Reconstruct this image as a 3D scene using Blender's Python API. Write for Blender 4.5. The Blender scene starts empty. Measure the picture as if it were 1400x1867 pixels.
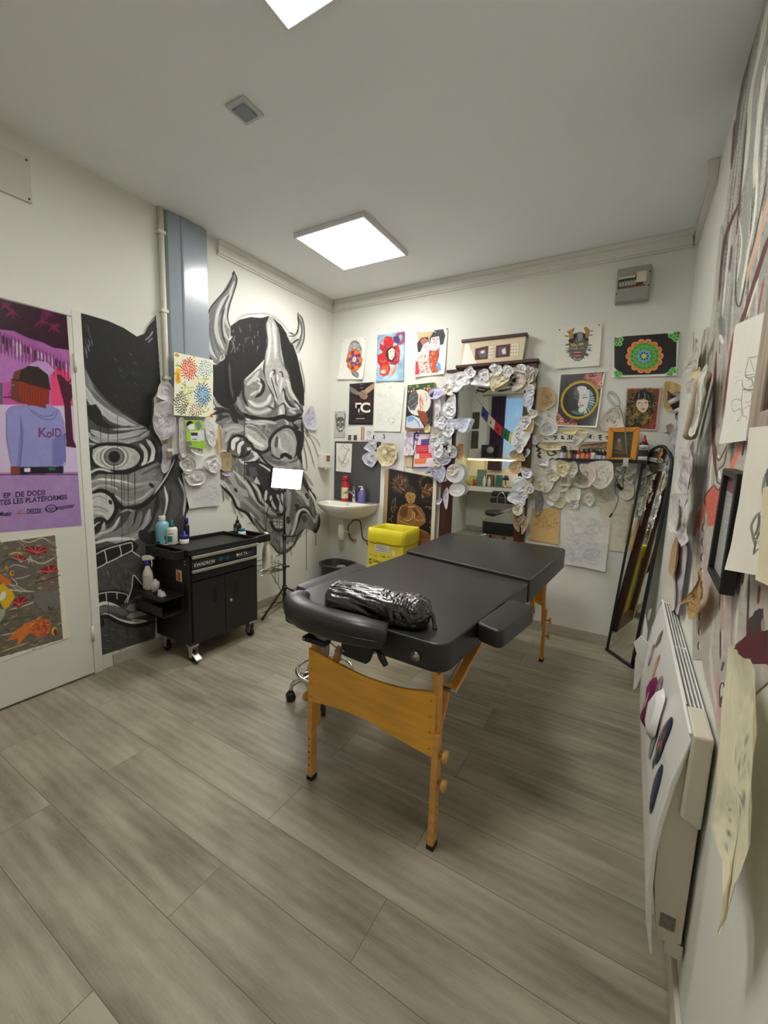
import bpy, math, random
import numpy as np
from mathutils import Vector, Matrix
random.seed(7)
SC = bpy.context.scene
COL = SC.collection
PI = math.pi
W, H, FRONT = 2.816, 2.75, -4.2          # room width, ceiling height, front wall (the back wall is Y = 0)
# ---------------------------------------------------------------- camera
FPX, YAW, PIT, ROL = 759.0, -0.53158, -0.13507, 0.03214
CAM = np.array([2.59989, -3.32815, 1.31894])
_fw = np.array([math.sin(YAW)*math.cos(PIT), math.cos(YAW)*math.cos(PIT), math.sin(PIT)])
_r = np.array([math.cos(YAW), -math.sin(YAW), 0.0])
_u = np.cross(_r, _fw)
RX = math.cos(ROL)*_r + math.sin(ROL)*_u
UX = -math.sin(ROL)*_r + math.cos(ROL)*_u
cam = bpy.data.cameras.new('camera')
cam.sensor_fit = 'HORIZONTAL'; cam.sensor_width = 36.0
cam.lens = FPX/1400*36.0
cam.clip_start = 0.02
camo = bpy.data.objects.new('camera', cam); COL.objects.link(camo)
camo.matrix_world = Matrix(((RX[0], UX[0], -_fw[0], CAM[0]), (RX[1], UX[1], -_fw[1], CAM[1]),
                            (RX[2], UX[2], -_fw[2], CAM[2]), (0, 0, 0, 1)))
SC.camera = camo
# surveying: where the sight line of a photo pixel meets a real plane of the room (used to measure places)
def ray(px, py): return _fw + RX*((px-700)/FPX) + UX*((933.5-py)/FPX)
def on(ax, val, px, py):
    d = ray(px, py); return CAM + d*((val-CAM[ax])/d[ax])
def bw(px, py, y=0.0): return on(1, y, px, py)
def lw(px, py, x=0.0): return on(0, x, px, py)
def rw(px, py, x=W): return on(0, x, px, py)
def fl(px, py, z=0.0): return on(2, z, px, py)
def pj(P):
    d = np.asarray(P, float) - CAM; z = d@_fw
    return np.stack([700+FPX*(d@RX)/z, 933.5-FPX*(d@UX)/z], -1)
# ---------------------------------------------------------------- materials
def lin(c):
    c = np.asarray(c, float)/255.0
    return np.where(c <= 0.04045, c/12.92, ((c+0.055)/1.055)**2.4)
_M = {}
def _nodes(name):
    m = bpy.data.materials.new(name); m.use_nodes = True
    return m, m.node_tree.nodes, m.node_tree.links, m.node_tree.nodes['Principled BSDF']
def mat(name, c=(128,128,128), rough=.5, metal=0, var=.06, scale=18, bump=0, bscale=120, spec=.5, emit=0, alpha=1, trans=0, coat=0, stretch=None, sub=0):
    if name in _M: return _M[name]
    m, N, L, b = _nodes(name)
    col = lin(c)
    tc = N.new('ShaderNodeTexCoord'); mp = N.new('ShaderNodeMapping')
    L.new(tc.outputs['Object'], mp.inputs[0])
    if stretch: mp.inputs['Scale'].default_value = stretch
    nz = N.new('ShaderNodeTexNoise'); nz.inputs['Scale'].default_value = scale; nz.inputs['Detail'].default_value = 4
    L.new(mp.outputs[0], nz.inputs['Vector'])
    rp = N.new('ShaderNodeValToRGB')
    rp.color_ramp.elements[0].position = .3; rp.color_ramp.elements[1].position = .7
    rp.color_ramp.elements[0].color = (*np.clip(col*(1-var*1.5), 0, 1), 1)
    rp.color_ramp.elements[1].color = (*np.clip(col*(1+var), 0, 1), 1)
    L.new(nz.outputs['Fac'], rp.inputs[0]); L.new(rp.outputs[0], b.inputs['Base Color'])
    b.inputs['Roughness'].default_value = rough; b.inputs['Metallic'].default_value = metal
    b.inputs['Specular IOR Level'].default_value = spec; b.inputs['Coat Weight'].default_value = coat
    b.inputs['Coat Roughness'].default_value = .15
    b.inputs['Alpha'].default_value = alpha; b.inputs['Transmission Weight'].default_value = trans
    if emit:
        b.inputs['Emission Color'].default_value = (*col, 1); b.inputs['Emission Strength'].default_value = emit
    if bump:
        n2 = N.new('ShaderNodeTexNoise'); n2.inputs['Scale'].default_value = bscale; n2.inputs['Detail'].default_value = 3
        L.new(mp.outputs[0], n2.inputs['Vector'])
        bp = N.new('ShaderNodeBump'); bp.inputs['Strength'].default_value = bump; bp.inputs['Distance'].default_value = .004
        L.new(n2.outputs['Fac'], bp.inputs['Height']); L.new(bp.outputs[0], b.inputs['Normal'])
    _M[name] = m
    return m
def paintmat(name, rough=.6, bump=.0, bscale=60, spec=.35, alpha=1, trans=0, coat=0, translucent=0):
    """surface carrying its own printed or painted colours in the colour attribute 'Col'"""
    if name in _M: return _M[name]
    m, N, L, b = _nodes(name)
    a = N.new('ShaderNodeVertexColor'); a.layer_name = 'Col'
    tc = N.new('ShaderNodeTexCoord'); nz = N.new('ShaderNodeTexNoise'); nz.inputs['Scale'].default_value = bscale; nz.inputs['Detail'].default_value = 5
    L.new(tc.outputs['Object'], nz.inputs['Vector'])
    mr = N.new('ShaderNodeMapRange'); mr.inputs['To Min'].default_value = .93; mr.inputs['To Max'].default_value = 1.05
    L.new(nz.outputs['Fac'], mr.inputs['Value'])
    mx = N.new('ShaderNodeMix'); mx.data_type = 'RGBA'; mx.blend_type = 'MULTIPLY'; mx.inputs[0].default_value = 1
    L.new(a.outputs['Color'], mx.inputs[6]); L.new(mr.outputs[0], mx.inputs[7])
    L.new(mx.outputs[2], b.inputs['Base Color'])
    b.inputs['Roughness'].default_value = rough; b.inputs['Specular IOR Level'].default_value = spec
    b.inputs['Alpha'].default_value = alpha; b.inputs['Transmission Weight'].default_value = trans
    b.inputs['Coat Weight'].default_value = coat; b.inputs['Coat Roughness'].default_value = .12
    if bump:
        bp = N.new('ShaderNodeBump'); bp.inputs['Strength'].default_value = bump; bp.inputs['Distance'].default_value = .003
        L.new(nz.outputs['Fac'], bp.inputs['Height']); L.new(bp.outputs[0], b.inputs['Normal'])
    if translucent:
        out = N['Material Output']; t = N.new('ShaderNodeBsdfTranslucent'); ms = N.new('ShaderNodeMixShader'); ms.inputs[0].default_value = translucent
        L.new(mx.outputs[2], t.inputs['Color']); L.new(b.outputs[0], ms.inputs[1]); L.new(t.outputs[0], ms.inputs[2]); L.new(ms.outputs[0], out.inputs['Surface'])
    _M[name] = m
    return m
# ---------------------------------------------------------------- objects
def wloc(o):
    v = Vector((0, 0, 0))
    while o is not None: v = v + o.location; o = o.parent
    return v
def tag(o, label=None, cat=None, group=None, kind=None):
    if label: o['label'] = label
    if cat: o['category'] = cat
    if group: o['group'] = group
    if kind: o['kind'] = kind
    return o
def link(name, me, m=None, parent=None, loc=None):
    o = bpy.data.objects.new(name, me); COL.objects.link(o)
    if m is not None: me.materials.append(m)
    if parent is not None: o.parent = parent
    if loc is not None: o.location = loc
    return o
def thing(name, label, cat, loc=(0,0,0), rotz=0, group=None):
    o = bpy.data.objects.new(name, None); COL.objects.link(o); o.empty_display_size = .05
    o.location = loc; o.rotation_euler = (0, 0, rotz)
    return tag(o, label, cat, group)
def copy_tree(o, parent=None):
    c = o.copy(); COL.objects.link(c)
    if parent is not None: c.parent = parent
    for ch in list(o.children): copy_tree(ch, c)
    return c
def catmull(P, n=8, closed=False):
    P = np.asarray(P, float)
    if len(P) < 3 and not closed:
        return np.array([P[0]+(P[-1]-P[0])*t for t in np.linspace(0, 1, n+1)])
    Q = np.vstack([P[-1], P, P[0], P[1]]) if closed else np.vstack([2*P[0]-P[1], P, 2*P[-1]-P[-2]])
    out = []
    for i in range(1, len(Q)-2):
        a, b, c, d = Q[i-1], Q[i], Q[i+1], Q[i+2]
        for t in np.linspace(0, 1, n, endpoint=False):
            out.append(.5*((2*b)+(c-a)*t+(2*a-5*b+4*c-d)*t*t+(3*b-a-3*c+d)*t**3))
    if not closed: out.append(Q[-2])
    return np.array(out)
class MB:
    """collects shapes and links them as one mesh object"""
    def __init__(s): s.v = []; s.f = []; s.sm = []
    def add(s, V, F, smooth=False):
        o = len(s.v); s.v += [tuple(map(float, p)) for p in V]
        s.f += [tuple(i+o for i in f) for f in F]; s.sm += [smooth]*len(F); return s
    def box(s, x0, x1, y0, y1, z0, z1):
        V = [(x0,y0,z0),(x1,y0,z0),(x1,y1,z0),(x0,y1,z0),(x0,y0,z1),(x1,y0,z1),(x1,y1,z1),(x0,y1,z1)]
        return s.add(V, [(3,2,1,0),(4,5,6,7),(0,1,5,4),(1,2,6,5),(2,3,7,6),(3,0,4,7)])
    def hexa(s, B, T):            # bottom quad, top quad
        return s.add(list(B)+list(T), [(3,2,1,0),(4,5,6,7),(0,1,5,4),(1,2,6,5),(2,3,7,6),(3,0,4,7)])
    def bar(s, p0, p1, w, d, up=(0,0,1)):   # rectangular bar
        p0 = np.array(p0, float); p1 = np.array(p1, float); t = p1-p0; t /= np.linalg.norm(t)
        a = np.cross(t, up); a /= np.linalg.norm(a); b = np.cross(a, t)
        q = lambda p: [p-a*w/2-b*d/2, p+a*w/2-b*d/2, p+a*w/2+b*d/2, p-a*w/2+b*d/2]
        return s.hexa(q(p0), q(p1))
    def tube(s, P, r, n=10, curve=0, caps=True, prof=None, up=None, closed=False):
        P = np.asarray(P, float)
        if curve: P = catmull(P, curve, closed)
        R = np.interp(np.linspace(0, 1, len(P)), np.linspace(0, 1, len(np.atleast_1d(r))), np.atleast_1d(r)) if np.ndim(r) else np.full(len(P), r)
        prof = prof if prof is not None else [(math.cos(2*PI*k/n), math.sin(2*PI*k/n)) for k in range(n)]
        n = len(prof); V = []; a = None
        for i, p in enumerate(P):
            if closed: t = P[(i+1) % len(P)]-P[i-1]
            else: t = P[min(i+1, len(P)-1)]-P[max(i-1, 0)]
            t = t/(np.linalg.norm(t)+1e-12)
            if up is not None: a = np.cross(t, up)
            elif a is None: a = np.cross(t, (0,0,1) if abs(t[2]) < .9 else (1,0,0))
            else: a = a-t*(a@t)
            a = a/(np.linalg.norm(a)+1e-12); b = np.cross(a, t)
            V += [p+R[i]*(a*x+b*y) for x, y in prof]
        F = []; m = len(P)
        for i in range(m if closed else m-1):
            j = (i+1) % m
            F += [(i*n+k, i*n+(k+1) % n, j*n+(k+1) % n, j*n+k) for k in range(n)]
        if caps and not closed: F += [tuple(range(n-1, -1, -1)), tuple((m-1)*n+k for k in range(n))]
        return s.add(V, F, True)
    def cyl(s, p0, p1, r0, r1=None, n=16): return s.tube([p0, p1], [r0, r0 if r1 is None else r1], n)
    def lathe(s, prof, c=(0,0,0), n=24, axis=None):
        V = []; F = []; m = len(prof)
        ax = np.array((0,0,1) if axis is None else axis, float); ax /= np.linalg.norm(ax)
        a = np.cross(ax, (0,1,0) if abs(ax[1]) < .9 else (1,0,0)); a /= np.linalg.norm(a); b = np.cross(ax, a)
        for r, z in prof:
            V += [np.array(c)+ax*z+r*(a*math.cos(2*PI*k/n)+b*math.sin(2*PI*k/n)) for k in range(n)]
        for i in range(m-1): F += [(i*n+k, i*n+(k+1) % n, (i+1)*n+(k+1) % n, (i+1)*n+k) for k in range(n)]
        if prof[0][0] > 1e-6: F.append(tuple(range(n-1, -1, -1)))
        if prof[-1][0] > 1e-6: F.append(tuple((m-1)*n+k for k in range(n)))
        return s.add(V, F, True)
    def prism(s, poly, fn, d0, d1):   # outline poly (2-D) extruded between depths d0 and d1; fn(u, v, d) -> 3-D
        n = len(poly)
        V = [fn(u, v, d0) for u, v in poly]+[fn(u, v, d1) for u, v in poly]
        return s.add(V, [tuple(range(n-1, -1, -1)), tuple(range(n, 2*n))]+[(i, (i+1) % n, n+(i+1) % n, n+i) for i in range(n)])
    def build(s, name, m, parent=None, local=False, bevel=0, seg=2, sub=0, fix=True):
        off = np.array((0,0,0)) if (local or parent is None) else np.array(wloc(parent))
        me = bpy.data.meshes.new(name)
        me.from_pydata([tuple(np.array(p)-off) for p in s.v], [], s.f)
        me.polygons.foreach_set('use_smooth', s.sm)
        if fix:
            import bmesh
            bm = bmesh.new(); bm.from_mesh(me); bmesh.ops.recalc_face_normals(bm, faces=bm.faces); bm.to_mesh(me); bm.free()
        o = link(name, me, m, parent)
        if bevel:
            b = o.modifiers.new('bevel', 'BEVEL'); b.width = bevel; b.segments = seg; b.limit_method = 'ANGLE'
        if sub:
            b = o.modifiers.new('sub', 'SUBSURF'); b.levels = sub; b.render_levels = sub
        return o
def one(mb, name, m, label, cat, group=None, **k): return tag(mb.build(name, m, None, **k), label, cat, group)
def npmesh(name, V, Q, cols=None, smooth=True):
    me = bpy.data.meshes.new(name); V = np.asarray(V, np.float32); Q = np.asarray(Q, np.int32); k = Q.shape[1]
    me.vertices.add(len(V)); me.vertices.foreach_set('co', V.ravel())
    me.loops.add(Q.size); me.loops.foreach_set('vertex_index', Q.ravel())
    me.polygons.add(len(Q)); me.polygons.foreach_set('loop_start', np.arange(0, Q.size, k, dtype=np.int32))
    me.polygons.foreach_set('use_smooth', np.full(len(Q), smooth)); me.update(calc_edges=True)
    if cols is not None:
        a = me.color_attributes.new('Col', 'FLOAT_COLOR', 'POINT')
        c = np.ones((len(V), 4), np.float32); c[:, :3] = lin(np.clip(cols, 0, 255)); a.data.foreach_set('color', c.ravel())
    return me
# ---------------------------------------------------------------- noise and painting
def _hash(i, j, s):
    x = np.sin(i*127.1+j*311.7+s*74.7)*43758.5453; return x-np.floor(x)
def vnoise(x, y, s=0):
    x = np.asarray(x, float); y = np.asarray(y, float)
    i, j = np.floor(x), np.floor(y); f, g = x-i, y-j; f = f*f*(3-2*f); g = g*g*(3-2*g)
    return (_hash(i,j,s)*(1-f)+_hash(i+1,j,s)*f)*(1-g)+(_hash(i,j+1,s)*(1-f)+_hash(i+1,j+1,s)*f)*g
def fbm(x, y, s=0, o=3): return sum(vnoise(x*2**k, y*2**k, s+k)/2**k for k in range(o))/sum(.5**k for k in range(o))
class Cv:
    """a painted surface: colours on a w x h sheet (x right, y down), d samples per unit"""
    def __init__(s, x0, y0, x1, y1, d, bg):
        s.x0, s.y0 = x0, y0; s.d = d
        s.nx = max(3, int(round((x1-x0)*d))+1); s.ny = max(3, int(round((y1-y0)*d))+1)
        s.X = np.linspace(x0, x1, s.nx); s.Y = np.linspace(y0, y1, s.ny)
        s.dx = s.X[1]-s.X[0]; s.dy = s.Y[1]-s.Y[0]
        s.c = np.empty((s.ny, s.nx, 3)); s.c[:] = bg; s.a = np.zeros((s.ny, s.nx))
    def _win(s, P, m):
        i0 = max(0, int((P[:,0].min()-m-s.x0)/s.dx)); i1 = min(s.nx, int((P[:,0].max()+m-s.x0)/s.dx)+2)
        j0 = max(0, int((P[:,1].min()-m-s.y0)/s.dy)); j1 = min(s.ny, int((P[:,1].max()+m-s.y0)/s.dy)+2)
        return i0, i1, j0, j1
    def _mix(s, w, m, c):
        i0, i1, j0, j1 = w; m = m[..., None]
        s.c[j0:j1, i0:i1] = s.c[j0:j1, i0:i1]*(1-m)+np.asarray(c, float)*m
        s.a[j0:j1, i0:i1] = np.maximum(s.a[j0:j1, i0:i1], m[..., 0])
    def poly(s, P, c, a=1, curve=0, c2=None, ns=.2, sd=1):
        P = np.asarray(P, float)
        if curve: P = catmull(P, curve, True)
        w = s._win(P, 0); i0, i1, j0, j1 = w
        if i1 <= i0 or j1 <= j0: return s
        acc = 0
        for ox, oy in ((-.25,-.25),(.25,.25),(-.25,.25),(.25,-.25)):
            X, Y = np.meshgrid(s.X[i0:i1]+ox*s.dx, s.Y[j0:j1]+oy*s.dy); ins = np.zeros(X.shape, bool)
            for k in range(len(P)):
                (xa, ya), (xb, yb) = P[k-1], P[k]
                if ya == yb: continue
                ins ^= ((ya > Y) != (yb > Y)) & (X < (xb-xa)*(Y-ya)/(yb-ya)+xa)
            acc = acc+ins*.25
        if c2 is not None:
            t = fbm(X*ns, Y*ns, sd)[..., None]; c = np.asarray(c, float)*(1-t)+np.asarray(c2, float)*t
        s._mix(w, acc*a, c); return s
    def line(s, P, w=1, c=(0,0,0), a=1, curve=6, tip=1, c2=None, sf=5, closed=False, sd=0):
        """brush stroke; tip 0 blunt, 1 both ends taper, 2 only the end tapers; c2 gives bristle streaks"""
        P = np.asarray(P, float)
        if curve and len(P) > 2: P = catmull(P, curve, closed)
        if closed: P = np.vstack([P, P[:1]])
        win = s._win(P, w); i0, i1, j0, j1 = win
        if i1 <= i0 or j1 <= j0: return s
        X, Y = np.meshgrid(s.X[i0:i1], s.Y[j0:j1]); best = np.full(X.shape, -9.); S = np.zeros(X.shape); T = np.zeros(X.shape)
        Ls = np.hypot(*(P[1:]-P[:-1]).T); tot = Ls.sum()+1e-9; run = 0; aa = 1/(min(s.dx, s.dy)*1.2)
        for k in range(len(P)-1):
            A, B = P[k], P[k+1]; L = Ls[k]
            if L < 1e-9: continue
            k0 = max(0, int((min(A[0],B[0])-w-s.x0)/s.dx)-i0); k1 = int((max(A[0],B[0])+w-s.x0)/s.dx)+2-i0
            l0 = max(0, int((min(A[1],B[1])-w-s.y0)/s.dy)-j0); l1 = int((max(A[1],B[1])+w-s.y0)/s.dy)+2-j0
            x = X[l0:l1, k0:k1]; y = Y[l0:l1, k0:k1]
            if x.size == 0: run += L; continue
            d = (B-A)/L; rx, ry = x-A[0], y-A[1]
            t = np.clip(rx*d[0]+ry*d[1], 0, L); sg = ry*d[0]-rx*d[1]
            dist = np.hypot(rx-t*d[0], ry-t*d[1]); u = (run+t)/tot
            hw = w/2*(1 if tip == 0 else np.clip(np.minimum(u, 1-u)*5+.25, 0, 1) if tip == 1 else np.clip((1-u)*1.3+.15, 0, 1))
            val = (hw-dist)*aa+.5
            b = best[l0:l1, k0:k1]; up = val > b
            b[up] = val[up]; S[l0:l1, k0:k1][up] = (sg/(w/2))[up]; T[l0:l1, k0:k1][up] = (run+t)[up]; run += L
        m = np.clip(best, 0, 1)*a
        if c2 is not None:
            q = np.clip(vnoise(S*sf, T/(w*3+1e-9), sd+3)*1.5-.25, 0, 1)[..., None]; c = np.asarray(c, float)*(1-q)+np.asarray(c2, float)*q
        s._mix(win, m, c); return s
    def ell(s, x, y, rx, ry=None, c=(0,0,0), a=1, rot=0, n=20, c2=None, ns=.2):
        ry = rx if ry is None else ry; t = np.linspace(0, 2*PI, n, endpoint=False); C, R = math.cos(rot), math.sin(rot)
        return s.poly(np.stack([x+rx*np.cos(t)*C-ry*np.sin(t)*R, y+rx*np.cos(t)*R+ry*np.sin(t)*C], -1), c, a, c2=c2, ns=ns)
    def ring(s, x, y, rx, ry, w, c, a=1, rot=0, t0=0, t1=2*PI, n=28, tip=0, c2=None):
        t = np.linspace(t0, t1, n); C, R = math.cos(rot), math.sin(rot)
        return s.line(np.stack([x+rx*np.cos(t)*C-ry*np.sin(t)*R, y+rx*np.cos(t)*R+ry*np.sin(t)*C], -1), w, c, a, 0, tip, c2)
    def rect(s, x0, y0, x1, y1, c, a=1): return s.poly([(x0,y0),(x1,y0),(x1,y1),(x0,y1)], c, a)
    def mottle(s, amt, sc, sd=0):
        X, Y = np.meshgrid(s.X*sc, s.Y*sc); s.c *= (1+amt*(fbm(X, Y, sd)-.5))[..., None]; return s
    def at(s, x, y):
        fx = np.clip((x-s.x0)/s.dx, 0, s.nx-1.001); fy = np.clip((y-s.y0)/s.dy, 0, s.ny-1.001)
        i, j = fx.astype(int), fy.astype(int); u, v = (fx-i)[..., None], (fy-j)[..., None]
        return (s.c[j,i]*(1-u)+s.c[j,i+1]*u)*(1-v)+(s.c[j+1,i]*(1-u)+s.c[j+1,i+1]*u)*v
    def mesh(s, name, fn, m, parent=None, cut=False, off=None):
        """fn(X, Y) -> array of 3-D points; cut drops the unpainted cells"""
        X, Y = np.meshgrid(s.X, s.Y); V = fn(X, Y).reshape(-1, 3)
        idx = np.arange(s.nx*s.ny).reshape(s.ny, s.nx)
        Q = np.stack([idx[:-1,:-1], idx[1:,:-1], idx[1:,1:], idx[:-1,1:]], -1).reshape(-1, 4)
        cols = s.c.reshape(-1, 3)
        if cut:
            al = s.a.reshape(-1); Q = Q[al[Q].max(1) > .02]
            used = np.unique(Q); mp = np.zeros(len(V), int); mp[used] = np.arange(len(used)); V = V[used]; cols = cols[used]; Q = mp[Q]
        if parent is not None: V = V-np.array(wloc(parent))
        return link(name, npmesh(name, V, Q, cols), m, parent)
def bil(q):
    """corners (top-left, top-right, bottom-right, bottom-left) -> fn(u, v) bilinear, u right, v down"""
    a, b, c, d = [np.asarray(p, float) for p in q]
    def f(u, v):
        u = np.asarray(u, float)[..., None]; v = np.asarray(v, float)[..., None]
        return a*(1-u)*(1-v)+b*u*(1-v)+c*u*v+d*(1-u)*v
    return f
def lettering(text, name, fn, m, parent, size=1.0, depth=0, bold=0, sx=1.0, shear=0):
    """raised letters: fn(x, y) maps the text's own plane (baseline at y=0, cap height ~0.7*size) to 3-D"""
    cu = bpy.data.curves.new('t', 'FONT'); cu.body = text; cu.size = size; cu.offset = bold; cu.resolution_u = 3; cu.shear = shear
    to = bpy.data.objects.new('t', cu); COL.objects.link(to)
    dg = bpy.context.evaluated_depsgraph_get(); me = bpy.data.meshes.new_from_object(to.evaluated_get(dg))
    bpy.data.objects.remove(to); bpy.data.curves.remove(cu)
    n = len(me.vertices); co = np.zeros(n*3, np.float32); me.vertices.foreach_get('co', co); co = co.reshape(-1, 3)
    V = np.asarray(fn(co[:,0]*sx, co[:,1]))
    if parent is not None: V = V-np.array(wloc(parent))
    me.vertices.foreach_set('co', V.astype(np.float32).ravel()); me.update()
    me.materials.clear()
    return link(name, me, m, parent)
# ================================================================ room shell
def floor_material():
    m, N, L, b = _nodes('grey_oak_laminate')
    tc = N.new('ShaderNodeTexCoord'); mp = N.new('ShaderNodeMapping'); L.new(tc.outputs['Object'], mp.inputs[0])
    mp.inputs['Location'].default_value = (0.35, 2.748-.1885*0, 0)
    br = N.new('ShaderNodeTexBrick'); L.new(mp.outputs[0], br.inputs['Vector'])
    br.inputs['Scale'].default_value = 1; br.inputs['Brick Width'].default_value = 1.22; br.inputs['Row Height'].default_value = .1885
    br.inputs['Mortar Size'].default_value = .0012; br.inputs['Mortar Smooth'].default_value = .1; br.offset = .41; br.offset_frequency = 2
    br.inputs['Color1'].default_value = (0,0,0,1); br.inputs['Color2'].default_value = (1,1,1,1); br.inputs['Mortar'].default_value = (.5,.5,.5,1)
    # grain: noise stretched along the plank, shifted per plank
    ad = N.new('ShaderNodeVectorMath'); ad.operation = 'MULTIPLY_ADD'
    L.new(br.outputs['Color'], ad.inputs[0]); ad.inputs[1].default_value = (7.3, 3.1, 0); L.new(mp.outputs[0], ad.inputs[2])
    def nz(sx, sy, sc, det=5, dist=0):
        q = N.new('ShaderNodeMapping'); q.inputs['Scale'].default_value = (sx, sy, 1); L.new(ad.outputs[0], q.inputs[0])
        n = N.new('ShaderNodeTexNoise'); n.inputs['Scale'].default_value = sc; n.inputs['Detail'].default_value = det; n.inputs['Distortion'].default_value = dist
        L.new(q.outputs[0], n.inputs['Vector']); return n
    big = nz(.55, 4.5, 2.0, 4, .25); fine = nz(2.0, 24, 9, 8, .5); blot = nz(1.0, 3.6, 2.3, 8, .3)
    q = N.new('ShaderNodeMapping'); q.inputs['Scale'].default_value = (.45, 3.6, 1); L.new(ad.outputs[0], q.inputs[0])
    wv = N.new('ShaderNodeTexWave'); wv.wave_type = 'BANDS'; wv.bands_direction = 'Y'; wv.inputs['Scale'].default_value = 2.2; wv.inputs['Distortion'].default_value = 5; wv.inputs['Detail'].default_value = 2; wv.inputs['Detail Scale'].default_value = .8
    L.new(q.outputs[0], wv.inputs['Vector'])
    def mth(op, a, bb):
        n = N.new('ShaderNodeMath'); n.operation = op
        for k, x in enumerate((a, bb)):
            if isinstance(x, (int, float)): n.inputs[k].default_value = x
            else: L.new(x, n.inputs[k])
        return n.outputs[0]
    s = mth('ADD', mth('MULTIPLY', big.outputs['Fac'], .34), mth('MULTIPLY', fine.outputs['Fac'], .24))
    s = mth('ADD', s, mth('MULTIPLY', wv.outputs['Fac'], .07)); s = mth('ADD', s, mth('MULTIPLY', blot.outputs['Fac'], .78))
    sp = N.new('ShaderNodeSeparateColor'); L.new(br.outputs['Color'], sp.inputs[0])
    s = mth('ADD', s, mth('MULTIPLY', sp.outputs[0], .1))
    rp = N.new('ShaderNodeValToRGB'); e = rp.color_ramp.elements
    e[0].position = .52; e[0].color = (*lin((119,112,98)), 1); e[1].position = .93; e[1].color = (*lin((172,165,146)), 1)
    x = e.new(.70); x.color = (*lin((146,139,121)), 1)
    L.new(s, rp.inputs[0])
    mx = N.new('ShaderNodeMix'); mx.data_type = 'RGBA'; L.new(br.outputs['Fac'], mx.inputs[0])
    L.new(rp.outputs[0], mx.inputs[6]); mx.inputs[7].default_value = (*lin((106,98,85)), 1)
    L.new(mx.outputs[2], b.inputs['Base Color'])
    b.inputs['Roughness'].default_value = .36; b.inputs['Specular IOR Level'].default_value = .42
    bp = N.new('ShaderNodeBump'); bp.inputs['Strength'].default_value = .12; bp.inputs['Distance'].default_value = .002
    L.new(fine.outputs['Fac'], bp.inputs['Height']); L.new(bp.outputs[0], b.inputs['Normal'])
    return m
M_WALL = mat('white_wall_paint', (222,222,214), .75, var=.015, scale=3, bump=.12, bscale=90, spec=.25)
M_CEIL = mat('white_ceiling_paint', (239,242,242), .8, var=.012, scale=2, bump=.05, bscale=140, spec=.2)
M_TRIM = mat('white_gloss_trim', (220,219,212), .45, var=.02)
def struct(mb, name, m, parent=None, **k): return tag(mb.build(name, m, parent, **k), kind='structure')
T = .12
fo = struct(MB().box(-T, W+T, FRONT-T, T, -.08, 0), 'floor', floor_material())
struct(MB().box(-T, W+T, FRONT-T, T, H, H+.1), 'ceiling', M_CEIL)
struct(MB().box(-T, W+T, 0, T, 0, H), 'wall_back', M_WALL)
WALL_L = struct(MB().box(-T, 0, FRONT, 0, 0, H), 'wall_left', M_WALL)
WALL_R = struct(MB().box(W, W+T, FRONT, 0, 0, H), 'wall_right', M_WALL)
# front wall with the window opening that the mirror shows
WX0, WX1, WZ0, WZ1 = .30, 1.55, 1.10, 2.42
struct(MB().box(-T, WX0, FRONT-T, FRONT, 0, H).box(WX1, W+T, FRONT-T, FRONT, 0, H).box(WX0, WX1, FRONT-T, FRONT, 0, WZ0).box(WX0, WX1, FRONT-T, FRONT, WZ1, H), 'wall_front', M_WALL)
wf = MB()
for x0, x1, z0, z1 in ((WX0, WX0+.05, WZ0, WZ1), (WX1-.05, WX1, WZ0, WZ1), (WX0+.05, WX1-.05, WZ0, WZ0+.05), (WX0+.05, WX1-.05, WZ1-.05, WZ1), ((WX0+WX1)/2+.1, (WX0+WX1)/2+.16, WZ0+.05, WZ1-.05)):
    wf.box(x0, x1, FRONT-.07, FRONT-.02, z0, z1)
win = struct(wf, 'window_1', mat('white_window_frame', (226,226,224), .4))
MB().box(WX0+.05, WX1-.05, FRONT-.05, FRONT-.045, WZ0+.05, WZ1-.05).build('pane', mat('window_glass', (245,250,255), .05, var=0, trans=1, spec=.5), win)
# skirting and cornice
M_SK = mat('grey_oak_skirting', (178,172,158), .5, var=.12, scale=9, stretch=(1,1,14))
struct(MB().box(0, .012, -2.10, 0, 0, .075), 'baseboard_left', M_SK, bevel=.002)
struct(MB().box(.012, W-.012, -.012, 0, 0, .075), 'baseboard_back', M_SK, bevel=.002)
struct(MB().box(W-.012, W, FRONT, 0, 0, .075), 'baseboard_right', mat('white_skirting', (205,198,184), .5, var=.1), bevel=.002)
struct(MB().box(.012, W-.012, FRONT, FRONT+.012, 0, .075), 'baseboard_front', M_SK, bevel=.002)
tr = MB()
def cornice(mb, p0, p1, n):      # a stepped plastic trunking along the wall head; n points into the room
    n = np.array(n, float); p0 = np.array(p0, float); p1 = np.array(p1, float)
    for d, h0, h1 in ((.030, H-.034, H-.002), (.022, H-.088, H-.034), (.012, H-.100, H-.088)):
        mb.hexa([p0+(0,0,h0), p1+(0,0,h0), p1+n*d+(0,0,h0), p0+n*d+(0,0,h0)], [p0+(0,0,h1), p1+(0,0,h1), p1+n*d+(0,0,h1), p0+n*d+(0,0,h1)])
struct((cornice(tr, (0,-1.29,0), (0,-.031,0), (1,0,0)), tr)[1], 'trim_1', M_TRIM)
tr = MB(); cornice(tr, (0,0,0), (W-.031,0,0), (0,-1,0)); struct(tr, 'trim_2', M_TRIM)
tr = MB(); ye = rw(1322, 275)[1]; cornice(tr, (W,0,0), (W,-.62,0), (-1,0,0)); tr.box(W-.046, W-.002, -.70, -.62, H-.10, H-.003); struct(tr, 'trim_3', M_TRIM)
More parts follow.
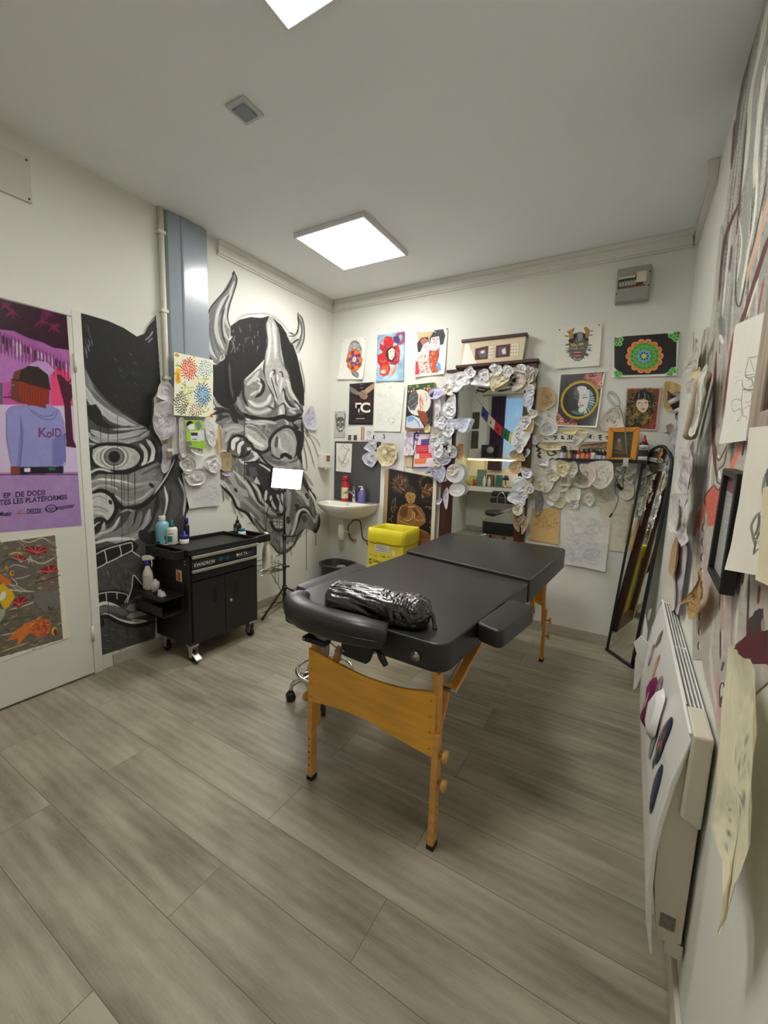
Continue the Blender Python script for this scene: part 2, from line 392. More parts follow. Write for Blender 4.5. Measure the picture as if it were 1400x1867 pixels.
# grey metal duct and white pipe housing on the left wall
d0 = lw(297, 383)[1]; d1 = lw(367, 420)[1]
dm = MB()
Z0 = 1.56
prof = [(.001,-1.678),(.030,-1.664),(.040,-1.588),(.046,-1.584),(.048,-1.575),(.048,-1.402),(.001,-1.400)]
dm.prism(prof, lambda u, v, d: (u, v, d), Z0, H-.004)
struct(dm, 'trim_4', mat('grey_blue_lacquered_duct', (150,160,170), .24, var=.02, spec=.6, coat=.4), bevel=.002)
wp = MB(); wp.tube([(.018,-1.700,1.26),(.018,-1.700,H-.003)], .017, 12)
for z in (1.30, 1.75, 2.15, 2.6): wp.box(.0, .038, -1.722, -1.680, z, z+.018)
struct(wp, 'trim_5', mat('white_pipe_paint', (216,212,196), .5, var=.03))
# door and its frame, left wall
DY = -2.205
struct(MB().box(0, .016, DY, DY+.045, 0, 2.02).box(0, .016, DY-.86, DY, 1.985, 2.03).box(0, .016, DY-.905, DY-.86, 0, 2.03), 'trim_6', M_TRIM, bevel=.003)
dr = struct(MB().box(0, .022, DY-.857, DY-.004, .012, 1.98), 'door_1', mat('white_door_paint', (216,215,205), .42, var=.015, scale=4), bevel=.003)
for z in (.25, 1.75): MB().cyl((.026, DY-.003, z-.045), (.026, DY-.003, z+.045), .007).build('hinge', mat('painted_hinge', (212,208,196), .4), dr)
hd = MB(); hd.lathe([(.024,0),(.024,.008),(.01,.01),(.01,.045)], (.022,DY-.80,1.02), 16, (1,0,0)); hd.tube([(.066,DY-.80,1.02),(.07,DY-.76,1.02),(.07,DY-.68,1.02)], .009, 10)
hd.build('door_handle', mat('brushed_steel', (190,190,188), .3, 1, var=.03), dr)
# ---------------------------------------------------------------- lights of the room
M_DIF = mat('lit_led_diffuser', (253,252,246), .5, var=0, emit=19.0)
M_FR = mat('white_aluminium_frame', (222,220,222), .4, var=.01)
def led_panel(x, y, label, s=.28):
    t = thing('ceiling_light', label, 'ceiling light', (x, y, H), 0, 'square ceiling light panels')
    f = MB(); z1 = H-.0005; z0 = H-.028
    f.box(x-s, x+s, y-s, y-s+.016, z0, z1).box(x-s, x+s, y+s-.016, y+s, z0, z1).box(x-s, x-s+.016, y-s+.016, y+s-.016, z0, z1).box(x+s-.016, x+s, y-s+.016, y+s-.016, z0, z1)
    f.build('frame', M_FR, t, bevel=.002)
    MB().box(x-s+.016, x+s-.016, y-s+.016, y+s-.016, z0+.004, z0+.010).build('diffuser', M_DIF, t)
led_panel(.812, -.826, 'square white LED panel on the ceiling above the sink side of the room')
led_panel(1.735, -2.405, 'square white LED panel cut by the top edge of the photo')
vt = thing('ceiling_vent', 'small grey square vent grille set in the ceiling', 'vent', (1.045, -1.955, H))
MB().box(.990, 1.100, -2.012, -1.896, H-.010, H-.0005).build('vent_frame', mat('pale_vent_plastic', (196,200,200), .5), vt, bevel=.004)
vg = MB(); vg.box(1.008, 1.080, -1.99, -1.915, H-.016, H-.0095)
vg.build('vent_grille', mat('grey_vent_grille', (140,146,150), .55), vt, bevel=.003)
pl = thing('wall_plate', 'square white junction cover plate screwed high on the wall above the door', 'cover plate', (0, -2.42, 2.56))
MB().box(0, .014, -2.50, -2.337, 2.458, 2.655).build('plate', mat('plate_paint', (206,204,194), .6, var=.02), pl, bevel=.002)
for y, z in ((-2.350, 2.472), (-2.350, 2.640), (-2.488, 2.472), (-2.488, 2.640)):
    MB().lathe([(.0045,.0),(.0045,.002),(0,.003)], (.014, y, z), 10, (1,0,0)).build('screw', mat('dark_screw', (90,84,74), .4, .6), pl)
# daylight outside
w = bpy.data.worlds.new('daylight'); SC.world = w; w.use_nodes = True
bg = w.node_tree.nodes['Background']; sk = w.node_tree.nodes.new('ShaderNodeTexSky'); sk.sky_type = 'HOSEK_WILKIE'; sk.sun_direction = (.5, .4, .75)
w.node_tree.links.new(sk.outputs[0], bg.inputs[0]); bg.inputs[1].default_value = 1.6
SC.view_settings.view_transform = 'Standard'; SC.view_settings.look = 'None'; SC.view_settings.gamma = 1; SC.view_settings.use_curve_mapping = False
SC.view_settings.exposure = 0.66
SC.cycles.max_bounces = 8; SC.cycles.diffuse_bounces = 5; SC.cycles.glossy_bounces = 4; SC.cycles.transmission_bounces = 6
SC.cycles.use_denoising = True
# ================================================================ wall paintings (brush painted on the plaster)
def wall_map(ax, val):
    def f(X, Y):
        D = _fw+RX*((X-700)/FPX)[..., None]+UX*((933.5-Y)/FPX)[..., None]
        return CAM+D*((val-CAM[ax])/D[..., ax])[..., None]
    return f
M_MURAL = paintmat('acrylic_wall_painting', .6, .15, 120, .3)
WHT = (226,224,214); BLK = (40,39,38)
class Tr:
    """strokes given in the frame of a study sheet: origin and scale onto the canvas"""
    def __init__(s, cv, x, y, k): s.cv, s.o, s.k = cv, np.array((x, y), float), k
    def p(s, P): return s.o+np.array(P, float).reshape(-1, 2)/s.k
    def L(s, P, w, c, **k): s.cv.line(s.p(P), w, c if not np.isscalar(c) else (c, c-1, c-4), **k)
    def P(s, P, c, **k): s.cv.poly(s.p(P), c if not np.isscalar(c) else (c, c-1, c-4), **k)
    def E(s, x, y, rx, ry, c, **k):
        q = s.p((x, y))[0]; s.cv.ell(q[0], q[1], rx/s.k, ry/s.k, c if not np.isscalar(c) else (c, c-1, c-4), **k)
    def R(s, x, y, rx, ry, w, c, **k):
        q = s.p((x, y))[0]; s.cv.ring(q[0], q[1], rx/s.k, ry/s.k, w, c if not np.isscalar(c) else (c, c-1, c-4), **k)
def S(P, *a): return P
# ---- horned mask on the left wall, beside the duct
cv = Cv(368, 486, 602, 1066, 1.3, WHT)
A = Tr(cv, 370, 480, 6.022); B = Tr(cv, 370, 720, 5.187)
g1, g2, lt = (140,139,135), (92,91,89), (222,221,214)
B.P([85,50,130,150,120,260,170,300,200,400,245,560,165,700,160,800,280,960,300,1010,360,1080,440,1170,490,1240,560,1330,640,1420,720,1500,800,1480,860,1420,900,1320,970,1262,1020,1280,1070,1305,1100,1200,1080,1080,1060,980,1000,850,960,750,930,600,940,450,945,300,940,200,950,100,950,-60,700,-300,400,-150], g1, c2=g2, ns=.12)
for k in range(420):     # loose brushwork inside the mask
    x, y = random.uniform(100, 1080), random.uniform(230, 1450); q = B.p((x, y))[0]; i_, j_ = int((q[0]-cv.x0)/cv.dx), int((q[1]-cv.y0)/cv.dy)
    if not (0 <= i_ < cv.nx-12 and 0 <= j_ < cv.ny-14 and cv.a[j_, i_] > .5 and cv.a[j_+12, i_] > .5 and cv.a[j_, i_+10] > .5): continue
    a_ = 1.1+.9*math.sin(x*.006)+.8*math.cos(y*.005); l_ = random.uniform(40, 130); c_ = random.choice((84,104,122,160,176,190,205))
    B.L([x, y, x+l_*.5*math.cos(a_), y+l_*.5*math.sin(a_), x+l_*math.cos(a_+.4), y+l_*math.sin(a_+.4)], random.uniform(1, 3.4), c_, a=.55, c2=(140,139,135), sd=k)
# ragged shading around the jaw
for (x0,y0,x1,y1) in ((270,1000,310,1130),(330,1090,380,1160),(180,850,200,1000),(230,900,240,1000),(960,740,1040,860),(990,870,1030,900),(200,880,230,990)):
    B.L([x0,y0,x1,y1], 5, (120,119,116), a=.75, c2=(170,168,163))
# horns
A.P([335,85,310,190,270,270,190,360,90,480,40,600,20,750,40,930,70,1020,150,1110,215,1080,260,980,290,830,300,690,270,600,290,470,330,340,365,230,370,160], 150, c2=(110,109,107), ns=.2)
for P, w, c in (([330,130,250,300,140,450,80,600,75,780,110,950,170,1060], 5, 100), ([300,320,200,450,150,600,150,760,200,900,240,960], 5, 214), ([320,330,250,460,215,620,230,760,285,850], 5, 206), ([345,200,290,360,250,500,255,640,290,720], 4, 222),
                ([60,560,45,760,90,960,150,1050], 4, 226), ([290,340,250,420,190,560], 3, 78), ([240,480,205,620,215,780,260,900], 3, 60), ([130,520,105,720,150,900,210,1010], 3, 96)):
    A.L(P, w*1.3, c, c2=(c+15 if c < 200 else 170,)*3)
A.L([335,85,310,190,270,270,190,360,90,480,40,600,20,750,40,930,70,1020,150,1110], 2.6, BLK)
A.L([335,85,370,160,365,230,330,340,290,470,270,600,300,690], 2.4, BLK)
A.L([325,130,345,90], 4, BLK)
A.P([1040,540,1085,600,1110,700,1105,840,1080,950,1030,1000,1000,930,960,830,1020,800,1050,700,1030,600], 160, c2=(205,203,198), ns=.3)
for P, w, c in (([1060,600,1085,720,1060,860,1020,940],4,110),([1050,640,1065,760,1020,850,970,870],3,226),([1040,540,1050,690,1010,790,930,800],2.4,50),([1045,545,1090,610,1112,720,1105,850,1050,990],2,60),([940,760,1000,780],3,90),([980,880,1050,830],3,BLK)):
    A.L(P, w, c)
# black scalp, both sides of the grey parting
A.L([330,660,430,580,560,555,720,560,860,650,960,780], 3, 196, c2=(150,150,147)); A.L([1030,1000,1100,1250,1130,1500,1130,1620], 3, 186, c2=(226,224,214)); A.L([1060,1050,1110,1280,1115,1420], 2, 120)
A.P([300,690,400,620,520,590,640,600,730,575,690,680,700,800,700,920,680,1050,560,1180,450,1280,440,1350,400,1450,340,1560,300,1600,240,1590,150,1520,105,1440,105,1110,150,1115,230,1050,262,980,300,800], (45,44,43), c2=(36,35,34), ns=.3)
A.P([20,1000,60,1010,100,1060,20,1060], 55)
A.P([760,590,860,680,930,790,990,900,1030,1010,1060,1130,1090,1270,1112,1400,1112,1570,1060,1540,1000,1450,960,1350,940,1220,880,1080,850,900,830,750,800,660], (45,44,43), c2=(36,35,34), ns=.3)
for k in range(26):
    x, y = random.uniform(320,680), random.uniform(640,950)
    A.L([x, y, x+random.uniform(-14,14), y+random.uniform(15,50)], random.uniform(.6,1.6), random.choice((90,130,180)), a=.7)
for P in ([300,820,340,900,300,990], [350,790,330,880,360,960], [400,700,420,760], [260,880,240,960,270,1010], [290,1100,300,1300,330,1480]): A.L(P, 3.5, 150, a=.6, c2=(70,70,68))
A.L([200,1010,190,1070,235,1040,225,1000], 2.2, 205); A.L([280,850,320,800], 3, 205)
A.L([920,780,970,880], 2, 190); A.L([250,1000,260,1300,300,1560], 5, (28,28,27), a=.8)
# forehead strip and brow folds
A.P([725,585,690,690,705,850,690,980,675,1080,668,1200,700,1330,760,1450,800,1540,860,1560,960,1500,960,1350,945,1240,890,1100,860,950,840,780,800,660,750,585], 150, c2=(188,186,180), ns=.25)
for P, w, c in (([770,650,790,850,795,1040],6,226),([720,640,735,850,720,1000,700,1120],5,190),([820,700,835,900,850,1050,910,1180],4,118),([700,610,690,700,708,850,695,960],2,70),([680,1050,668,1180,690,1310,760,1440,800,1530],4,60),([665,1080,640,1130,560,1200,460,1290],3,200),
                ([765,1180,745,1240,775,1340,800,1440,800,1520],6,228),([760,1175,790,1180,775,1230],3,60),([745,1250,790,1400,820,1500],2.4,60),([840,1175,875,1230,855,1340,850,1430],5,222),([835,1190,865,1200,880,1260],3,70),([815,1220,822,1290],4,230),([800,1200,800,1310,830,1350],2,90),([890,1100,950,1230,940,1260],3,60),
                ([900,1290,935,1300,955,1390,1010,1490,1060,1560],7,206),([885,1370,895,1450,945,1545,1000,1580],7,45),([910,1350,930,1420,975,1500],5,120),([880,1400,890,1500,960,1590,1040,1600],4,205),([1000,1500,1080,1600,1100,1640],4,50),([1010,1540,1060,1600],4,200)):
    A.L(P, w, c, c2=None if w < 4 else ((c+25,)*3 if c < 200 else (178,177,172)))
A.P([448,1310,560,1200,640,1140,668,1220,720,1380,780,1480,790,1560,740,1640,640,1690,540,1670,470,1590,440,1450], 152, c2=(118,117,114), ns=.2)
for P, w, c in (([500,1505,590,1560,700,1530,745,1440],8,228),([470,1580,600,1640,735,1600,775,1530],7,205),([560,1300,590,1260,640,1300],4,200),([480,1340,560,1260,620,1180],6,190),([630,1265,665,1340,645,1420,575,1475],6,44),([600,1310,640,1340,610,1420],4,214),([520,1450,600,1400],5,205),([440,1300,445,1460,490,1570],5,52),
                ([380,1470,420,1600,500,1690],7,150),([430,1640,560,1715,700,1720,800,1690],7,40),([460,1700,600,1760,720,1750],5,215),([340,1560,420,1660,470,1690],8,70),([700,1560,790,1600,790,1500],4,80)):
    A.L(P, w, c, c2=(175,174,170) if c > 200 else None)
A.P([840,1560,880,1540,905,1600,900,1660,860,1700,825,1700], 188, curve=5); A.L([835,1570,885,1540,908,1610,895,1680,850,1705], 2.5, 45); A.L([850,1600,865,1670], 3, 230)
A.L([905,1690,1000,1690,1090,1650], 6, 42); A.L([900,1710,930,1760,910,1780], 4, 190); A.L([940,1610,1020,1650], 5, 190)
A.L([105,1450,160,1560,240,1600], 5, 200, c2=(120,)*3); A.L([120,1600,210,1600,260,1640], 6, 60); A.L([300,1600,340,1700,380,1760], 8, 45); A.L([340,1640,420,1700], 6, 170)
# eye, nose, mouth and jaw
for P, w, c in (([90,185,200,150,280,180,320,280],7,48),([120,250,190,210,250,200],5,60),([170,180,160,240],8,60),([250,90,330,200,400,225],9,44),([390,190,520,225,640,235,760,205,830,235,935,222],8,38),([400,260,560,250,700,270],6,205),
                ([200,330,300,300,390,330],12,188),([210,450,260,350,350,340],9,190),([190,320,180,430,215,520],10,170)):
    B.L(P, w, c, c2=(150,149,146) if c > 150 else None)
B.P([400,290,480,290,600,400,625,470,560,525,470,480,400,390], 205, curve=5, c2=(160,159,155), ns=.25)
for P, w, c in (([410,300,500,330,600,430],6,130),([420,380,500,450,580,490],6,230),([470,510,560,545,625,510,640,440],5,44)): B.L(P, w, c)
B.E(790,470,150,165, 148, c2=(186,185,180), ns=.25)
for P, w, c in (([640,540,630,440,680,360,780,300,860,330,900,430,890,540,860,600],6,46),([690,560,660,470,690,390,760,340],5,196),([780,350,850,420,860,520,820,560],9,190),([720,420,740,500,800,540],11,220),([700,390,690,500],6,90),([740,600,750,575,780,565,810,580,840,605],7,40),([745,610,800,600],4,190),
                ([680,380,790,330,870,400],4,150),([640,560,700,600,740,600],3,60),([510,560,620,655,740,690,880,655,920,600],8,190),([540,560,640,620,740,660],4,110),([500,520,600,640,680,700],4,44),([845,260,925,390,900,520,935,640],8,44),([860,270,915,250,940,320,900,330],6,150),([930,250,945,400,920,560],5,50),([900,620,915,690],5,200),([760,690,840,660,920,680],6,160)):
    B.L(P, w, c, c2=(160,159,155) if c > 180 else None)
B.E(395,500,70,85,80)
for P, w, c in (([255,520,260,430,330,385,400,410,440,470],5,40),([285,520,290,440,340,410],8,226),([320,540,325,470,370,425],5,60),([340,560,345,480,390,440],7,228),([370,580,380,500],6,60),([420,500,450,530,460,480],6,214),([440,440,480,520,500,580],6,50),([340,610,420,645,505,590,470,530],7,222),([330,590,400,575,455,520],5,44),([360,620,450,600],3,90),([390,640,480,640,540,600],4,60),([240,480,245,560,330,590],5,60)):
    B.L(P, w, c)
B.P([400,660,500,630,620,690,660,720,650,880,680,900,760,900,760,1080,690,1110,600,1030,540,960,540,920,500,840,470,780,410,760], (78,80,82), c2=(48,49,50), ns=.2)
B.P([505,770,480,830,545,850,520,800], 214); B.P([430,690,500,680,520,760,450,780], 120, a=.6)
for P, w, c in (([540,850,560,930,600,890],6,38),([600,900,588,1000],5,218),([640,950,650,1010,690,1085],5,222),([700,940,738,1010,728,1100],6,226),([745,930,772,1040,742,1115],6,220),([660,960,700,1060],2.4,40),([720,950,755,1050],2.4,40),([620,990,650,1060],3,40),([780,900,790,1040,750,1130],4,150),([690,1130,750,1130,790,1060],5,46),([520,640,600,690,650,730],4,210),
                ([420,640,540,640,650,700],4,40)):
    B.L(P, w, c)
for P, w, c in (([290,720,360,790,425,860,480,960,560,1050,640,1110,700,1140],8,222),([170,740,260,760,330,860,420,960],14,172),([400,780,470,880,530,1010,620,1060],4,46),([460,830,520,900,560,1000,640,1080],5,214),([300,740,340,840,420,900],4,110),([165,800,240,870,310,980,350,1060],6,226),([162,850,270,960,320,1065,420,1125,485,1235],5,40),([250,850,340,960,430,1050,520,1130,600,1250],12,160),([440,1090,520,1200,600,1310],8,226),([360,1010,450,1090,540,1190],6,120),
                ([480,1160,560,1260,640,1330],4,80),([300,880,320,920],5,60),([570,1110,640,1160,700,1180],5,90),([560,1120,610,1220,640,1300],10,150),([640,1210,680,1270,740,1285,785,1240],5,46),([660,1215,750,1220],6,214),([680,1245,750,1250],5,220),([660,1180,760,1190],4,190),([640,1195,655,1235],6,50),
                ([800,900,830,1000,800,1200,800,1320],12,176),([850,900,860,1000,830,1200],10,112),([860,820,920,900,1000,990],16,150),([880,900,960,960,1000,1050],8,205),([930,760,985,880,1050,960,1066,1015],6,48),([1000,900,1055,1000,1085,1130],4,220),([870,1040,900,1060,880,1100],6,60),([970,930,1000,980],6,70),([800,1150,810,1220],6,60),
                ([830,1345,870,1240,900,1125,940,1080,985,1100,1020,1170,1060,1195,1085,1130],7,226),([850,1355,895,1250,920,1140,950,1108,990,1140,1030,1235,1065,1295,1098,1210,1098,1130],5,44),([900,1085,950,1060,1000,1085,1040,1160],3,50),([880,1380,930,1240,970,1150,1010,1200,1040,1270],12,118),([950,1140,965,1200],8,80),([740,1400,800,1440,850,1400],10,190),([640,1400,720,1495,800,1480,870,1400,905,1320,970,1262],3,50),([700,1330,760,1400],8,160),([810,1340,900,1330],3,60)):
    B.L(P, w, c, c2=(165,164,160) if c > 200 and w > 5 else None)
for P, w, c in (([955,330,1040,450,1100,620],2.4,150),([955,380,1010,520,1055,690],2.4,140),([960,350,1070,420,1110,500],2,170),([970,330,1000,400],6,130),([980,460,1030,600],1.6,170),([950,470,975,600,985,720],2.2,110)): B.L(P, w, c)
for x, y0, y1, w in ((392,200,800,1.8),(556,920,1120,1),(576,950,1220,1),(977,1262,1660,1),(1066,1310,1420,1),(680,1560,1780,1),(712,1560,1790,1),(722,1100,1520,1),(700,1120,1400,1),(652,1520,1650,.9),(190,900,1010,1.2),(1010,1000,1110,.9)):
    B.L([x,y0,x+2,y1], w, 70, tip=0)
B.L([690,1530,860,1420], 1.6, 60)
cv.mesh('mural', wall_map(0, .002), M_MURAL, WALL_L, cut=True)
# ---- half mask between the door and the duct
cv = Cv(134, 562, 352, 1206, 1.15, WHT)
A = Tr(cv, 0, 480, 3.889); B = Tr(cv, 0, 850, 3.889)
A.P([538,345,620,365,770,410,880,460,970,520,1020,500,1060,420,1105,368,1140,870,1090,960,1110,1200,1150,1290,1150,1400,1250,1350,1290,1420,1335,1650,1320,1790,1290,2000,1110,2100,1100,2660,690,2790,640,2000,600,1440,575,1000], (84,84,80), c2=(62,62,59), ns=.1)
def hatch(T, x0, y0, x1, y1, n, ang, w, cs, a=.55, ln=60):
    for _ in range(n):
        x, y = random.uniform(x0, x1), random.uniform(y0, y1); l = random.uniform(.4, 1)*ln
        T.L([x, y, x+math.cos(ang)*l/2+random.uniform(-6,6), y+math.sin(ang)*l/2, x+math.cos(ang)*l, y+math.sin(ang)*l+random.uniform(-6,6)], random.uniform(.5,1)*w, random.choice(cs), a=a)
for P, w, c in (([590,720,640,900,760,1030,900,1110,1060,1160],16,112),([590,860,660,980,790,1080,940,1150],11,170),([600,930,690,1040,820,1110,960,1150],6,214),([640,900,760,1010,900,1080],6,90),([585,1000,590,1130,640,1230,720,1280],6,206),([720,1040,790,1110,900,1150],7,200),([620,1180,760,1230,900,1220,1040,1180],10,160),([640,1230,800,1270,960,1250,1060,1210],8,140),([800,1180,960,1170,1040,1150],4,205),
                ([590,1120,640,1200],6,60),([600,1270,700,1290,850,1290,960,1250],4,206),([1000,1230,1060,1190],5,214)):
    A.L(P, w, c, c2=(c+26 if c < 200 else 150,)*3, sf=7)
A.P([538,345,620,365,770,410,880,460,970,520,1020,500,1060,420,1105,368,1140,860,1080,960,1075,1070,1060,1175,990,1140,860,1060,740,960,640,820,580,700,556,600], (40,40,38), c2=(31,31,30), ns=.25)
hatch(A, 600, 420, 660, 620, 14, 1.4, 1.2, (120,180,200), .6, 70); hatch(A, 760, 600, 980, 980, 26, .7, 1, (80,110,160), .5, 50)
A.L([575,620,620,780,720,930,860,1050,1000,1120], 1.4, 84, a=.8)
for P in ([1030,545,1060,520,1085,480], [1050,560,1080,530], [1020,500,1050,440,1100,390]): A.L(P, 2.6, 200, c2=(90,90,88))
A.P([620,1010,680,1000,715,1050,730,1110,780,1150,840,1158,760,1172,690,1150,630,1100,606,1050], (34,34,33))
A.P([640,1300,760,1285,900,1290,990,1330,1000,1400,940,1450,820,1470,700,1440,650,1380], 150, curve=5, c2=(205,204,198), ns=.15)
for k, (rx, ry, c) in enumerate(((120,92,190),(105,84,140),(90,76,206),(76,66,96),(62,56,120),(42,42,32))): A.E(810,1372,rx,ry,c)
A.R(810,1372,84,70,1.6,214,t0=.5,t1=2.6); A.R(820,1376,150,80,1.8,226,t0=2.2,t1=4.4)
A.L([640,1320,720,1285,860,1285,960,1310,1005,1370,970,1440,880,1475,760,1470,670,1430,640,1360], 6, 34, closed=True, tip=0)
A.P([595,1290,660,1310,650,1400,665,1440,612,1440], (36,36,35))
for P, w, c in (([990,1280,1030,1330,1030,1400,1000,1450],7,206),([1040,1250,1085,1310,1080,1380,1040,1440],8,214),([1020,1280,1060,1340,1050,1410],4,50),([1070,1240,1110,1320,1100,1400],5,40),([620,1462,800,1492,1000,1455,1100,1400],8,34),([612,1500,700,1460,800,1480],4,205)): A.L(P, w, c)
A.P([620,1560,700,1495,900,1500,1120,1410,1180,1450,1110,1620,1000,1700,880,1725,825,1660,780,1620,700,1610,630,1640], 118, c2=(150,149,145), ns=.15)
for P, w, c in (([640,1550,760,1525,920,1575,1110,1550],14,176),([760,1580,900,1620,1060,1590],12,150),([690,1530,820,1540,930,1560],4,226),([820,1650,900,1692,1010,1665,1090,1590],9,196),([640,1610,720,1570,830,1600],8,206),([1080,1500,1180,1440],8,150),([1000,1500,1100,1450,1180,1430],4,90),([1060,1560,1090,1590],6,44),
                ([1265,1350,1200,1480,1130,1600,1020,1712,900,1742,830,1705,800,1630],8,34),([1240,1390,1180,1510,1090,1640],2.6,214),([616,1560,640,1510,720,1480],3,40)): A.L(P, w, c, c2=None if w < 6 or c < 100 else (110,109,106))
B.P([610,240,660,190,760,200,810,270,800,350,740,400,650,430,620,380], 178, curve=5, c2=(214,213,206), ns=.2)
for P, w, c in (([616,205,720,172,800,222,822,310,775,390,700,420,640,500],7,34),([640,260,700,220,770,260],7,228),([630,300,700,300,770,330],9,205),([640,350,740,360],6,150),([620,430,690,380,740,390,720,440,650,490],9,44),([640,520,720,470,740,400],8,200),([775,240,790,270],6,34),([700,480,800,440,850,360],7,214),([690,520,830,480,920,400,955,310],13,120),([720,530,870,500,950,420,965,320],6,36),([850,330,900,310,950,320],4,160),
                ([1060,310,1030,430,930,510,760,525],14,170),([1000,320,960,430,880,490],10,110),([650,550,800,515,960,520],5,222),([1120,200,1090,380,990,500],9,44),([1165,140,1185,260,1150,400,1060,530],5,214),([1140,300,1100,420,1040,510],12,90),([1230,120,1250,260,1210,380],16,86),([1265,80,1312,200,1300,350],4,210),([1285,50,1335,200,1325,330],6,34),([1215,150,1190,300,1150,420],4,60),
                ([1000,470,1060,520,1100,480],20,40)): B.L(P, w, c, c2=None if w < 6 or c < 100 else (130,129,126))
B.P([640,600,930,520,985,560,960,610,860,645,760,685,650,745], (34,34,33))
for P in ([640,560,720,530,850,520,940,515],): B.L(P, 3, 205)
for P in ([643,645,745,592,850,560,930,540], [742,600,752,650,748,690,652,740], [848,562,858,610,850,640,760,686], [934,542,940,580,928,602,855,640], [932,600,990,640]): B.L(P, 1.7, 226, tip=0)
hatch(B, 660, 700, 960, 880, 34, 1.2, 3, (96,110,130,70), .5, 70); hatch(B, 690, 1130, 1080, 1300, 34, .2, 2.6, (100,110,70,140), .5, 60)
B.P([945,775,1015,850,980,910,900,970,935,860], (34,34,33)); B.L([903,965,935,860,945,775,975,800,1012,845], 1.8, 226, tip=0)
B.P([660,920,750,888,910,902,890,972,830,995,750,975,665,962], (34,34,33)); B.L([660,905,750,885,840,882,910,900], 3, 44)
for P in ([660,918,750,895,830,895,905,915,885,968], [752,896,756,960], [828,896,830,940]): B.L(P, 1.6, 220, tip=0)
for P, w, c in (([665,1002,750,970,860,1010],6,222),([680,1030,800,1010,900,1050],12,112),([690,1072,760,1052,850,1092,960,1112,1045,1100],5,222),([680,1130,700,1080,760,1066,850,1110,960,1132,1105,1100],7,34),([680,1110,720,1095,715,1140],9,36),([900,1010,1060,980],14,130),([900,1070,1050,1030],10,150),([930,1090,1040,1095],3,200)): B.L(P, w, c)
for x, y0, y1, w in ((750,1480,1690,1.2),(790,1470,1640,1),(808,1400,1660,1.6),(832,1080,1460,.9),(862,1480,2000,1.3),(878,1480,1720,1),(908,1470,1910,1.4),(955,1460,1850,1.3),(712,1150,1280,1.4),(766,1170,1310,1.2),(770,2400,2700,1),(905,2570,2720,1)):
    A.L([x,y0,x+3,y1], w, 32, tip=2)
cv.mesh('mural', wall_map(0, .002), M_MURAL, WALL_L, cut=True)
# ---- long figure in flowing red and grey robes on the right wall
cv = Cv(1262, -2, 1404, 1420, 1.25, (205,200,188))
cv.a[:] = 0
R1 = Tr(cv, 1230, 0, 2.918); R2 = Tr(cv, 1240, 600, 3.11); R3 = Tr(cv, 1250, 1150, 3.39)
R1.P([450,-10,410,200,370,400,330,600,300,900,268,1150,245,1350,220,1600,190,1880,520,1880,520,-10], (184,184,174), c2=(150,150,143), ns=.15)
R2.P([150,-10,140,300,110,600,90,900,60,1100,40,1400,20,1867,510,1880,510,-10], (196,190,178), c2=(170,164,154), ns=.1)
R3.P([70,-10,120,300,170,480,205,700,225,850,300,500,520,300,520,-10], (205,196,186), c2=(178,168,162), ns=.1)
mar, red, pk, drk = (92,52,50), (196,92,76), (210,178,168), (58,54,50)
bnd = np.array([(450,-10),(405,250),(360,450),(325,720),(292,980),(262,1250),(232,1600),(215,1880)], float)
for k in range(95):      # bristle strokes following the fall of the robe
    o_ = random.uniform(0, 230); i0 = random.randint(0, 4); i1 = min(8, i0+random.randint(2, 4)); P = bnd[i0:i1].copy(); P[:, 0] += o_*(.55+.45*np.linspace(0, 1, 8)[i0:i1])+random.uniform(-8, 8)
    R1.L(P, random.uniform(1.4, 5), random.choice(((78,75,71),(112,110,105),(140,139,132),(216,215,204),(222,221,210),(228,227,216),(60,56,53),(98,60,60))), a=.85, c2=(176,174,166), sd=k)
for k in range(60):
    x = random.uniform(70, 200); y = random.uniform(0, 900); R2.L([x, y, x-18, y+random.uniform(90,220), x-34, y+random.uniform(240,460)], random.uniform(1.2, 4), random.choice(((96,94,89),(128,127,120),(214,212,200),(222,220,208),(150,150,142))), a=.8, sd=k)
for P, w, c in (([450,-10,405,250,350,530,325,720,300,900],7,(104,101,96)),([500,-10,450,300,410,500,380,800,350,1050],9,(206,206,194)),([495,150,430,500,410,900,385,1150,345,1600],9,(150,151,143)),([480,350,440,700,420,1000],7,(212,212,200)),([500,420,470,650,455,900],5,(110,108,103)),([385,600,360,900,330,1250],4,(84,80,77)),([320,640,300,900],4,(104,72,74)),([350,1060,300,1180,270,1260,250,1400,235,1600],5,mar),([305,1300,290,1450],4,(110,80,98)),([440,800,430,1100,380,1400,345,1600],4,(222,221,208)),([500,900,440,1200,385,1450,350,1620,325,1590,330,1400],2.4,drk),([505,1030,450,1250,400,1420,380,1500],8,(202,168,144)),([510,1230,440,1450,380,1650,330,1760],8,mar),([475,1480,440,1680],3,(160,64,64)),([445,1480,380,1690],4,(216,206,192)),([505,1500,490,1640],5,(150,60,60)),([300,1200,270,1500,250,1700],4,(205,205,194)),([340,1150,355,1300,330,1500],3,(214,214,204)),([250,1200,215,1600,180,1867],6,(176,178,168)),([245,1680,255,1800],12,(120,120,114)),([240,1780,255,1830],6,(220,220,212)),([310,1500,290,1700,280,1860],4,(130,128,122))):
    R1.L(P, w, c, c2=tuple(min(255, q+22) for q in c), sf=5)
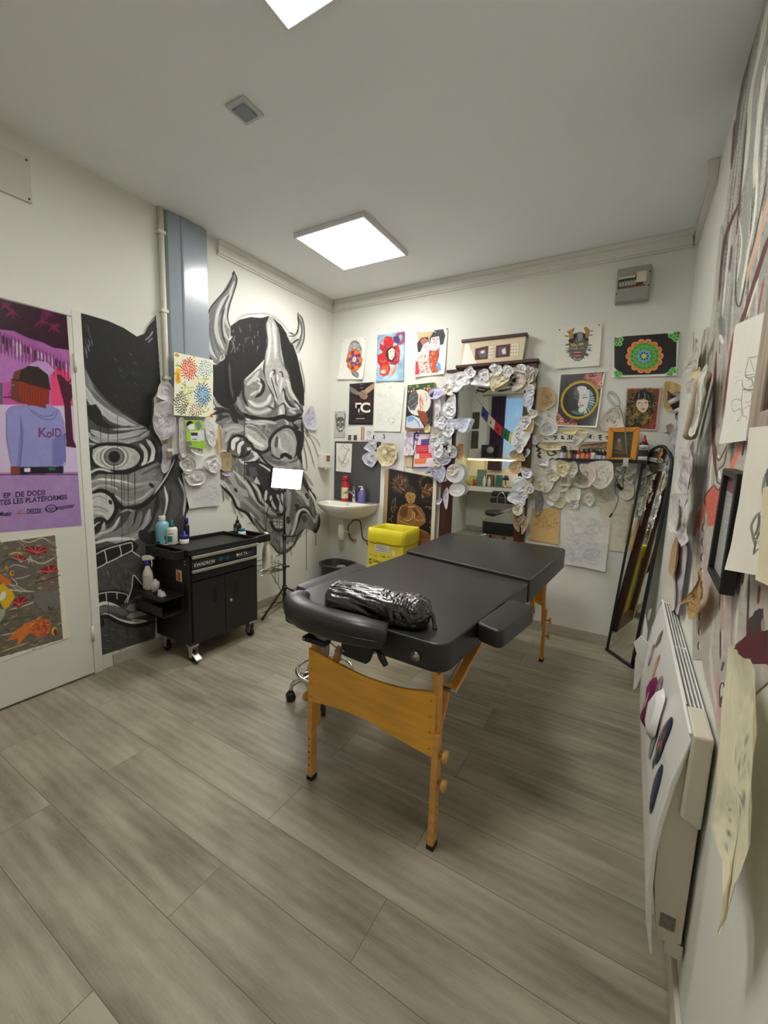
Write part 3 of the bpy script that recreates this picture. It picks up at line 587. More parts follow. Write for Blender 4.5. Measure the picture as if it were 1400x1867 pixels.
for P, w, c in (([205,130,195,300,188,500,192,700,208,860],6,mar),([170,150,160,500,130,800,110,1000],11,(158,160,151)),([150,200,135,500,110,760],4,(120,122,115)),([232,250,222,400,205,560],3,(222,220,208)),([300,20,270,250,240,480,215,560],4,(130,50,52)),([250,120,240,350,225,600],4,(150,150,143)),([200,650,215,745,250,690,266,650],2.6,mar),([265,660,250,760,215,800,208,860,235,872,262,780],2.4,drk),([222,700,215,730],4,(224,222,212)),([218,800,226,850],4,(224,222,212)),([300,640,290,780],7,(110,104,98)),([355,640,300,760,268,835],9,(206,116,94)),([365,640,350,720],4,drk),([215,640,225,720],6,(150,152,144))):
    R2.L(P, w, c, c2=tuple(min(255, q+22) for q in c), sf=5)
R2.P([190,880,140,950,145,1010,158,1120,205,1110,236,960,262,830,215,912], red, c2=(214,118,98), ns=.3); R2.L([192,880,140,950,146,1010], 2, drk); R2.L([192,880,215,912,236,880], 2, drk)
R2.P([130,980,85,1080,76,1190,118,1110,142,1010], (186,92,78), c2=(206,130,112), ns=.3)
for k in range(34):
    x = random.uniform(70, 330); y = random.uniform(1050, 1500); R2.L([x, y, x-random.uniform(0,16), y+random.uniform(120,380)], random.uniform(1.4,4.5), random.choice((pk, (222,206,194), (190,172,160), (214,150,138), (224,216,204))), a=.7)
for k in range(9):
    y = 1100+k*84; R2.L([130-k*3,y,124-k*3,y+28,131-k*3,y+50], 2.2, drk); R2.L([136-k*3,y+10,134-k*3,y+50], 1.6, (226,222,212))
for k in range(24): R2.L([158-k*.7,640+k*9,168-k*.7,642+k*9], .9, (88,88,82), curve=0, tip=0)
for P, w, c in (([362,1360,350,1450],4,drk),([392,1380,378,1760],4,(70,66,60)),([230,1350,222,1600],2,drk),([330,1400,310,1867],5,(216,208,198)),([300,1500,290,1800],4,(168,150,144)),([240,1480,230,1867],5,(190,164,150)),([200,1500,170,1867],4,(206,196,186)),([450,1450,440,1560],5,(110,70,74))): R2.L(P, w, c)
R2.P([390,1640,470,1580,480,1760,510,1867,510,1900,300,1900,312,1790,372,1740], (82,50,50), c2=(104,46,52), ns=.3); R2.P([390,1680,420,1600,455,1580,470,1700,440,1800,400,1780], (66,60,58)); R2.E(470,1680,12,40,(150,140,134))
R3.P([320,90,380,20,515,-5,515,220,420,150,330,130,312,230,290,310,284,120], (104,42,50), c2=(84,36,42), ns=.3)
for P, w, c in (([290,180,287,500,250,730],6,(152,76,88)),([215,-10,213,180],2.4,drk),([228,-10,226,120],2,(226,222,212)),([200,260,212,500,230,640],9,(206,164,162)),([240,440,250,620],6,(190,120,126)),([150,100,165,300,190,480],6,(214,206,198)),([110,60,140,300],4,(184,180,172)),([236,190,220,250],4,(96,88,82)),([262,730,236,830],4,drk),([500,-5,480,160],4,(60,50,48))): R3.L(P, w, c)
R3.E(226,390,22,84,(222,216,204)); R3.R(226,390,17,70,2.4,drk); R3.E(238,340,6,14,drk); R3.P([205,440,222,400,240,420,232,480,208,470], (80,74,66))
# soft end of the painting towards plain plaster
cv.mesh('mural', wall_map(0, W-.002), M_MURAL, WALL_R, cut=True)
# ================================================================ massage table, wrapped roll, stool
M_VINYL = mat('black_vinyl', (37,37,36), .40, var=.08, scale=6, bump=.10, bscale=260, spec=.55)
M_BEECH = mat('varnished_beech', (222,162,84), .38, var=.10, scale=5, stretch=(1.2,1.2,9), spec=.5, coat=.2)
M_BEECH2 = mat('honey_beech_board', (236,174,62), .36, var=.09, scale=4, stretch=(1.5,1,11), spec=.5, coat=.2)
M_BLKPL = mat('black_plastic', (24,24,24), .4, var=.1)
M_CHROME = mat('chrome', (214,214,212), .12, 1, var=.02)
M_STEEL = mat('dull_steel', (150,148,142), .35, 1, var=.05)
M_BRASS = mat('brass_bolt', (196,160,84), .3, .9, var=.04)
M_RUB = mat('black_rubber', (22,22,22), .6, var=.1)
def rounded(q, r, n=6):
    q = [np.array(p, float) for p in q]; out = []
    for i, p in enumerate(q):
        a, b = q[i-1]-p, q[(i+1) % len(q)]-p; ri = r[i] if np.ndim(r) else r
        A_, B_ = p+a/np.linalg.norm(a)*ri, p+b/np.linalg.norm(b)*ri
        out += [tuple((1-t)**2*A_+2*t*(1-t)*p+t*t*B_) for t in np.linspace(0, 1, n)]
    return out
def smooth(o, ang=50):
    o.data.polygons.foreach_set('use_smooth', [True]*len(o.data.polygons)); return o
tb = thing('massage_table', 'black padded folding massage table on honey-coloured wooden legs in the middle of the room', 'massage table', (1.86, -1.35, 0))
NL, NR, FR, FL_ = (1.455,-2.165), (2.165,-2.195), (2.29,-.45), (1.462,-.41)
HL, HR = (1.495,-1.175), (2.232,-1.335)
def pad(name, q, r, z0, z1, bev=.03):
    mb = MB(); mb.prism(rounded(q, r), lambda u, v, d: (u, v, d), z0, z1)
    return smooth(mb.build(name, M_VINYL, tb, bevel=bev, seg=6))
pad('mattress', [NL, NR, (HR[0],HR[1]-.004), (HL[0],HL[1]-.004)], [.05,.06,.012,.012], .652, .748, .045)
pad('mattress', [(HL[0]-.004,HL[1]+.004), (HR[0]+.006,HR[1]+.004), FR, FL_], [.012,.012,.075,.075], .645, .762, .052)
fr = MB()
for a, b in ((NL, FL_), (NR, FR)):
    s = .05 if a is NL else -.05
    fr.bar((a[0]+s, a[1]+.04, .640), (b[0]+s, b[1]-.06, .640), .022, .022)
for y, x0, x1 in ((-2.13,1.60,2.12),(-.50,1.53,2.20),(-1.28,1.58,2.16)): fr.bar((x0,y,.640), (x1,y,.640), .022, .022)
fr.build('under_frame', M_BEECH, tb)
def leg(top, foot, inner, ext_side, z_ext):
    lg = MB().bar((*top, .628), (top[0]+(foot[0]-top[0])*.6, top[1]+(foot[1]-top[1])*.6, .235), .034, .022, (1,0,0)).build('leg', M_BEECH, tb, bevel=.002)
    e = MB(); ex = ext_side*.0
    e.bar((foot[0]+ex, foot[1]-.024, z_ext), (foot[0]+ex, foot[1]-.024, .016), .034, .022, (1,0,0)); e.build('leg_extension', M_BEECH, lg, bevel=.002)
    MB().box(foot[0]+ex-.0135, foot[0]+ex+.0135, foot[1]-.042, foot[1]-.006, 0, .018).build('foot_cap', M_RUB, lg, bevel=.002)
    for z in ((z_ext-.075, z_ext-.18) if ext_side > 0 else (z_ext-.075,)):
        k = MB(); x = foot[0]+ext_side*.012; k.lathe([(.006,0),(.006,.012),(.019,.013),(.021,.018),(.019,.026),(.0,.028)], (x, foot[1]-.024, z), 14, (ext_side,0,0)); k.build('knob', mat('turned_wood_knob', (206,160,84), .4), lg)
    for z in np.arange(.07, z_ext-.22, .028):
        h = MB(); h.lathe([(.0035,0),(.003,.0006)], (foot[0]+ex+(.0108 if ext_side > 0 else .0), foot[1]-.024-(.0 if ext_side > 0 else .0172), z), 8, (1,0,0) if ext_side > 0 else (0,-1,0))
        h.build('peg_hole', mat('dark_hole', (60,36,14), .8), lg)
    return lg
leg((2.122,-2.135), (2.134,-2.120), 0, 1, .425); leg((1.607,-2.128), (1.592,-2.105), 0, -1, .425)
leg((2.180,-.545), (2.203,-.505), 0, 1, .36); leg((1.56,-.505), (1.545,-.475), 0, -1, .36)
def endboard(y, xs0, xs1, top, bot):
    t = np.array([(xs0+(xs1-xs0)*u, z) for u, z in top]); b = np.array([(xs0+(xs1-xs0)*u, z) for u, z in bot])
    poly = list(map(tuple, np.vstack([catmull(t, 6), catmull(b, 6)])))
    mb = MB(); mb.prism(poly, lambda u, v, d: (u, d, v), y, y-.012); o = mb.build('end_board', M_BEECH2, tb, bevel=.0015)
    for x in (xs0+.016, xs1-.014):
        for k in range(4):
            z0 = (top[0][1] if x < (xs0+xs1)/2 else top[-1][1])-.022; z1 = (bot[-1][1] if x < (xs0+xs1)/2 else bot[0][1])+.022
            MB().lathe([(.0048,0),(.004,.002),(0,.003)], (x, y-.012, z0+(z1-z0)*k/3), 10, (0,-1,0)).build('bolt', M_BRASS, o)
    return o
yb = -2.150
U = lambda px: (bw(px, 1200, yb)[0]-1.598)/(2.128-1.598)
topE = [(0, bw(576,1183,yb)[2]), (U(621), bw(621,1209,yb)[2]), (U(673), bw(673,1234,yb)[2]), (U(737), bw(737,1253,yb)[2]), (.955, bw(780,1257,yb)[2]), (1, bw(792,1263,yb)[2])]
botE = [(1, bw(786,1372,yb)[2]), (.965, bw(776,1371,yb)[2]), (U(720), bw(720,1339,yb)[2]), (U(673), bw(673,1311,yb)[2]), (U(621), bw(621,1290,yb)[2]), (0, bw(576,1279,yb)[2])]
endboard(yb, 1.598, 2.128, topE, botE)
endboard(-.500, 1.535, 2.195, [(0,.575),(.25,.52),(.5,.49),(.75,.52),(1,.575)], [(1,.36),(.75,.42),(.5,.45),(.25,.42),(0,.36)])
def brace(x, y0, y1, s):     # folding strut from the under frame to the leg, with a knuckle
    k = (x, y0+s*.10, .505)
    MB().bar((x, y1, .630), k, .020, .032, (1,0,0)).build('brace', M_BEECH, tb, bevel=.002)
    MB().bar((x-.020, k[1]+s*.015, k[2]+.015), (x-.020, y0-s*.0, .33), .018, .028, (1,0,0)).build('brace', M_BEECH, tb, bevel=.002)
    MB().cyl((x-.034, *k[1:]), (x+.014, *k[1:]), .008).build('knuckle_bolt', M_STEEL, tb)
brace(2.128, -2.115, -1.48, 1); brace(1.640, -2.100, -1.50, 1); brace(2.150, -.56, -.98, -1); brace(1.60, -.52, -.94, -1)
for x, y in ((2.095,-2.115),(1.655,-2.10)):
    MB().tube([(x,y,.59),(x,y+.11,.485),(x,-1.62,.60),(x+.06,-1.28,.605)], .0022, 6).build('cable', M_STEEL, tb)
# arm rests on either side
def armrest(P, z0, z1, bracket):
    q = [tuple(p[:2]) for p in P]
    o = MB(); o.prism(rounded(q, .034, 5), lambda u, v, d: (u, v, d), z0, z1); o = smooth(o.build('armrest', M_VINYL, tb, bevel=.024, seg=5))
    MB().box(*bracket).build('bracket', M_BLKPL, o, bevel=.003); return o
za = .752
armrest([fl(867,1134,za), fl(914,1153,za), fl(977,1106,za), fl(931,1090,za)], za-.066, za, (2.12, 2.24, -1.66, -1.54, .640, .676))
armrest([(1.335,-1.96), (1.435,-1.97), (1.420,-1.47), (1.325,-1.45)], .635, .722, (1.40, 1.60, -1.76, -1.66, .605, .64))
# crescent face cradle strapped over the near left corner
fc = MB(); zc = .672
path = [bw(704,1160,-2.225), bw(655,1150,-2.262), bw(604,1137,-2.262), bw(562,1123,-2.245), fl(543,1110,.735), fl(539,1100,.735), fl(552,1090,.735)]
pr = [(math.copysign(abs(math.cos(t))**.6, math.cos(t))*1.0, math.copysign(abs(math.sin(t))**.6, math.sin(t))*.95) for t in np.linspace(0, 2*PI, 20, endpoint=False)]
fc.tube(path, [.040,.046,.047,.047,.046,.044,.034], curve=8, prof=pr, up=(0,0,1))
cr = fc.build('face_cradle', M_VINYL, tb)
sm_ = MB(); P = catmull(path, 8); 
sm_.tube([p+np.array((0,0,-.004)) for p in P[2:-4]], .0485, n=20, prof=[(a*1.0, b*.06) for a, b in pr], up=(0,0,1), caps=True)
sm_.build('seam_piping', mat('black_piping', (16,16,16), .5), cr)
b0, b1, b2 = bw(566,1164,-2.245), bw(648,1186,-2.235), bw(700,1197,-2.225)
MB().box(b0[0]-.03, b0[0]+.07, b0[1]-.012, b0[1]+.03, b0[2]-.012, b0[2]+.006).build('bracket', M_BLKPL, cr, bevel=.004)
q = MB(); q.prism(rounded([(b1[0]-.055,b1[2]-.028),(b1[0]+.05,b1[2]-.034),(b1[0]+.075,b1[2]+.03),(b1[0]-.055,b1[2]+.035)], .012), lambda u, v, d: (u, d, v), b1[1]-.006, b1[1]+.012); q.build('bracket', M_BLKPL, cr, bevel=.002)
lv = MB(); lv.tube([b2+np.array((-.022,-.006,.018)), b2+np.array((-.004,-.010,.002)), b2+np.array((.016,-.012,-.022))], [.006,.012,.009], 12, curve=5); lv.build('clamp_lever', M_BLKPL, cr)
for c in (b0+np.array((-.018,-.014,-.002)), b1+np.array((-.042,-.008,-.008)), b2+np.array((-.022,-.02,.016))):
    MB().lathe([(.005,0),(.005,.003),(0,.004)], c, 10, (0,-1,0)).build('bolt', M_STEEL, cr)
c = bw(757, 1197, -2.196)
MB().lathe([(.017,0),(.016,.003),(.007,.004),(.006,.010),(0,.011)], c, 18, (0,-1,0)).build('socket_plate', M_STEEL, tb)
c = fl(1002, 1044, .60)
rg = MB(); rg.tube([(c[0]+.012+.02*math.cos(t)*.3, c[1]+.022*math.cos(t), .600+.022*math.sin(t)) for t in np.linspace(0, 2*PI, 20, endpoint=False)], .007, 10, closed=True); rg.build('carry_ring', M_BLKPL, tb)
# ---- wrapped roll
p0, p1 = fl(618, 1090, .800), fl(768, 1117, .795)
ax = p1-p0; ln = np.linalg.norm(ax); ax /= ln; sd = np.cross(ax, (0,0,1)); sd /= np.linalg.norm(sd); upv = np.cross(sd, ax)
nu, nv = 150, 120
u = np.linspace(-.045, ln+.035, nu); t = np.linspace(0, 2*PI, nv, endpoint=False); UU, TT = np.meshgrid(u, t, indexing='ij')
e = np.clip(np.minimum(UU+.045, ln+.035-UU)/.05, 0, 1); e = np.sqrt(1-(1-e)**2)
a = (.076-.012*UU/ln)*e*(1+.10*(fbm(UU*14+3, np.cos(TT)*2+5, 2)-.5)); b = (.062-.010*UU/ln)*e*(1+.12*(fbm(UU*12, np.sin(TT)*2+9, 5)-.5))
cxx = np.sign(np.cos(TT))*np.abs(np.cos(TT))**.8; szz = np.sign(np.sin(TT))*np.abs(np.sin(TT))**.8
right = np.clip((UU/ln-.45)*3, 0, 1)
w1 = vnoise(np.cos(TT)*14+20, UU*22+np.sin(TT)*5, 3)*(1-right)+fbm(UU*95, np.cos(TT)*9+np.sin(TT)*7+30, 4, 3)*right*1.5
cr_ = (w1-.5)*.008*e
V = p0+ax*(UU+cr_*.4)[..., None]+sd*((a+cr_)*cxx)[..., None]+upv*((b+cr_)*szz)[..., None]
V[..., 2] = np.maximum(V[..., 2], .7465)
ids = np.arange(nu*nv).reshape(nu, nv); nx_ = np.roll(ids, -1, 1)
Q = np.stack([ids[:-1], nx_[:-1], nx_[1:], ids[1:]], -1).reshape(-1, 4)
M_FILM = mat('black_shrink_film', (15,13,11), .10, var=.2, scale=20, spec=.8, coat=.8, bump=.5, bscale=150)
rl = link('bolster', npmesh('bolster', V.reshape(-1, 3), Q), M_FILM)
tag(rl, 'bolster cushion wrapped in crinkled shiny black plastic film lying on the massage table', 'cushion')
tw = MB(); e1 = p1+ax*.028; tw.tube([e1, e1+ax*.012+np.array((0,0,-.004)), e1+ax*.02+np.array((0,-.004,-.03)), e1+ax*.024+np.array((0,-.006,-.046))], [.018,.007,.006,.009], 10, curve=4); tw.build('twisted_end', M_FILM, rl)
# ---- stool whose base shows behind the table leg
sx, sy = fl(592, 1220, .15)[:2]
st = thing('stool', 'chrome stool base on black casters behind the near left table leg', 'stool', (sx, sy, 0))
MB().lathe([(.024,.10),(.024,.30),(.017,.305),(.017,.50)], (sx,sy,0), 20).build('gas_column', M_STEEL, st)
MB().lathe([(.0,.50),(.13,.50),(.145,.52),(.145,.545),(.13,.565),(.0,.57)], (sx,sy,0), 32).build('seat', M_VINYL, st)
c0 = fl(530, 1268, .03); a0 = math.atan2(c0[1]-sy, c0[0]-sx); R0 = math.hypot(c0[0]-sx, c0[1]-sy); RF = float(np.linalg.norm(fl(541,1222,.15)[:2]-np.array((sx,sy))))
rg = MB(); rg.tube([(sx+RF*math.cos(t), sy+RF*math.sin(t), .150) for t in np.linspace(0, 2*PI, 40, endpoint=False)], .0095, 10, closed=True)
for k in range(5):
    t = k*2*PI/5+a0; rg.tube([(sx+.022*math.cos(t), sy+.022*math.sin(t), .14), (sx+RF*math.cos(t), sy+RF*math.sin(t), .150)], .006, 8)
rg.build('foot_ring', M_CHROME, st)
for k in range(5):
    t = a0+k*2*PI/5; d = np.array((math.cos(t), math.sin(t), 0)); o = np.array((sx, sy, 0))
    lg = MB().tube([o+(0,0,.125), o+d*R0*.55+(0,0,.115), o+d*R0*.92+(0,0,.095), o+d*R0+(0,0,.058)], [.015,.014,.012,.010], 10, curve=5).build('leg', M_CHROME, st)
    cs = MB()
    for s in (-1, 1): cs.lathe([(.0,0),(.021,.0),(.025,.004),(.025,.014),(.021,.018),(0,.018)], o+d*R0+np.array((-d[1],d[0],0))*(s*.012-.009)+(0,0,.0255), 18, (-d[1],d[0],0))
    cs.lathe([(.012,.03),(.017,.04),(.012,.06),(.006,.066)], o+d*R0, 12); cs.build('caster', M_BLKPL, lg)
# ================================================================ tool cart, the things on it, and the lamp on its tripod
M_CART = mat('black_powder_coat', (26,26,27), .42, var=.08, scale=40, bump=.06, bscale=400)
M_CARTD = mat('black_recess', (9,9,9), .7, var=.05)
M_ALU = mat('satin_aluminium', (206,204,198), .34, .85, var=.03)
ct = thing('tool_cart', 'black metal tool cart on casters with two drawers and two doors against the painted wall', 'tool cart', (.215, -1.57, 0))
X0, X1, Y0, Y1, ZB, ZT = .03, .395, -1.838, -1.305, .118, .690
MB().box(X0, X1-.012, Y0, Y1, ZB, ZT).build('body', M_CART, ct, bevel=.006)
ry = MB()
ry.box(X0-.004, X1+.004, Y0-.004, Y1+.004, ZT, ZT+.012)
for b in ((X0-.004,X1+.004,Y0-.004,Y0+.006),(X0-.004,X1+.004,Y1-.006,Y1+.004),(X0-.004,X0+.006,Y0+.006,Y1-.006),(X1-.006,X1+.004,Y0+.006,Y1-.006)): ry.box(*b, ZT+.012, ZT+.034)
ry.build('tray', M_CART, ct, bevel=.003)
for z0, z1, zh in ((.607,.683,.678),(.532,.600,.592)):
    d = MB().box(X1-.012, X1+.004, Y0+.016, Y1-.016, z0, z1).build('drawer', M_CART, ct, bevel=.002)
    MB().box(X1+.004, X1+.022, Y0+.010, Y1-.016, zh-.008, zh+.010).build('handle', M_ALU, d, bevel=.004)
ym = -1.590
for y0, y1, ys in ((Y0+.016, ym-.002, -1.667), (ym+.002, Y1-.016, -1.503)):
    d = MB().box(X1-.012, X1+.003, y0, y1, .140, .522).build('door', M_CART, ct, bevel=.002)
    MB().box(X1+.002, X1+.0045, ys-.011, ys+.011, .358, .462).build('grip_slot', M_CARTD, d, bevel=.001)
    if y0 > ym: MB().lathe([(.010,0),(.010,.004),(.006,.005),(0,.005)], (X1+.003, -1.546, .338), 14, (1,0,0)).build('lock', M_ALU, d)
def drw(x, y, z0): return lambda u, v: np.stack([np.full(np.shape(u), x), y+u, z0+v], -1)
drs = [o for o in ct.children if o.name.startswith('drawer')][0]
M_WTX = mat('white_lettering', (214,212,204), .5, var=.01); M_TEAL = mat('teal_lettering', (64,150,166), .5, var=.01); M_GRY = mat('grey_lettering', (120,118,112), .5, var=.01)
lettering('KWADRON', 'lettering', drw(X1+.0048, -1.812, .618), M_WTX, drs, .030, bold=.0006, shear=.15, sx=.92)
bx = MB(); yb0, yb1, zb0, zb1 = -1.822, -1.672, .610, .648
for b in ((yb0,yb1,zb0,zb0+.0014),(yb0,yb1,zb1-.0014,zb1),(yb0,yb0+.0014,zb0,zb1),(yb1-.0014,yb1,zb0,zb1)): bx.box(X1+.0042, X1+.0046, *b)
bx.build('logo_border', M_GRY, drs)
lettering('dr', 'lettering', drw(X1+.0048, -1.636, .622), M_TEAL, drs, .040); lettering('p', 'lettering', drw(X1+.0048, -1.575, .622), M_TEAL, drs, .040)
MB().lathe([(.0065,0),(.0065,.0003),(0,.0004)], (X1+.0043, -1.589, .632), 14, (1,0,0)).build('logo_drop', mat('dark_teal_drop', (30,64,76), .5), drs)
lettering('HI TA', 'lettering', drw(X1+.0048, -1.474, .622), M_WTX, drs, .030, bold=.0004, sx=.9); lettering('KING', 'lettering', drw(X1+.0048, -1.402, .622), M_GRY, drs, .024, sx=.8)
sh = MB(); sh.prism([(0,0),(.009,.004),(.010,.018),(0,.021),(-.010,.018),(-.009,.004)], lambda u, v, d: (d, -1.488+u, .622+v), X1+.0042, X1+.0046); sh.build('logo_shield', M_WTX, drs)
MB().box(X1+.0042, X1+.0046, -1.490, -1.365, .612, .6145).build('logo_rule', M_GRY, drs)
def caster(x, y, brake=False):
    c = MB(); c.lathe([(0,-.012),(.030,-.012),(.036,-.008),(.036,.008),(.030,.012),(0,.012)], (x, y, .0365), 22, (0,1,0))
    w = c.build('caster', M_RUB, ct)
    f = MB()
    for s in (-1, 1): f.prism([(-.012,.03),(.014,.03),(.026,.104),(-.022,.104)], lambda u, v, d: (x+u, d, v), y+s*.017-.0015, y+s*.017+.0015)
    f.box(x-.028, x+.028, y-.026, y+.026, .103, .118); f.build('fork', M_ALU, w, bevel=.001)
    if brake: MB().hexa([(x+.02,y-.02,.052),(x+.062,y-.02,.020),(x+.062,y+.02,.020),(x+.02,y+.02,.052)], [(x+.02,y-.02,.062),(x+.066,y-.02,.030),(x+.066,y+.02,.030),(x+.02,y+.02,.062)]).build('brake_pedal', M_ALU, w, bevel=.002)
caster(.345, -1.800, True); caster(.345, -1.345); caster(.075, -1.800); caster(.075, -1.345)
# side racks
rk = MB(); rk.box(.06, .34, -1.985, -1.842, .436, .448).box(.06, .34, -1.985, -1.978, .448, .462).box(.06,.34,-1.846,-1.838,.436,.52); rk.build('side_rack', M_CART, ct, bevel=.002)
rk = MB(); rk.box(.06, .33, -1.98, -1.842, .330, .342).box(.06, .33, -1.98, -1.973, .330, .40).box(.06,.33,-1.846,-1.838,.33,.42); rk.build('side_rack', M_CART, ct, bevel=.002)
h = MB(); h.box(.06, .36, -1.305, -1.155, .668, .680).box(.06, .36, -1.167, -1.155, .668, .718).box(.345,.36,-1.305,-1.155,.668,.722).box(.06,.075,-1.305,-1.155,.668,.722); h.build('side_tray', M_CART, ct, bevel=.004)
h = MB(); h.box(.06,.075,-1.90,-1.838,.668,.722).box(.345,.36,-1.90,-1.838,.668,.722).box(.06,.36,-1.905,-1.893,.668,.722).box(.06,.36,-1.893,-1.838,.668,.676); h.build('side_tray', M_CART, ct, bevel=.004)
h = MB(); h.tube([(.10,-1.305,.410),(.10,-1.00,.410),(.33,-1.00,.410),(.33,-1.305,.410)], .005, 8).tube([(.10,-1.305,.452),(.10,-1.00,.452),(.33,-1.00,.452),(.33,-1.305,.452)], .004, 8)
h.box(.10,.33,-1.30,-1.00,.408,.412); h.build('wire_rack', M_CHROME, ct)
for z in (.632, .652):
    for x in (.35, .10): MB().lathe([(.005,0),(.004,.002),(0,.003)], (x, Y0, z), 10, (0,-1,0)).build('screw', M_ALU, ct)
sk_ = MB().box(.262, .318, Y0-.0012, Y0-.0002, .508, .590).build('sticker', mat('cream_sticker', (214,196,170), .5, var=.05), ct, bevel=.0004)
MB().box(.274, .306, Y0-.0018, Y0-.0011, .524, .574).build('sticker_print', mat('orange_print', (196,96,60), .5, var=.5, scale=70), sk_)
# bottles
def bottle(name, label, cat, base, prof, m, cap=None, capm=None, n=24, lab=None, group=None, sy=1.0, tilt=None):
    """lathe profile (r, z) standing at base; cap profile; lab = (z0, z1, r, material, angle, half width)"""
    t = thing(name, label, cat, tuple(base), 0, group)
    MB().lathe(prof, base, n).build('body', m, t)
    if cap: MB().lathe(cap, base, 20).build('cap', capm, t)
    if lab:
        for z0, z1, r, lm, an, hw in lab:
            q = MB(); A_ = np.linspace(an-hw, an+hw, 12); V = [np.array(base)+(r*math.cos(a), r*math.sin(a), z) for z in (z0, z1) for a in A_]
            q.add(V, [(i, i+1, 12+i+1, 12+i) for i in range(11)], True); q.build('label_sticker', lm, t)
    if sy != 1: t.scale = (1, sy, 1)
    if tilt: t.rotation_euler = tilt
    return t
def flatcap(r, z, h): return [(r*.98,z),(r,z+.001),(r,z+h-.002),(r*.92,z+h),(0,z+h)]
M_CYAN = mat('pale_blue_liquid', (128,182,200), .25, var=.04); M_WPL = mat('white_plastic', (224,222,212), .38, var=.02); M_CREAM = mat('cream_plastic', (222,216,196), .38, var=.02)
M_GREENC = mat('dark_green_cap', (22,92,86), .4); M_BLUE = mat('deep_blue_plastic', (40,42,130), .35); M_TEALP = mat('teal_print', (34,134,130), .5, var=.15, scale=60); M_GRYL = mat('grey_print', (112,124,122), .5, var=.2, scale=90)
camang = lambda b: math.atan2(CAM[1]-b[1], CAM[0]-b[0])
zt = ZT+.013
wid = lambda px0, px1, b: abs(px1-px0)/FPX*float((np.array(b)-CAM)@_fw)/2
trayp = fl(306, 991, zt)
dish = MB().lathe([(0,.0),(.056,.0),(.066,.005),(.062,.0055),(.054,.002),(0,.002)], trayp, 28); one(dish, 'dish', M_WPL, 'thin white dish under the bottles on the near corner of the black cart', 'dish')
b = fl(297, 990, zt+.003); r = wid(287, 311, b)
bottle('bottle', 'pale blue disinfectant bottle with white cap on the near corner of the black cart', 'bottle', b, [(r*.9,0),(r,.006),(r,.118),(r*.82,.137),(r*.42,.147),(r*.42,.152)], M_CYAN, flatcap(r*.48,.150,.030), M_WPL, lab=[(.03,.055,r*1.01,M_GRYL,camang(b)+.5,.35)])
b = fl(314, 992, zt+.003); r = wid(304.5, 323, b)
bottle('bottle', 'white and teal lotion bottle with dark green neck beside the pale blue bottle', 'bottle', b, [(r*.92,0),(r,.006),(r,.098),(r*.86,.110),(r*.4,.114)], M_WPL, [(r*.5,.112),(r*.5,.128),(r*.3,.134),(r*.3,.158),(0,.159)], M_GREENC, lab=[(.02,.058,r*1.01,M_TEALP,camang(b)-.45,.5),(.07,.075,r*1.01,M_GRYL,camang(b)-.3,.6)])
b = fl(330, 982, zt); MBx = MB().box(b[0]-.03, b[0]+.03, b[1]-.028, b[1]+.022, zt, zt+.155); one(MBx, 'box', mat('black_card', (24,23,26), .5), 'upright black box standing behind the lotion bottle on the cart', 'box', bevel=.002)
b = fl(341, 985, zt); r = .017
bottle('bottle', 'dark bottle with deep blue pump top behind the small jar on the cart', 'bottle', b, [(r,0),(r,.10),(r*.5,.115)], mat('dark_blue_bottle', (26,26,44), .3), [(r*.6,.113),(r*.62,.128),(r*.75,.132),(r*.75,.152),(r*.4,.156),(0,.157)], M_BLUE)
b = fl(336, 991, zt); r = wid(328, 344, b)
bottle('jar', 'small white jar with blue lid and nozzle before the black box on the cart', 'jar', b, [(r*.95,0),(r,.004),(r,.036)], M_WPL, [(r*1.02,.034),(r*1.02,.054),(r*.9,.058),(r*.3,.060),(r*.28,.082),(0,.083)], M_BLUE)
b = fl(433, 971, zt); r = wid(426, 440, b)
bottle('bottle', 'black squeeze bottle with pointed nozzle at the far back corner of the cart', 'bottle', b, [(r,0),(r,.055),(r*.8,.068),(r*.45,.078)], mat('black_bottle', (28,28,28), .3), [(r*.48,.077),(r*.46,.094),(r*.2,.100),(r*.12,.128),(0,.129)], M_BLKPL, lab=[(.012,.045,r*1.02,M_GRYL,camang(b)-.5,.4)])
b = np.array((.16, -1.245, .681)); r = .028
bottle('bottle', 'white bottle with teal lid low in the tray at the cart right end', 'bottle', b, [(r,0),(r,.045),(r*.7,.05)], M_WPL, flatcap(r*.8,.05,.018), mat('teal_cap', (24,110,116), .4))
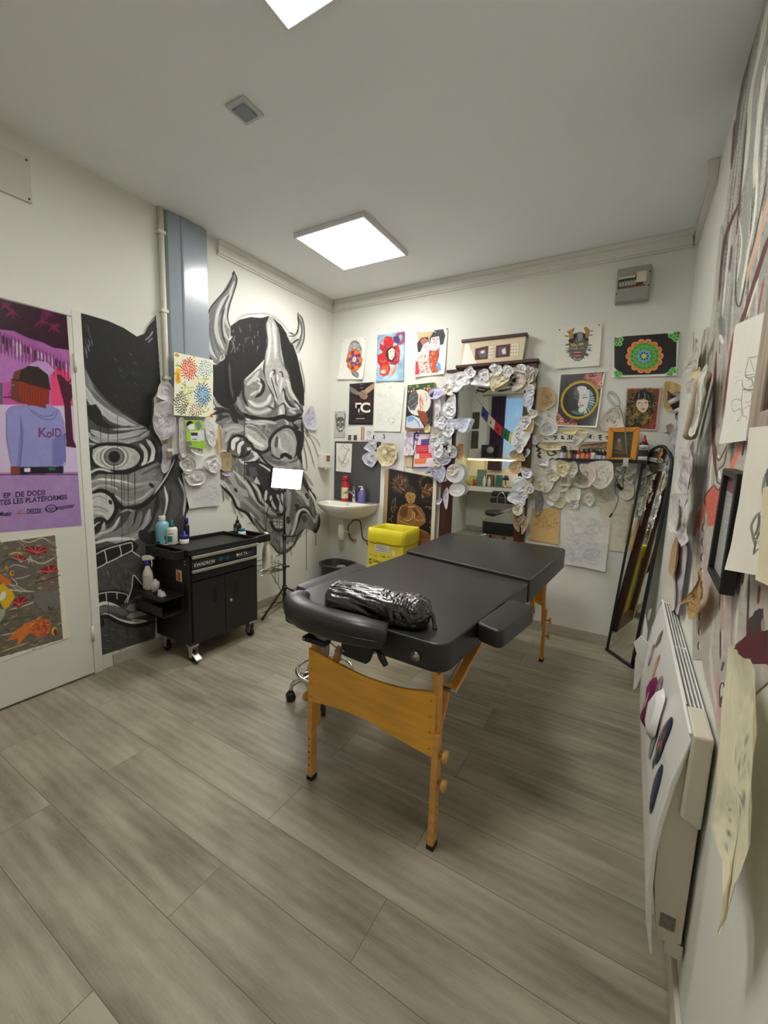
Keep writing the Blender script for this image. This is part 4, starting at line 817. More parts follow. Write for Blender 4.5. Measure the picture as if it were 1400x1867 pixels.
def sprayer(label, base, s, m, headm, collm, ang, lean=0):
    t = thing('spray_bottle', label, 'spray bottle', tuple(base)); base = np.array(base, float); c, d = math.cos(ang), math.sin(ang)
    k = MB(); rows = []
    for z, a, bb in ((0,.030,.020),(.006,.034,.024),(.09,.034,.024),(.115,.030,.022),(.145,.015,.015),(.165,.013,.013)):
        rows.append([base+np.array((c*a*math.cos(q)-d*bb*math.sin(q), d*a*math.cos(q)+c*bb*math.sin(q), z))*s for q in np.linspace(0, 2*PI, 24, endpoint=False)])
    V = [p for r_ in rows for p in r_]; F = [(i*24+j, i*24+(j+1)%24, (i+1)*24+(j+1)%24, (i+1)*24+j) for i in range(5) for j in range(24)]+[tuple(range(23,-1,-1)), tuple(120+j for j in range(24))]
    k.add(V, F, True).build('body', m, t)
    MB().lathe([(.016*s,.160*s),(.017*s,.162*s),(.017*s,.188*s),(.012*s,.192*s)], base, 20).build('collar', collm, t)
    f = np.array((c, d, 0)); w = np.array((-d, c, 0)); h = MB()
    h.prism([(-.024,.190),(.050,.202),(.052,.216),(.020,.226),(-.020,.224),(-.034,.212)], lambda u, v, q: base+(f*u+w*q+np.array((0,0,v)))*s, -.011, .011)
    h.build('spray_head', headm, t, bevel=.003*s)
    MB().tube([base+(f*.026+np.array((0,0,.204)))*s, base+(f*.034+np.array((0,0,.18)))*s, base+(f*.030+np.array((0,0,.152)))*s], [.006*s,.005*s,.003*s], 8, curve=4).build('trigger', headm, t)
    q = MB(); A_ = np.linspace(-1.1, 1.1, 12); sg = 1 if (w@(CAM-base)) > 0 else -1
    V = [base+np.array((c*.0345*math.sin(a)-d*.0247*math.cos(a)*sg, d*.0345*math.sin(a)+c*.0247*math.cos(a)*sg, z))*s for z in (.018, .098) for a in A_]
    q.add(V, [(i, i+1, 12+i+1, 12+i) for i in range(11)], True).build('label_sticker', mat('pale_printed_label', (196,192,186), .5, var=.16, scale=70), t)
    return t
b = bw(270, 1060, -1.915)
sprayer('cream spray bottle with white and blue head in the near side rack of the cart', (b[0], -1.915, .449), 1.0*(.205/.226)*1.06, M_CREAM, M_WPL, M_BLUE, .35)
b = fl(486, 1036, .452)
s2 = sprayer('cream spray bottle with blue label in the wire rack right of the cart', (.232, -1.075, .424), 1.25, M_CREAM, M_CREAM, M_CREAM, -.6)
MB().box(.262,.264,-1.100,-1.076,.46,.515).build('blue_label', M_BLUE, s2)
M_CLR = mat('cloudy_clear_plastic', (206,196,200), .3, var=.06, alpha=.82)
for px, lab in ((283, 'cloudy plastic cup in the side rack right beside the cream spray bottle'), (300, 'cloudy plastic cup tipped over the front edge of the cart side rack')):
    tip = px == 300
    c = bw(px, 1078 if not tip else 1096, -1.945 if not tip else -1.93); t = thing('cup', lab, 'cup', tuple(c), 0)
    ax_ = np.array((0,0,1.)) if not tip else np.array((-.52,-.1,.85))
    MB().lathe([(.016,0),(.024,.03),(.026,.055),(.017,.062),(.012,.066),(.012,.074),(.0,.075)] if not tip else [(.019,0),(.020,.012),(.0215,.014),(.022,.052),(.015,.060),(.010,.066),(.010,.075),(0,.076)], c, 20, ax_).build('body', M_CLR, t)
# ---- lamp on its tripod
tp = thing('tripod_lamp', 'bright rectangular LED photo light on a thin black tripod in front of the horned mask', 'lamp', (.155, -.80, 0))
px_, py_ = .155, -.80
MB().tube([(px_,py_,.035),(px_,py_,.62)], .012, 14).tube([(px_,py_,.62),(px_,py_,.99)], .009, 12).build('pole', M_BLKPL, tp)
for z in (.36, .62): MB().cyl((px_,py_,z-.02),(px_,py_,z+.02),.017).tube([(px_,py_,z),(px_+.03,py_+.03,z+.004)],[.006,.009],8).build('clamp', M_BLKPL, tp)
hb = MB().cyl((px_,py_,.155),(px_,py_,.195),.020).build('hub', M_BLKPL, tp)
for an in (-1.40, .85, 2.25):
    d = np.array((math.cos(an), math.sin(an), 0)); o = np.array((px_, py_, 0)); L_ = .30 if an < 2 else .19
    lg = MB().bar(o+d*.02+(0,0,.175), o+d*L_+(0,0,.010), .012, .014).build('leg', M_BLKPL, tp)
    MB().bar(o+d*.012+(0,0,.05), o+d*L_*.52+(0,0,.098), .008, .006).build('stay', M_BLKPL, lg)
    MB().lathe([(.009,0),(.010,.012),(.006,.018)], o+d*L_, 10).build('foot', M_RUB, lg)
hd = MB(); q = [lw(497,853,.17), lw(553,857,.17), lw(548,893,.17), lw(493,889,.17)]
q = [np.array(p) for p in q]; bk = np.array((-.022, 0, 0))
hd.hexa([q[3]+bk, q[2]+bk, q[2], q[3]], [q[0]+bk, q[1]+bk, q[1], q[0]])
hd = hd.build('lamp_housing', M_BLKPL, tp, bevel=.003)
cc = sum(q)/4; fq = [cc+(p-cc)*.96+np.array((.0015,0,0)) for p in q]
MB().add(fq, [(3,2,1,0)]).build('diffuser', mat('lit_photo_panel', (252,250,255), .5, var=0, emit=12.0), hd, fix=False)
MB().tube([(px_,py_,.97),(px_-.002,py_+.005,1.0),tuple(cc+np.array((-.012,0,-.06)))], .008, 10).build('tilt_bracket', M_BLKPL, tp)
w_ = MB(); w_.tube([cc+np.array((-.03,-.02,-.05)), (.10,-.93,.86), (.09,-.945,.55), (.10,-.93,.38), (.14,-.83,.16), (.13,-.80,.06), (.10,-.95,.006), (.09,-1.10,.006), (.05,-1.22,.10), (.03,-1.26,.30)], .0028, 6, curve=8)
w_.build('cord', M_RUB, tp); MB().tube([(.094,-.940,.47),(.096,-.938,.41)], [.010,.009], 8).build('inline_switch', M_BLKPL, tp)
# ================================================================ flat pictures: quad given by its surveyed corners, painted in its own frame
class Po:
    def __init__(s, quad, ax=1, val=-.004, d=1.5, bg=(232,230,222), d0=None):
        q = np.array(quad, float); s.q = q; s.ax, s.val = ax, val
        s.w = np.hypot(*(q[1]-q[0])); s.h = np.hypot(*(q[3]-q[0]))
        s.c3 = [np.array(on(ax, val, *p)) for p in q]; s.f3 = bil(s.c3)
        s.cv = Cv(0, 0, s.w, s.h, d, bg); s.d = d
    def inv(s, P):
        """photo pixels -> canvas units, through the wall plane"""
        k = [i for i in range(3) if i != s.ax]
        P = np.array([on(s.ax, s.val, *p)[k] for p in np.asarray(P, float)])
        a, b, c, dd = [p[k] for p in s.c3]
        uv = (P-a)@np.linalg.inv(np.stack([b-a, dd-a], 1)).T
        for _ in range(4):
            u, v = uv[:, :1], uv[:, 1:]
            F = a*(1-u)*(1-v)+b*u*(1-v)+c*u*v+dd*(1-u)*v-P; uv = uv-F@np.linalg.inv(np.stack([b-a, dd-a], 1)).T
        return uv*np.array((s.w, s.h))
    def tr(s, x, y, k): return Tp(s, x, y, k)
    def make(s, name, m, parent=None, curl=0, wave=0, seed=0, label=None, cat=None, group=None, side=None):
        sg = -1 if s.ax == 1 else (1 if s.val < 1 else -1)
        def fn(X, Y):
            u, v = X/s.w, Y/s.h; V = s.f3(u, v)
            o = curl*(np.clip(v-.55, 0, 1)/.45)**2*(.6+.4*np.cos(u*PI*2))+curl*.7*np.clip(np.abs(u-.5)*2-.55, 0, 1)*np.clip(.4+v, 0, 1)+wave*(fbm(u*3, v*3, seed)-.2)
            V[..., s.ax] += sg*np.maximum(o, 0); return V
        o = s.cv.mesh(name, fn, m, parent)
        if label: tag(o, label, cat, group)
        return o
    def txt(s, text, x, y, k, px, py, size, m, parent, sx=1.0, bold=0, shear=0, off=.0012, ang=0):
        """letters with their baseline start at study-sheet point (px, py) and cap height `size` photo pixels"""
        q0 = np.array((x+px/k, y+py/k)); J = s.inv([q0, q0+(8,0), q0+(0,-8)]); p0 = J[0]; jx, jy = (J[1]-J[0])/8, (J[2]-J[0])/8
        sg = -1 if s.ax == 1 else (1 if s.val < 1 else -1); S_ = size/.72; c, d = math.cos(ang), math.sin(ang)
        def fn(X, Y):
            X, Y = X*S_, Y*S_; a_, b_ = X*c-Y*d*0, Y-X*d
            P = p0+a_[..., None]*jx+b_[..., None]*jy; V = s.f3(P[..., 0]/s.w, P[..., 1]/s.h); V[..., s.ax] += sg*off; return V
        return lettering(text, 'lettering', fn, m, parent, 1.0, sx=sx, bold=bold, shear=shear)
class Tp(Tr):
    def __init__(s, po, x, y, k): s.po, s.cv, s.o, s.k = po, po.cv, np.array((x, y), float), k
    def p(s, P): return s.po.inv(s.o+np.array(P, float).reshape(-1, 2)/s.k)
M_PRINT = paintmat('printed_paper', .5, .0, 40, .35); M_GLOSSP = paintmat('glossy_print', .28, 0, 40, .5); M_CANVAS = paintmat('painted_board', .55, .2, 300, .35)
# ================================================================ wash basin corner
M_CER = mat('white_ceramic', (228,224,212), .16, var=.01, spec=.6, coat=.5)
bs = thing('wash_basin', 'white ceramic wash basin on the back wall below the dark grey splash panel', 'wash basin', (.32, -.2, .86))
def dshape(a, b, n=40):
    out = []
    for t in np.linspace(0, PI, n):
        c, s_ = math.cos(t), math.sin(t); out.append((math.copysign(abs(c)**.62, c)*a, -abs(s_)**.75*b))
    return out
bx_, ZR = .318, .868
def ring_(a, b, yo, z): return [(bx_+x, yo+y, z) for x, y in dshape(a, b)]
outer = [ring_(.06,.10,-.06,.712), ring_(.13,.20,-.015,.722), ring_(.205,.285,-.004,.755), ring_(.250,.345,-.003,.80), ring_(.268,.392,-.002,.845), ring_(.272,.400,-.002,.862), ring_(.268,.396,-.002,ZR)]
inner = [ring_(.245,.265,-.115,ZR), ring_(.238,.255,-.118,.860), ring_(.20,.21,-.13,.81), ring_(.10,.12,-.16,.768), ring_(.02,.03,-.20,.764)]
V = []; F = []; n = 40
for r_ in outer+inner: V += r_
for i in range(len(outer)+len(inner)-1):
    F += [(i*n+j, i*n+(j+1) % n, (i+1)*n+(j+1) % n, (i+1)*n+j) for j in range(n)]
F += [tuple(range(n-1, -1, -1)), tuple((len(outer)+len(inner)-1)*n+j for j in range(n))]
MB().add(V, F, True).build('basin', M_CER, bs)
fa = MB(); fa.cyl((.355,-.075,ZR),(.355,-.075,ZR+.085),.020).tube([(.355,-.075,ZR+.085),(.355,-.085,ZR+.115)],[.020,.018],14)
fa.tube([(.355,-.085,ZR+.085),(.345,-.15,ZR+.105),(.335,-.215,ZR+.092)],[.015,.013,.010],10,curve=5).box(.342,.372,-.092,-.060,ZR+.10,ZR+.155)
fa.build('tap', M_CHROME, bs, bevel=.003)
MB().lathe([(.018,0),(.018,.002),(0,.003)], (bx_,-.19,.765), 16).build('drain', M_CHROME, bs)
tpz = MB(); tpz.tube([(.262,-.15,.715),(.262,-.15,.655)], .017, 14).lathe([(.012,.50),(.030,.51),(.034,.56),(.034,.615),(.026,.645),(.018,.66)], (.262,-.15,0), 18).tube([(.262,-.15,.60),(.285,-.08,.575),(.30,-.012,.56)], .014, 10, curve=4)
tpz.build('trap', M_WPL, bs)
M_COP = mat('old_copper_pipe', (120,88,62), .4, .7, var=.2)
for P in ([(.372,-.10,.715),(.36,-.10,.69),(.30,-.09,.62),(.30,-.04,.50),(.33,-.008,.49)], [(.372,-.10,.70),(.44,-.10,.70),(.452,-.08,.60),(.447,-.05,.53),(.49,-.008,.48)]):
    MB().tube(P, .007, 8, curve=6).build('pipe', M_COP, bs)
for c in ((.33,-.014,.49),(.49,-.014,.48)): MB().cyl((c[0],c[1]+.01,c[2]),(c[0],c[1]-.02,c[2]),.013).build('pipe_nut', M_BRASS, bs)
b = (.240, -.062, ZR); M_REDP = mat('red_bottle', (178,36,40), .25, var=.04)
bottle('bottle', 'tall red bottle with red cap standing on the wash basin left of the tap', 'bottle', b, [(.040,0),(.042,.008),(.042,.145),(.034,.175),(.020,.195),(.019,.202)], M_REDP, [(.021,.20),(.026,.204),(.026,.238),(.020,.244),(0,.245)], mat('red_cap', (190,30,44), .35), lab=[(.03,.135,.0424,mat('yellow_white_label', (214,206,160), .5, var=.25, scale=40),camang(b)-.3,.95)])
b = (.434, -.066, ZR)
sp = bottle('bottle', 'violet liquid soap bottle with pale pump standing on the wash basin right of the tap', 'bottle', b, [(.036,0),(.038,.006),(.036,.098),(.022,.112),(.014,.116)], mat('violet_soap', (94,90,150), .25, var=.04), [(.017,.114),(.018,.132),(.007,.135),(.007,.150),(0,.151)], mat('pale_pump', (196,196,206), .35))
MB().box(.395,.444,-.073,-.059,ZR+.147,ZR+.157).build('pump_nozzle', mat('pale_pump', (196,196,206), .35), sp, bevel=.003)
sb = MB().box(.060,.592,-.008,0,.872,1.442); one(sb, 'splash_panel', mat('slate_grey_panel', (70,71,72), .6, var=.06, scale=5), 'dark slate grey panel on the back wall behind the wash basin', 'wall panel', bevel=.001)
po = Po([(613,808),(642,809),(640,862),(613,859)], val=-.0105); T_ = po.tr(560, 580, 5)
for P, w in (([320,1160,350,1190,380,1200,360,1230,340,1290,300,1330],.8),([290,1250,300,1300,350,1330,380,1300,360,1270],.8),([300,1200,330,1150,370,1170,390,1220],.6),([340,1240,330,1310,310,1340],.7),([280,1280,320,1350,370,1340],.6)): T_.L(P, w, 120)
po.make('drawing', M_PRINT, curl=.004, label='small pale pencil drawing pinned on the dark panel above the wash basin', cat='drawing')
# soap dispenser on the left wall in the corner
dp = thing('soap_dispenser', 'small white wall dispenser with a brown window on the left wall near the corner', 'dispenser', (.03, -.125, 1.24))
MB().box(0, .055, -.190, -.062, 1.180, 1.315).build('housing', M_WPL, dp, bevel=.008)
MB().box(.0555, .058, -.128, -.078, 1.245, 1.300).build('window', mat('brown_window', (134,84,66), .3), dp, bevel=.001)
MB().box(.055, .075, -.16, -.075, 1.165, 1.188).build('push_bar', mat('pale_grey_plastic', (190,188,180), .4), dp, bevel=.004)
# buddha picture
bd = thing('painted_board', 'dark board painted with a praying seated figure between two bearded heads behind the yellow bin', 'painting', (.92, -.03, .45))
po = Po([(709,854.5),(797.5,872),(786,1020),(703,995)], val=-.042, d=2.2, bg=(22,18,14))
T_ = po.tr(660, 840, 8.235); gold, tan, br, dkb = (176,136,70), (150,106,58), (96,58,28), (46,28,16)
def mane(x, y, r0, r1, n, cols, sq=1):
    for k in range(n):
        a = random.uniform(0, 2*PI); l = random.uniform(.75, 1); T_.L([x+r0*math.cos(a), y+r0*sq*math.sin(a), x+r1*l*math.cos(a+.12), y+r1*l*sq*math.sin(a+.12)], random.uniform(.5,1), random.choice(cols), tip=2)
mane(570,350,70,155,150,((120,88,50),(86,60,32),(60,44,26),(150,116,70)),1.1); T_.P([510,300,560,270,600,260,640,330,640,410,600,450,550,430,520,370], br, c2=(60,38,22), ns=.5)
for P, w, c in (([520,320,560,370,600,360],1.4,tan),([560,350,570,400,600,420],1,gold),([600,280,600,350],1.2,(200,160,96)),([530,340,570,390],1,dkb),([600,420,630,440],1.4,(196,170,140)),([580,380,620,390],1,dkb)): T_.L(P, w, c)
mane(980,330,100,160,120,((140,102,58),(96,66,34),(70,48,26),(170,130,80)),.9); mane(960,560,60,130,80,((60,48,32),(40,34,24)),.7)
T_.P([930,400,980,330,1060,360,1100,420,1060,500,980,560,910,560,880,500], br, c2=(70,44,24), ns=.5)
for P, w, c in (([970,340,930,440],1.4,gold),([980,450,1060,400,1090,390],1.6,(196,156,86)),([1000,430,1050,450],2,gold),([950,470,1000,500],1.8,tan),([900,520,920,560],2,(170,140,90)),([930,500,960,530],1.2,dkb),([900,440,930,470,960,450],1,gold),([1000,460,1020,540],1.4,tan),([1010,400,1000,420],1,dkb),([1100,430,1110,470],1.4,(150,120,80))): T_.L(P, w, c)
T_.P([520,940,530,800,570,690,660,640,780,650,880,700,940,800,960,920,900,970,830,1010,560,960], tan, c2=(120,80,40), ns=.4)
T_.P([560,720,640,680,690,700,680,830,620,860,570,820], br); T_.P([760,700,830,740,860,800,800,850,770,790], br)
T_.P([655,520,665,480,720,470,790,490,800,540,790,610,760,640,700,640,670,600], (186,142,78), c2=(150,108,56), ns=.5); T_.P([660,480,670,420,710,385,760,390,800,430,808,490,730,470], (52,46,34)); T_.E(735,400,35,28,(58,52,38))
for P, w, c in (([690,530,720,525],.9,dkb),([750,530,785,535],.9,dkb),([735,540,728,590,745,600],.9,br),([710,615,755,615],1,dkb),([700,550,720,550],.7,dkb),([680,650,680,690],1,br),([690,690,760,690,800,680],1,(210,170,110)),([650,500,655,560],1,gold),([805,500,800,560],1,gold),
                ([620,870,680,900,740,870,760,800,750,760],2,(196,152,90)),([640,910,700,930,750,880],1.4,br),([760,760,790,800,780,870],2.4,(190,146,82)),([730,780,740,850],1.4,br),([780,870,860,900,950,880],2.4,(170,128,70)),([560,900,640,930,720,960],1.6,(184,140,84)),([840,700,920,800],1.2,br),([820,720,900,830,930,900],1,(184,140,84)),([540,800,545,920],1,(184,140,84)),([600,660,560,760],1,(190,150,90))): T_.L(P, w, c)
for k in range(9): T_.L([700, 700+k*18, 745, 703+k*18], .6, br if k % 2 else gold)
T_.P([830,1010,960,1060,1000,1090,1050,1160,1060,1230,960,1260,830,1290,700,1200], tan, c2=(110,70,34), ns=.4)
for P, w, c in (([850,1030,940,1060,1000,1100],1.6,gold),([840,1070,930,1120,1000,1110],1.2,br),([830,1150,940,1150,1060,1180],1.6,br),([830,1210,940,1200,1050,1230],2,(160,96,44)),([830,1250,950,1240],1.4,(190,150,96))): T_.L(P, w, c)
for P in ([440,650,500,560,490,700], [450,660,440,740,480,790], [470,680,490,760], [500,680,530,710], [940,690,1040,700,1000,730], [1050,600,1060,780], [430,820,460,830,430,880,460,930], [400,900,420,860], [1020,840,1050,860,1020,930,1060,960,1000,1010], [1010,1000,1070,1020]): T_.L(P, 1.2, (150,112,64))
po.make('painting', M_CANVAS, bd)
a = [np.array(on(1, -.042, *p)) for p in ((709,854.5),(797.5,872),(786,1020),(703,995))]; bk = np.array((0,.038,0))
MB().hexa([a[3]+(0,.001,0), a[2]+(0,.001,0), a[2]+bk, a[3]+bk], [a[0]+(0,.001,0), a[1]+(0,.001,0), a[1]+bk, a[0]+bk]).build('stretcher', mat('raw_canvas_edge', (168,142,104), .7, var=.1), bd)
e = [np.array(on(1, -.03, *p)) for p in ((701.5,858),(709,854.5),(702.5,1000),(696,1000))]
MB().hexa([e[3]+(0,.02,0), e[2]+(0,.02,0), e[2], e[3]], [e[0]+(0,.02,0), e[1]+(0,.02,0), e[1], e[0]]).build('wooden_batten', mat('raw_pine_batten', (170,138,98), .6, var=.12, scale=6, stretch=(6,6,1)), bd)
one(MB().box(1.150, 1.183, -.052, -.012, .02, 1.14), 'wooden_strip', mat('cream_painted_strip', (222,212,190), .5, var=.05), 'upright cream painted strip between the figure board and the large brown mirror', 'strip', bevel=.002)
# ---- yellow clinical waste box
wb = thing('waste_box', 'yellow cardboard clinical waste box lined with a yellow bag, beyond the massage table', 'waste box', (.89, -.24, 0))
M_YEL = mat('yellow_card', (222,204,60), .6, var=.04, scale=8); M_YBAG = mat('yellow_plastic_bag', (226,210,46), .3, var=.05, scale=9, bump=.35, bscale=28, spec=.5)
x0, x1, y0, y1 = .722, 1.062, -.385, -.105
bx = MB()
for q in ((x0,x1,y0,y0+.006),(x0,x1,y1-.006,y1),(x0,x0+.006,y0+.006,y1-.006),(x1-.006,x1,y0+.006,y1-.006)): bx.box(*q, 0, .69)
bx.box(x0,x1,y0,y1,0,.006); bx.build('carton', M_YEL, wb)
# bag turned down over the rim
V = []; F = []; P = rounded([(x0,y0),(x1,y0),(x1,y1),(x0,y1)], .018, 4)
per = []
for i in range(len(P)):
    a_, b_ = np.array(P[i]), np.array(P[(i+1) % len(P)]); k = max(1, int(np.hypot(*(b_-a_))/.012)); per += [a_+(b_-a_)*t/k for t in range(k)]
per = np.array(per); m = len(per); cen = np.array(((x0+x1)/2, (y0+y1)/2)); prof = [(-.012,.30),(-.012,.62),(-.008,.70),(.000,.714),(.009,.708),(.013,.66),(.012,.602),(.010,.592)]
for (o, z), row in zip(prof, range(len(prof))):
    for i, p in enumerate(per):
        d = p-cen; d = d/np.abs(d/np.array((.17,.14))).max(); nn = np.array((math.copysign(1, d[0]) if abs(d[0])/.17 > .98 else 0, math.copysign(1, d[1]) if abs(d[1])/.14 > .98 else 0)); nl = np.hypot(*nn); nn = nn/nl if nl else nn
        w_ = .008*(fbm(i*.12, row*.7, 4)-.35)*(row > 1); zz = z+(.016*(fbm(i*.09, 3, 6)-.5) if row in (2,3,4) else .010*(fbm(i*.15, 8, 2)-.5) if row > 5 else 0)
        V.append((*(p+nn*(o+max(w_, -.004) if o > 0 else o)), zz))
for r_ in range(len(prof)-1): F += [(r_*m+i, r_*m+(i+1) % m, (r_+1)*m+(i+1) % m, (r_+1)*m+i) for i in range(m)]
MB().add(V, F, True).build('bag_liner', M_YBAG, wb)
yf = y0-.0012
lbx = MB().box(.79,.93,yf,y0-.0002,.510,.572).build('label_sticker', mat('white_sticker', (220,216,204), .5), wb)
lns = MB()
for k in range(4): lns.box(.797+.03*(k == 1),.92-.02*(k == 3),yf-.0006,yf-.0001,.520+k*.013,.5235+k*.013)
lns.build('printed_lines', mat('dark_grey_print', (70,66,60), .6), lbx)
MB().box(.962,.985,yf,y0-.0002,.500,.545).build('white_tab', mat('white_sticker', (220,216,204), .5), wb)
M_DKP = mat('dark_print', (52,46,30), .6)
lettering('Debut act. et', 'lettering', lambda u, v: np.stack([.775+u, np.full(np.shape(u), yf), .418+v], -1), M_DKP, wb, .036, bold=.0005, sx=.8)
lettering('IR\n5E', 'lettering', lambda u, v: np.stack([.738+u, np.full(np.shape(u), yf), .425+v], -1), M_DKP, wb, .026, bold=.001)
for k, x in enumerate((.745,.79,.85,.875,.92)): MB().box(x, x+.022+.02*(k == 2), yf, y0-.0003, .478-.006*(k % 2), .4815-.006*(k % 2)).build('printed_line', M_DKP, wb)
MB().box(x1+.0002, x1+.0012, -.29,-.27,.515,.535).build('printed_mark', M_DKP, wb)
# ---- dark bucket under the basin
bk_ = thing('waste_bin', 'dark grey plastic waste bin with paper in it under the wash basin', 'waste bin', (.255, -.19, 0))
M_DKG = mat('dark_grey_plastic', (60,60,62), .5, var=.05)
def dloop(a, b, z, n=36): return [(.255+math.copysign(abs(math.cos(t))**.7, math.cos(t))*a, -.19+math.copysign(abs(math.sin(t))**.7, math.sin(t))*b, z) for t in np.linspace(0, 2*PI, n, endpoint=False)]
L_ = [dloop(.115,.095,.004), dloop(.155,.132,.262), dloop(.172,.147,.266), dloop(.172,.147,.284), dloop(.160,.136,.285), dloop(.152,.130,.262), dloop(.112,.092,.012)]
V = [p for l in L_ for p in l]; n = 36
F = [(i*n+j, i*n+(j+1) % n, (i+1)*n+(j+1) % n, (i+1)*n+j) for i in range(6) for j in range(n)]+[tuple(range(n-1,-1,-1)), tuple(6*n+j for j in range(n))]
MB().add(V, F, True).build('bin_body', M_DKG, bk_)
pp = MB(); pp.lathe([(.075,.02),(.078,.16),(.07,.22),(.04,.262),(0,.272)], (.30,-.19,.0), 14); pc = pp.build('crumpled_paper', mat('grey_white_tissue', (186,182,168), .8, var=.08, bump=.5, bscale=30), None)
tag(pc, 'crumpled off-white paper heaped inside the dark grey waste bin', 'paper')
ts = MB().lathe([(.012,.12),(.030,.215),(.022,.245),(0,.255)], (.185,-.235,0), 9); tag(ts.build('tissue', mat('white_tissue', (216,214,206), .8, bump=.5, bscale=40), None), 'small white tissue at the left inside the dark grey waste bin', 'tissue')
# ---- fuse box
fb = thing('fuse_box', 'grey electrical fuse box high on the back wall near the right corner', 'fuse box', (2.49, -.035, 2.47))
MB().box(2.393, 2.586, -.066, 0, 2.366, 2.574).build('housing', mat('grey_fuse_box', (150,152,142), .45, var=.03), fb, bevel=.008)
MB().box(2.404, 2.545, -.0675, -.064, 2.452, 2.522).build('opening', mat('dark_opening', (64,60,50), .6), fb)
for k in range(6): MB().box(2.410+k*.0165, 2.424+k*.0165, -.0715, -.066, 2.458, 2.497).build('breaker', mat('grey_breaker', (166,164,154), .4), fb, bevel=.001)
for k in range(6): MB().box(2.412+k*.0165, 2.421+k*.0165, -.078, -.0715, 2.487, 2.500).build('toggle', M_BLKPL, fb, bevel=.001)
MB().box(2.506, 2.562, -.070, -.066, 2.470, 2.534).build('blank_cover', mat('cream_cover', (206,198,176), .5), fb, bevel=.001)
MB().box(2.404, 2.500, -.069, -.066, 2.505, 2.520).build('paper_strip', mat('cream_cover', (206,198,176), .5), fb)
MB().box(2.404, 2.560, -.0685, -.066, 2.446, 2.454).build('red_strip', mat('dull_red_strip', (128,70,66), .5, var=.3, scale=90), fb)
for x, z in ((2.402,2.418),(2.576,2.445),(2.578,2.528)): MB().lathe([(.005,0),(.004,.002),(0,.003)], (x,-.066,z), 10, (0,-1,0)).build('screw', M_DKP, fb)
# ================================================================ posters and prints
C1 = (560, 580, 5); C4 = (960, 570, 4.375); C3 = (780, 600, 4.9125); K1 = (0, 480, 3.889); K2 = (0, 850, 3.889); K5 = (660, 680, 7)
def Q(z, *p): return [(z[0]+x/z[2], z[1]+y/z[2]) for x, y in p]
def pins(o, po, pts=((.06,.05),(.94,.05)), m=None):
    for u, v in pts:
        c = po.f3(np.array(u), np.array(v)); ax = [0,0,0]; ax[po.ax] = -1 if po.ax == 1 else (1 if po.val < 1 else -1)
        c[po.ax] += ax[po.ax]*.003
        MB().lathe([(.004,0),(.004,.002),(.0025,.004),(0,.004)], c, 10, ax).build('pin', m or mat('dark_pin', (46,44,48), .35), o)
# 1 grey mask with an orange flower
po = Po(Q(C1,(326,195),(545,168),(515,560),(287,558)), val=-.006, bg=(232,231,224)); T = po.tr(*C1)
T.P([390,230,410,205,450,200,480,230,500,290,490,340,370,330,375,280], 150, c2=(196,196,190), ns=.6)
for P, w, c in (([395,240,430,215,475,235],1.4,96),([400,270,430,290,470,265],1,70),([420,300,450,310,480,290],1,90),([385,300,380,330],1.4,110),([430,225,432,290],1,205),([480,250,495,300],1.6,90)): T.L(P, w, c)
T.E(418,258,8,5,(120,168,160)); T.E(452,252,8,5,(120,168,160))
T.P([370,450,400,480,410,520,460,548,478,540,476,500,440,480,420,450], 190, c2=(120,120,116), ns=.6); T.L([400,480,430,520,470,545],1.2,70); T.L([420,480,450,500,474,530],1,90)
for k in range(10):
    a = k*2*PI/10; x, y = 430+52*math.cos(a), 385+72*math.sin(a)
    T.E(x, y, 24, 30, (228,112,50) if k % 2 else (214,84,48), rot=0); T.E(x, y, 14, 18, (150,50,36) if k % 2 else (232,140,70))
for k in range(12):
    a = k*2*PI/12+.2; T.E(430+34*math.cos(a), 380+46*math.sin(a), 12, 15, (200,96,140) if k % 2 else (90,70,120))
for k in range(10): a = k*2*PI/10; T.E(430+20*math.cos(a), 378+27*math.sin(a), 8, 10, (96,80,130))
T.E(430,376,18,24,(232,226,214)); T.E(430,376,10,14,(236,196,70)); T.E(365,375,8,22,(90,140,90)); T.E(492,420,9,20,(70,130,84)); T.E(380,440,12,10,(90,140,80))
o = po.make('poster', M_PRINT, curl=.016, wave=.004, seed=3, label='white print of a grey mask over an orange flower, leftmost in the top row', cat='poster'); pins(o, po)
# 2 red octopus around a face
po = Po(Q(C1,(640,158),(890,120),(880,570),(628,578)), val=-.006, bg=(156,188,216)); T = po.tr(*C1); po.cv.mottle(.5, .09, 3)
T.P([700,250,690,200,720,165,770,170,790,220,780,260,830,240,848,300,840,400,800,430,740,400,760,460,740,520,690,530,660,500,665,440,640,400,645,340,690,310,660,280,665,230], (214,50,48), c2=(170,40,46), ns=.5)
T.R(850,180,34,44,7,(150,80,120)); T.P([780,170,830,160,850,200,830,230,790,220], (96,70,110), c2=(60,50,90), ns=.8)
T.P([660,480,700,420,740,430,740,510,700,535,668,520], (224,120,60), c2=(200,70,50), ns=.5); T.E(695,490,22,16,(206,214,220)); T.L([670,500,700,520,735,490],1.2,(180,30,40))
T.P([770,500,810,420,820,430,800,500,750,548], (230,150,80)); T.P([720,290,770,255,808,270,806,350,780,400,740,390,715,340], (64,34,44)); T.P([738,300,775,268,800,290,796,345,770,385,745,370], (232,222,206), c2=(206,192,176), ns=.6)
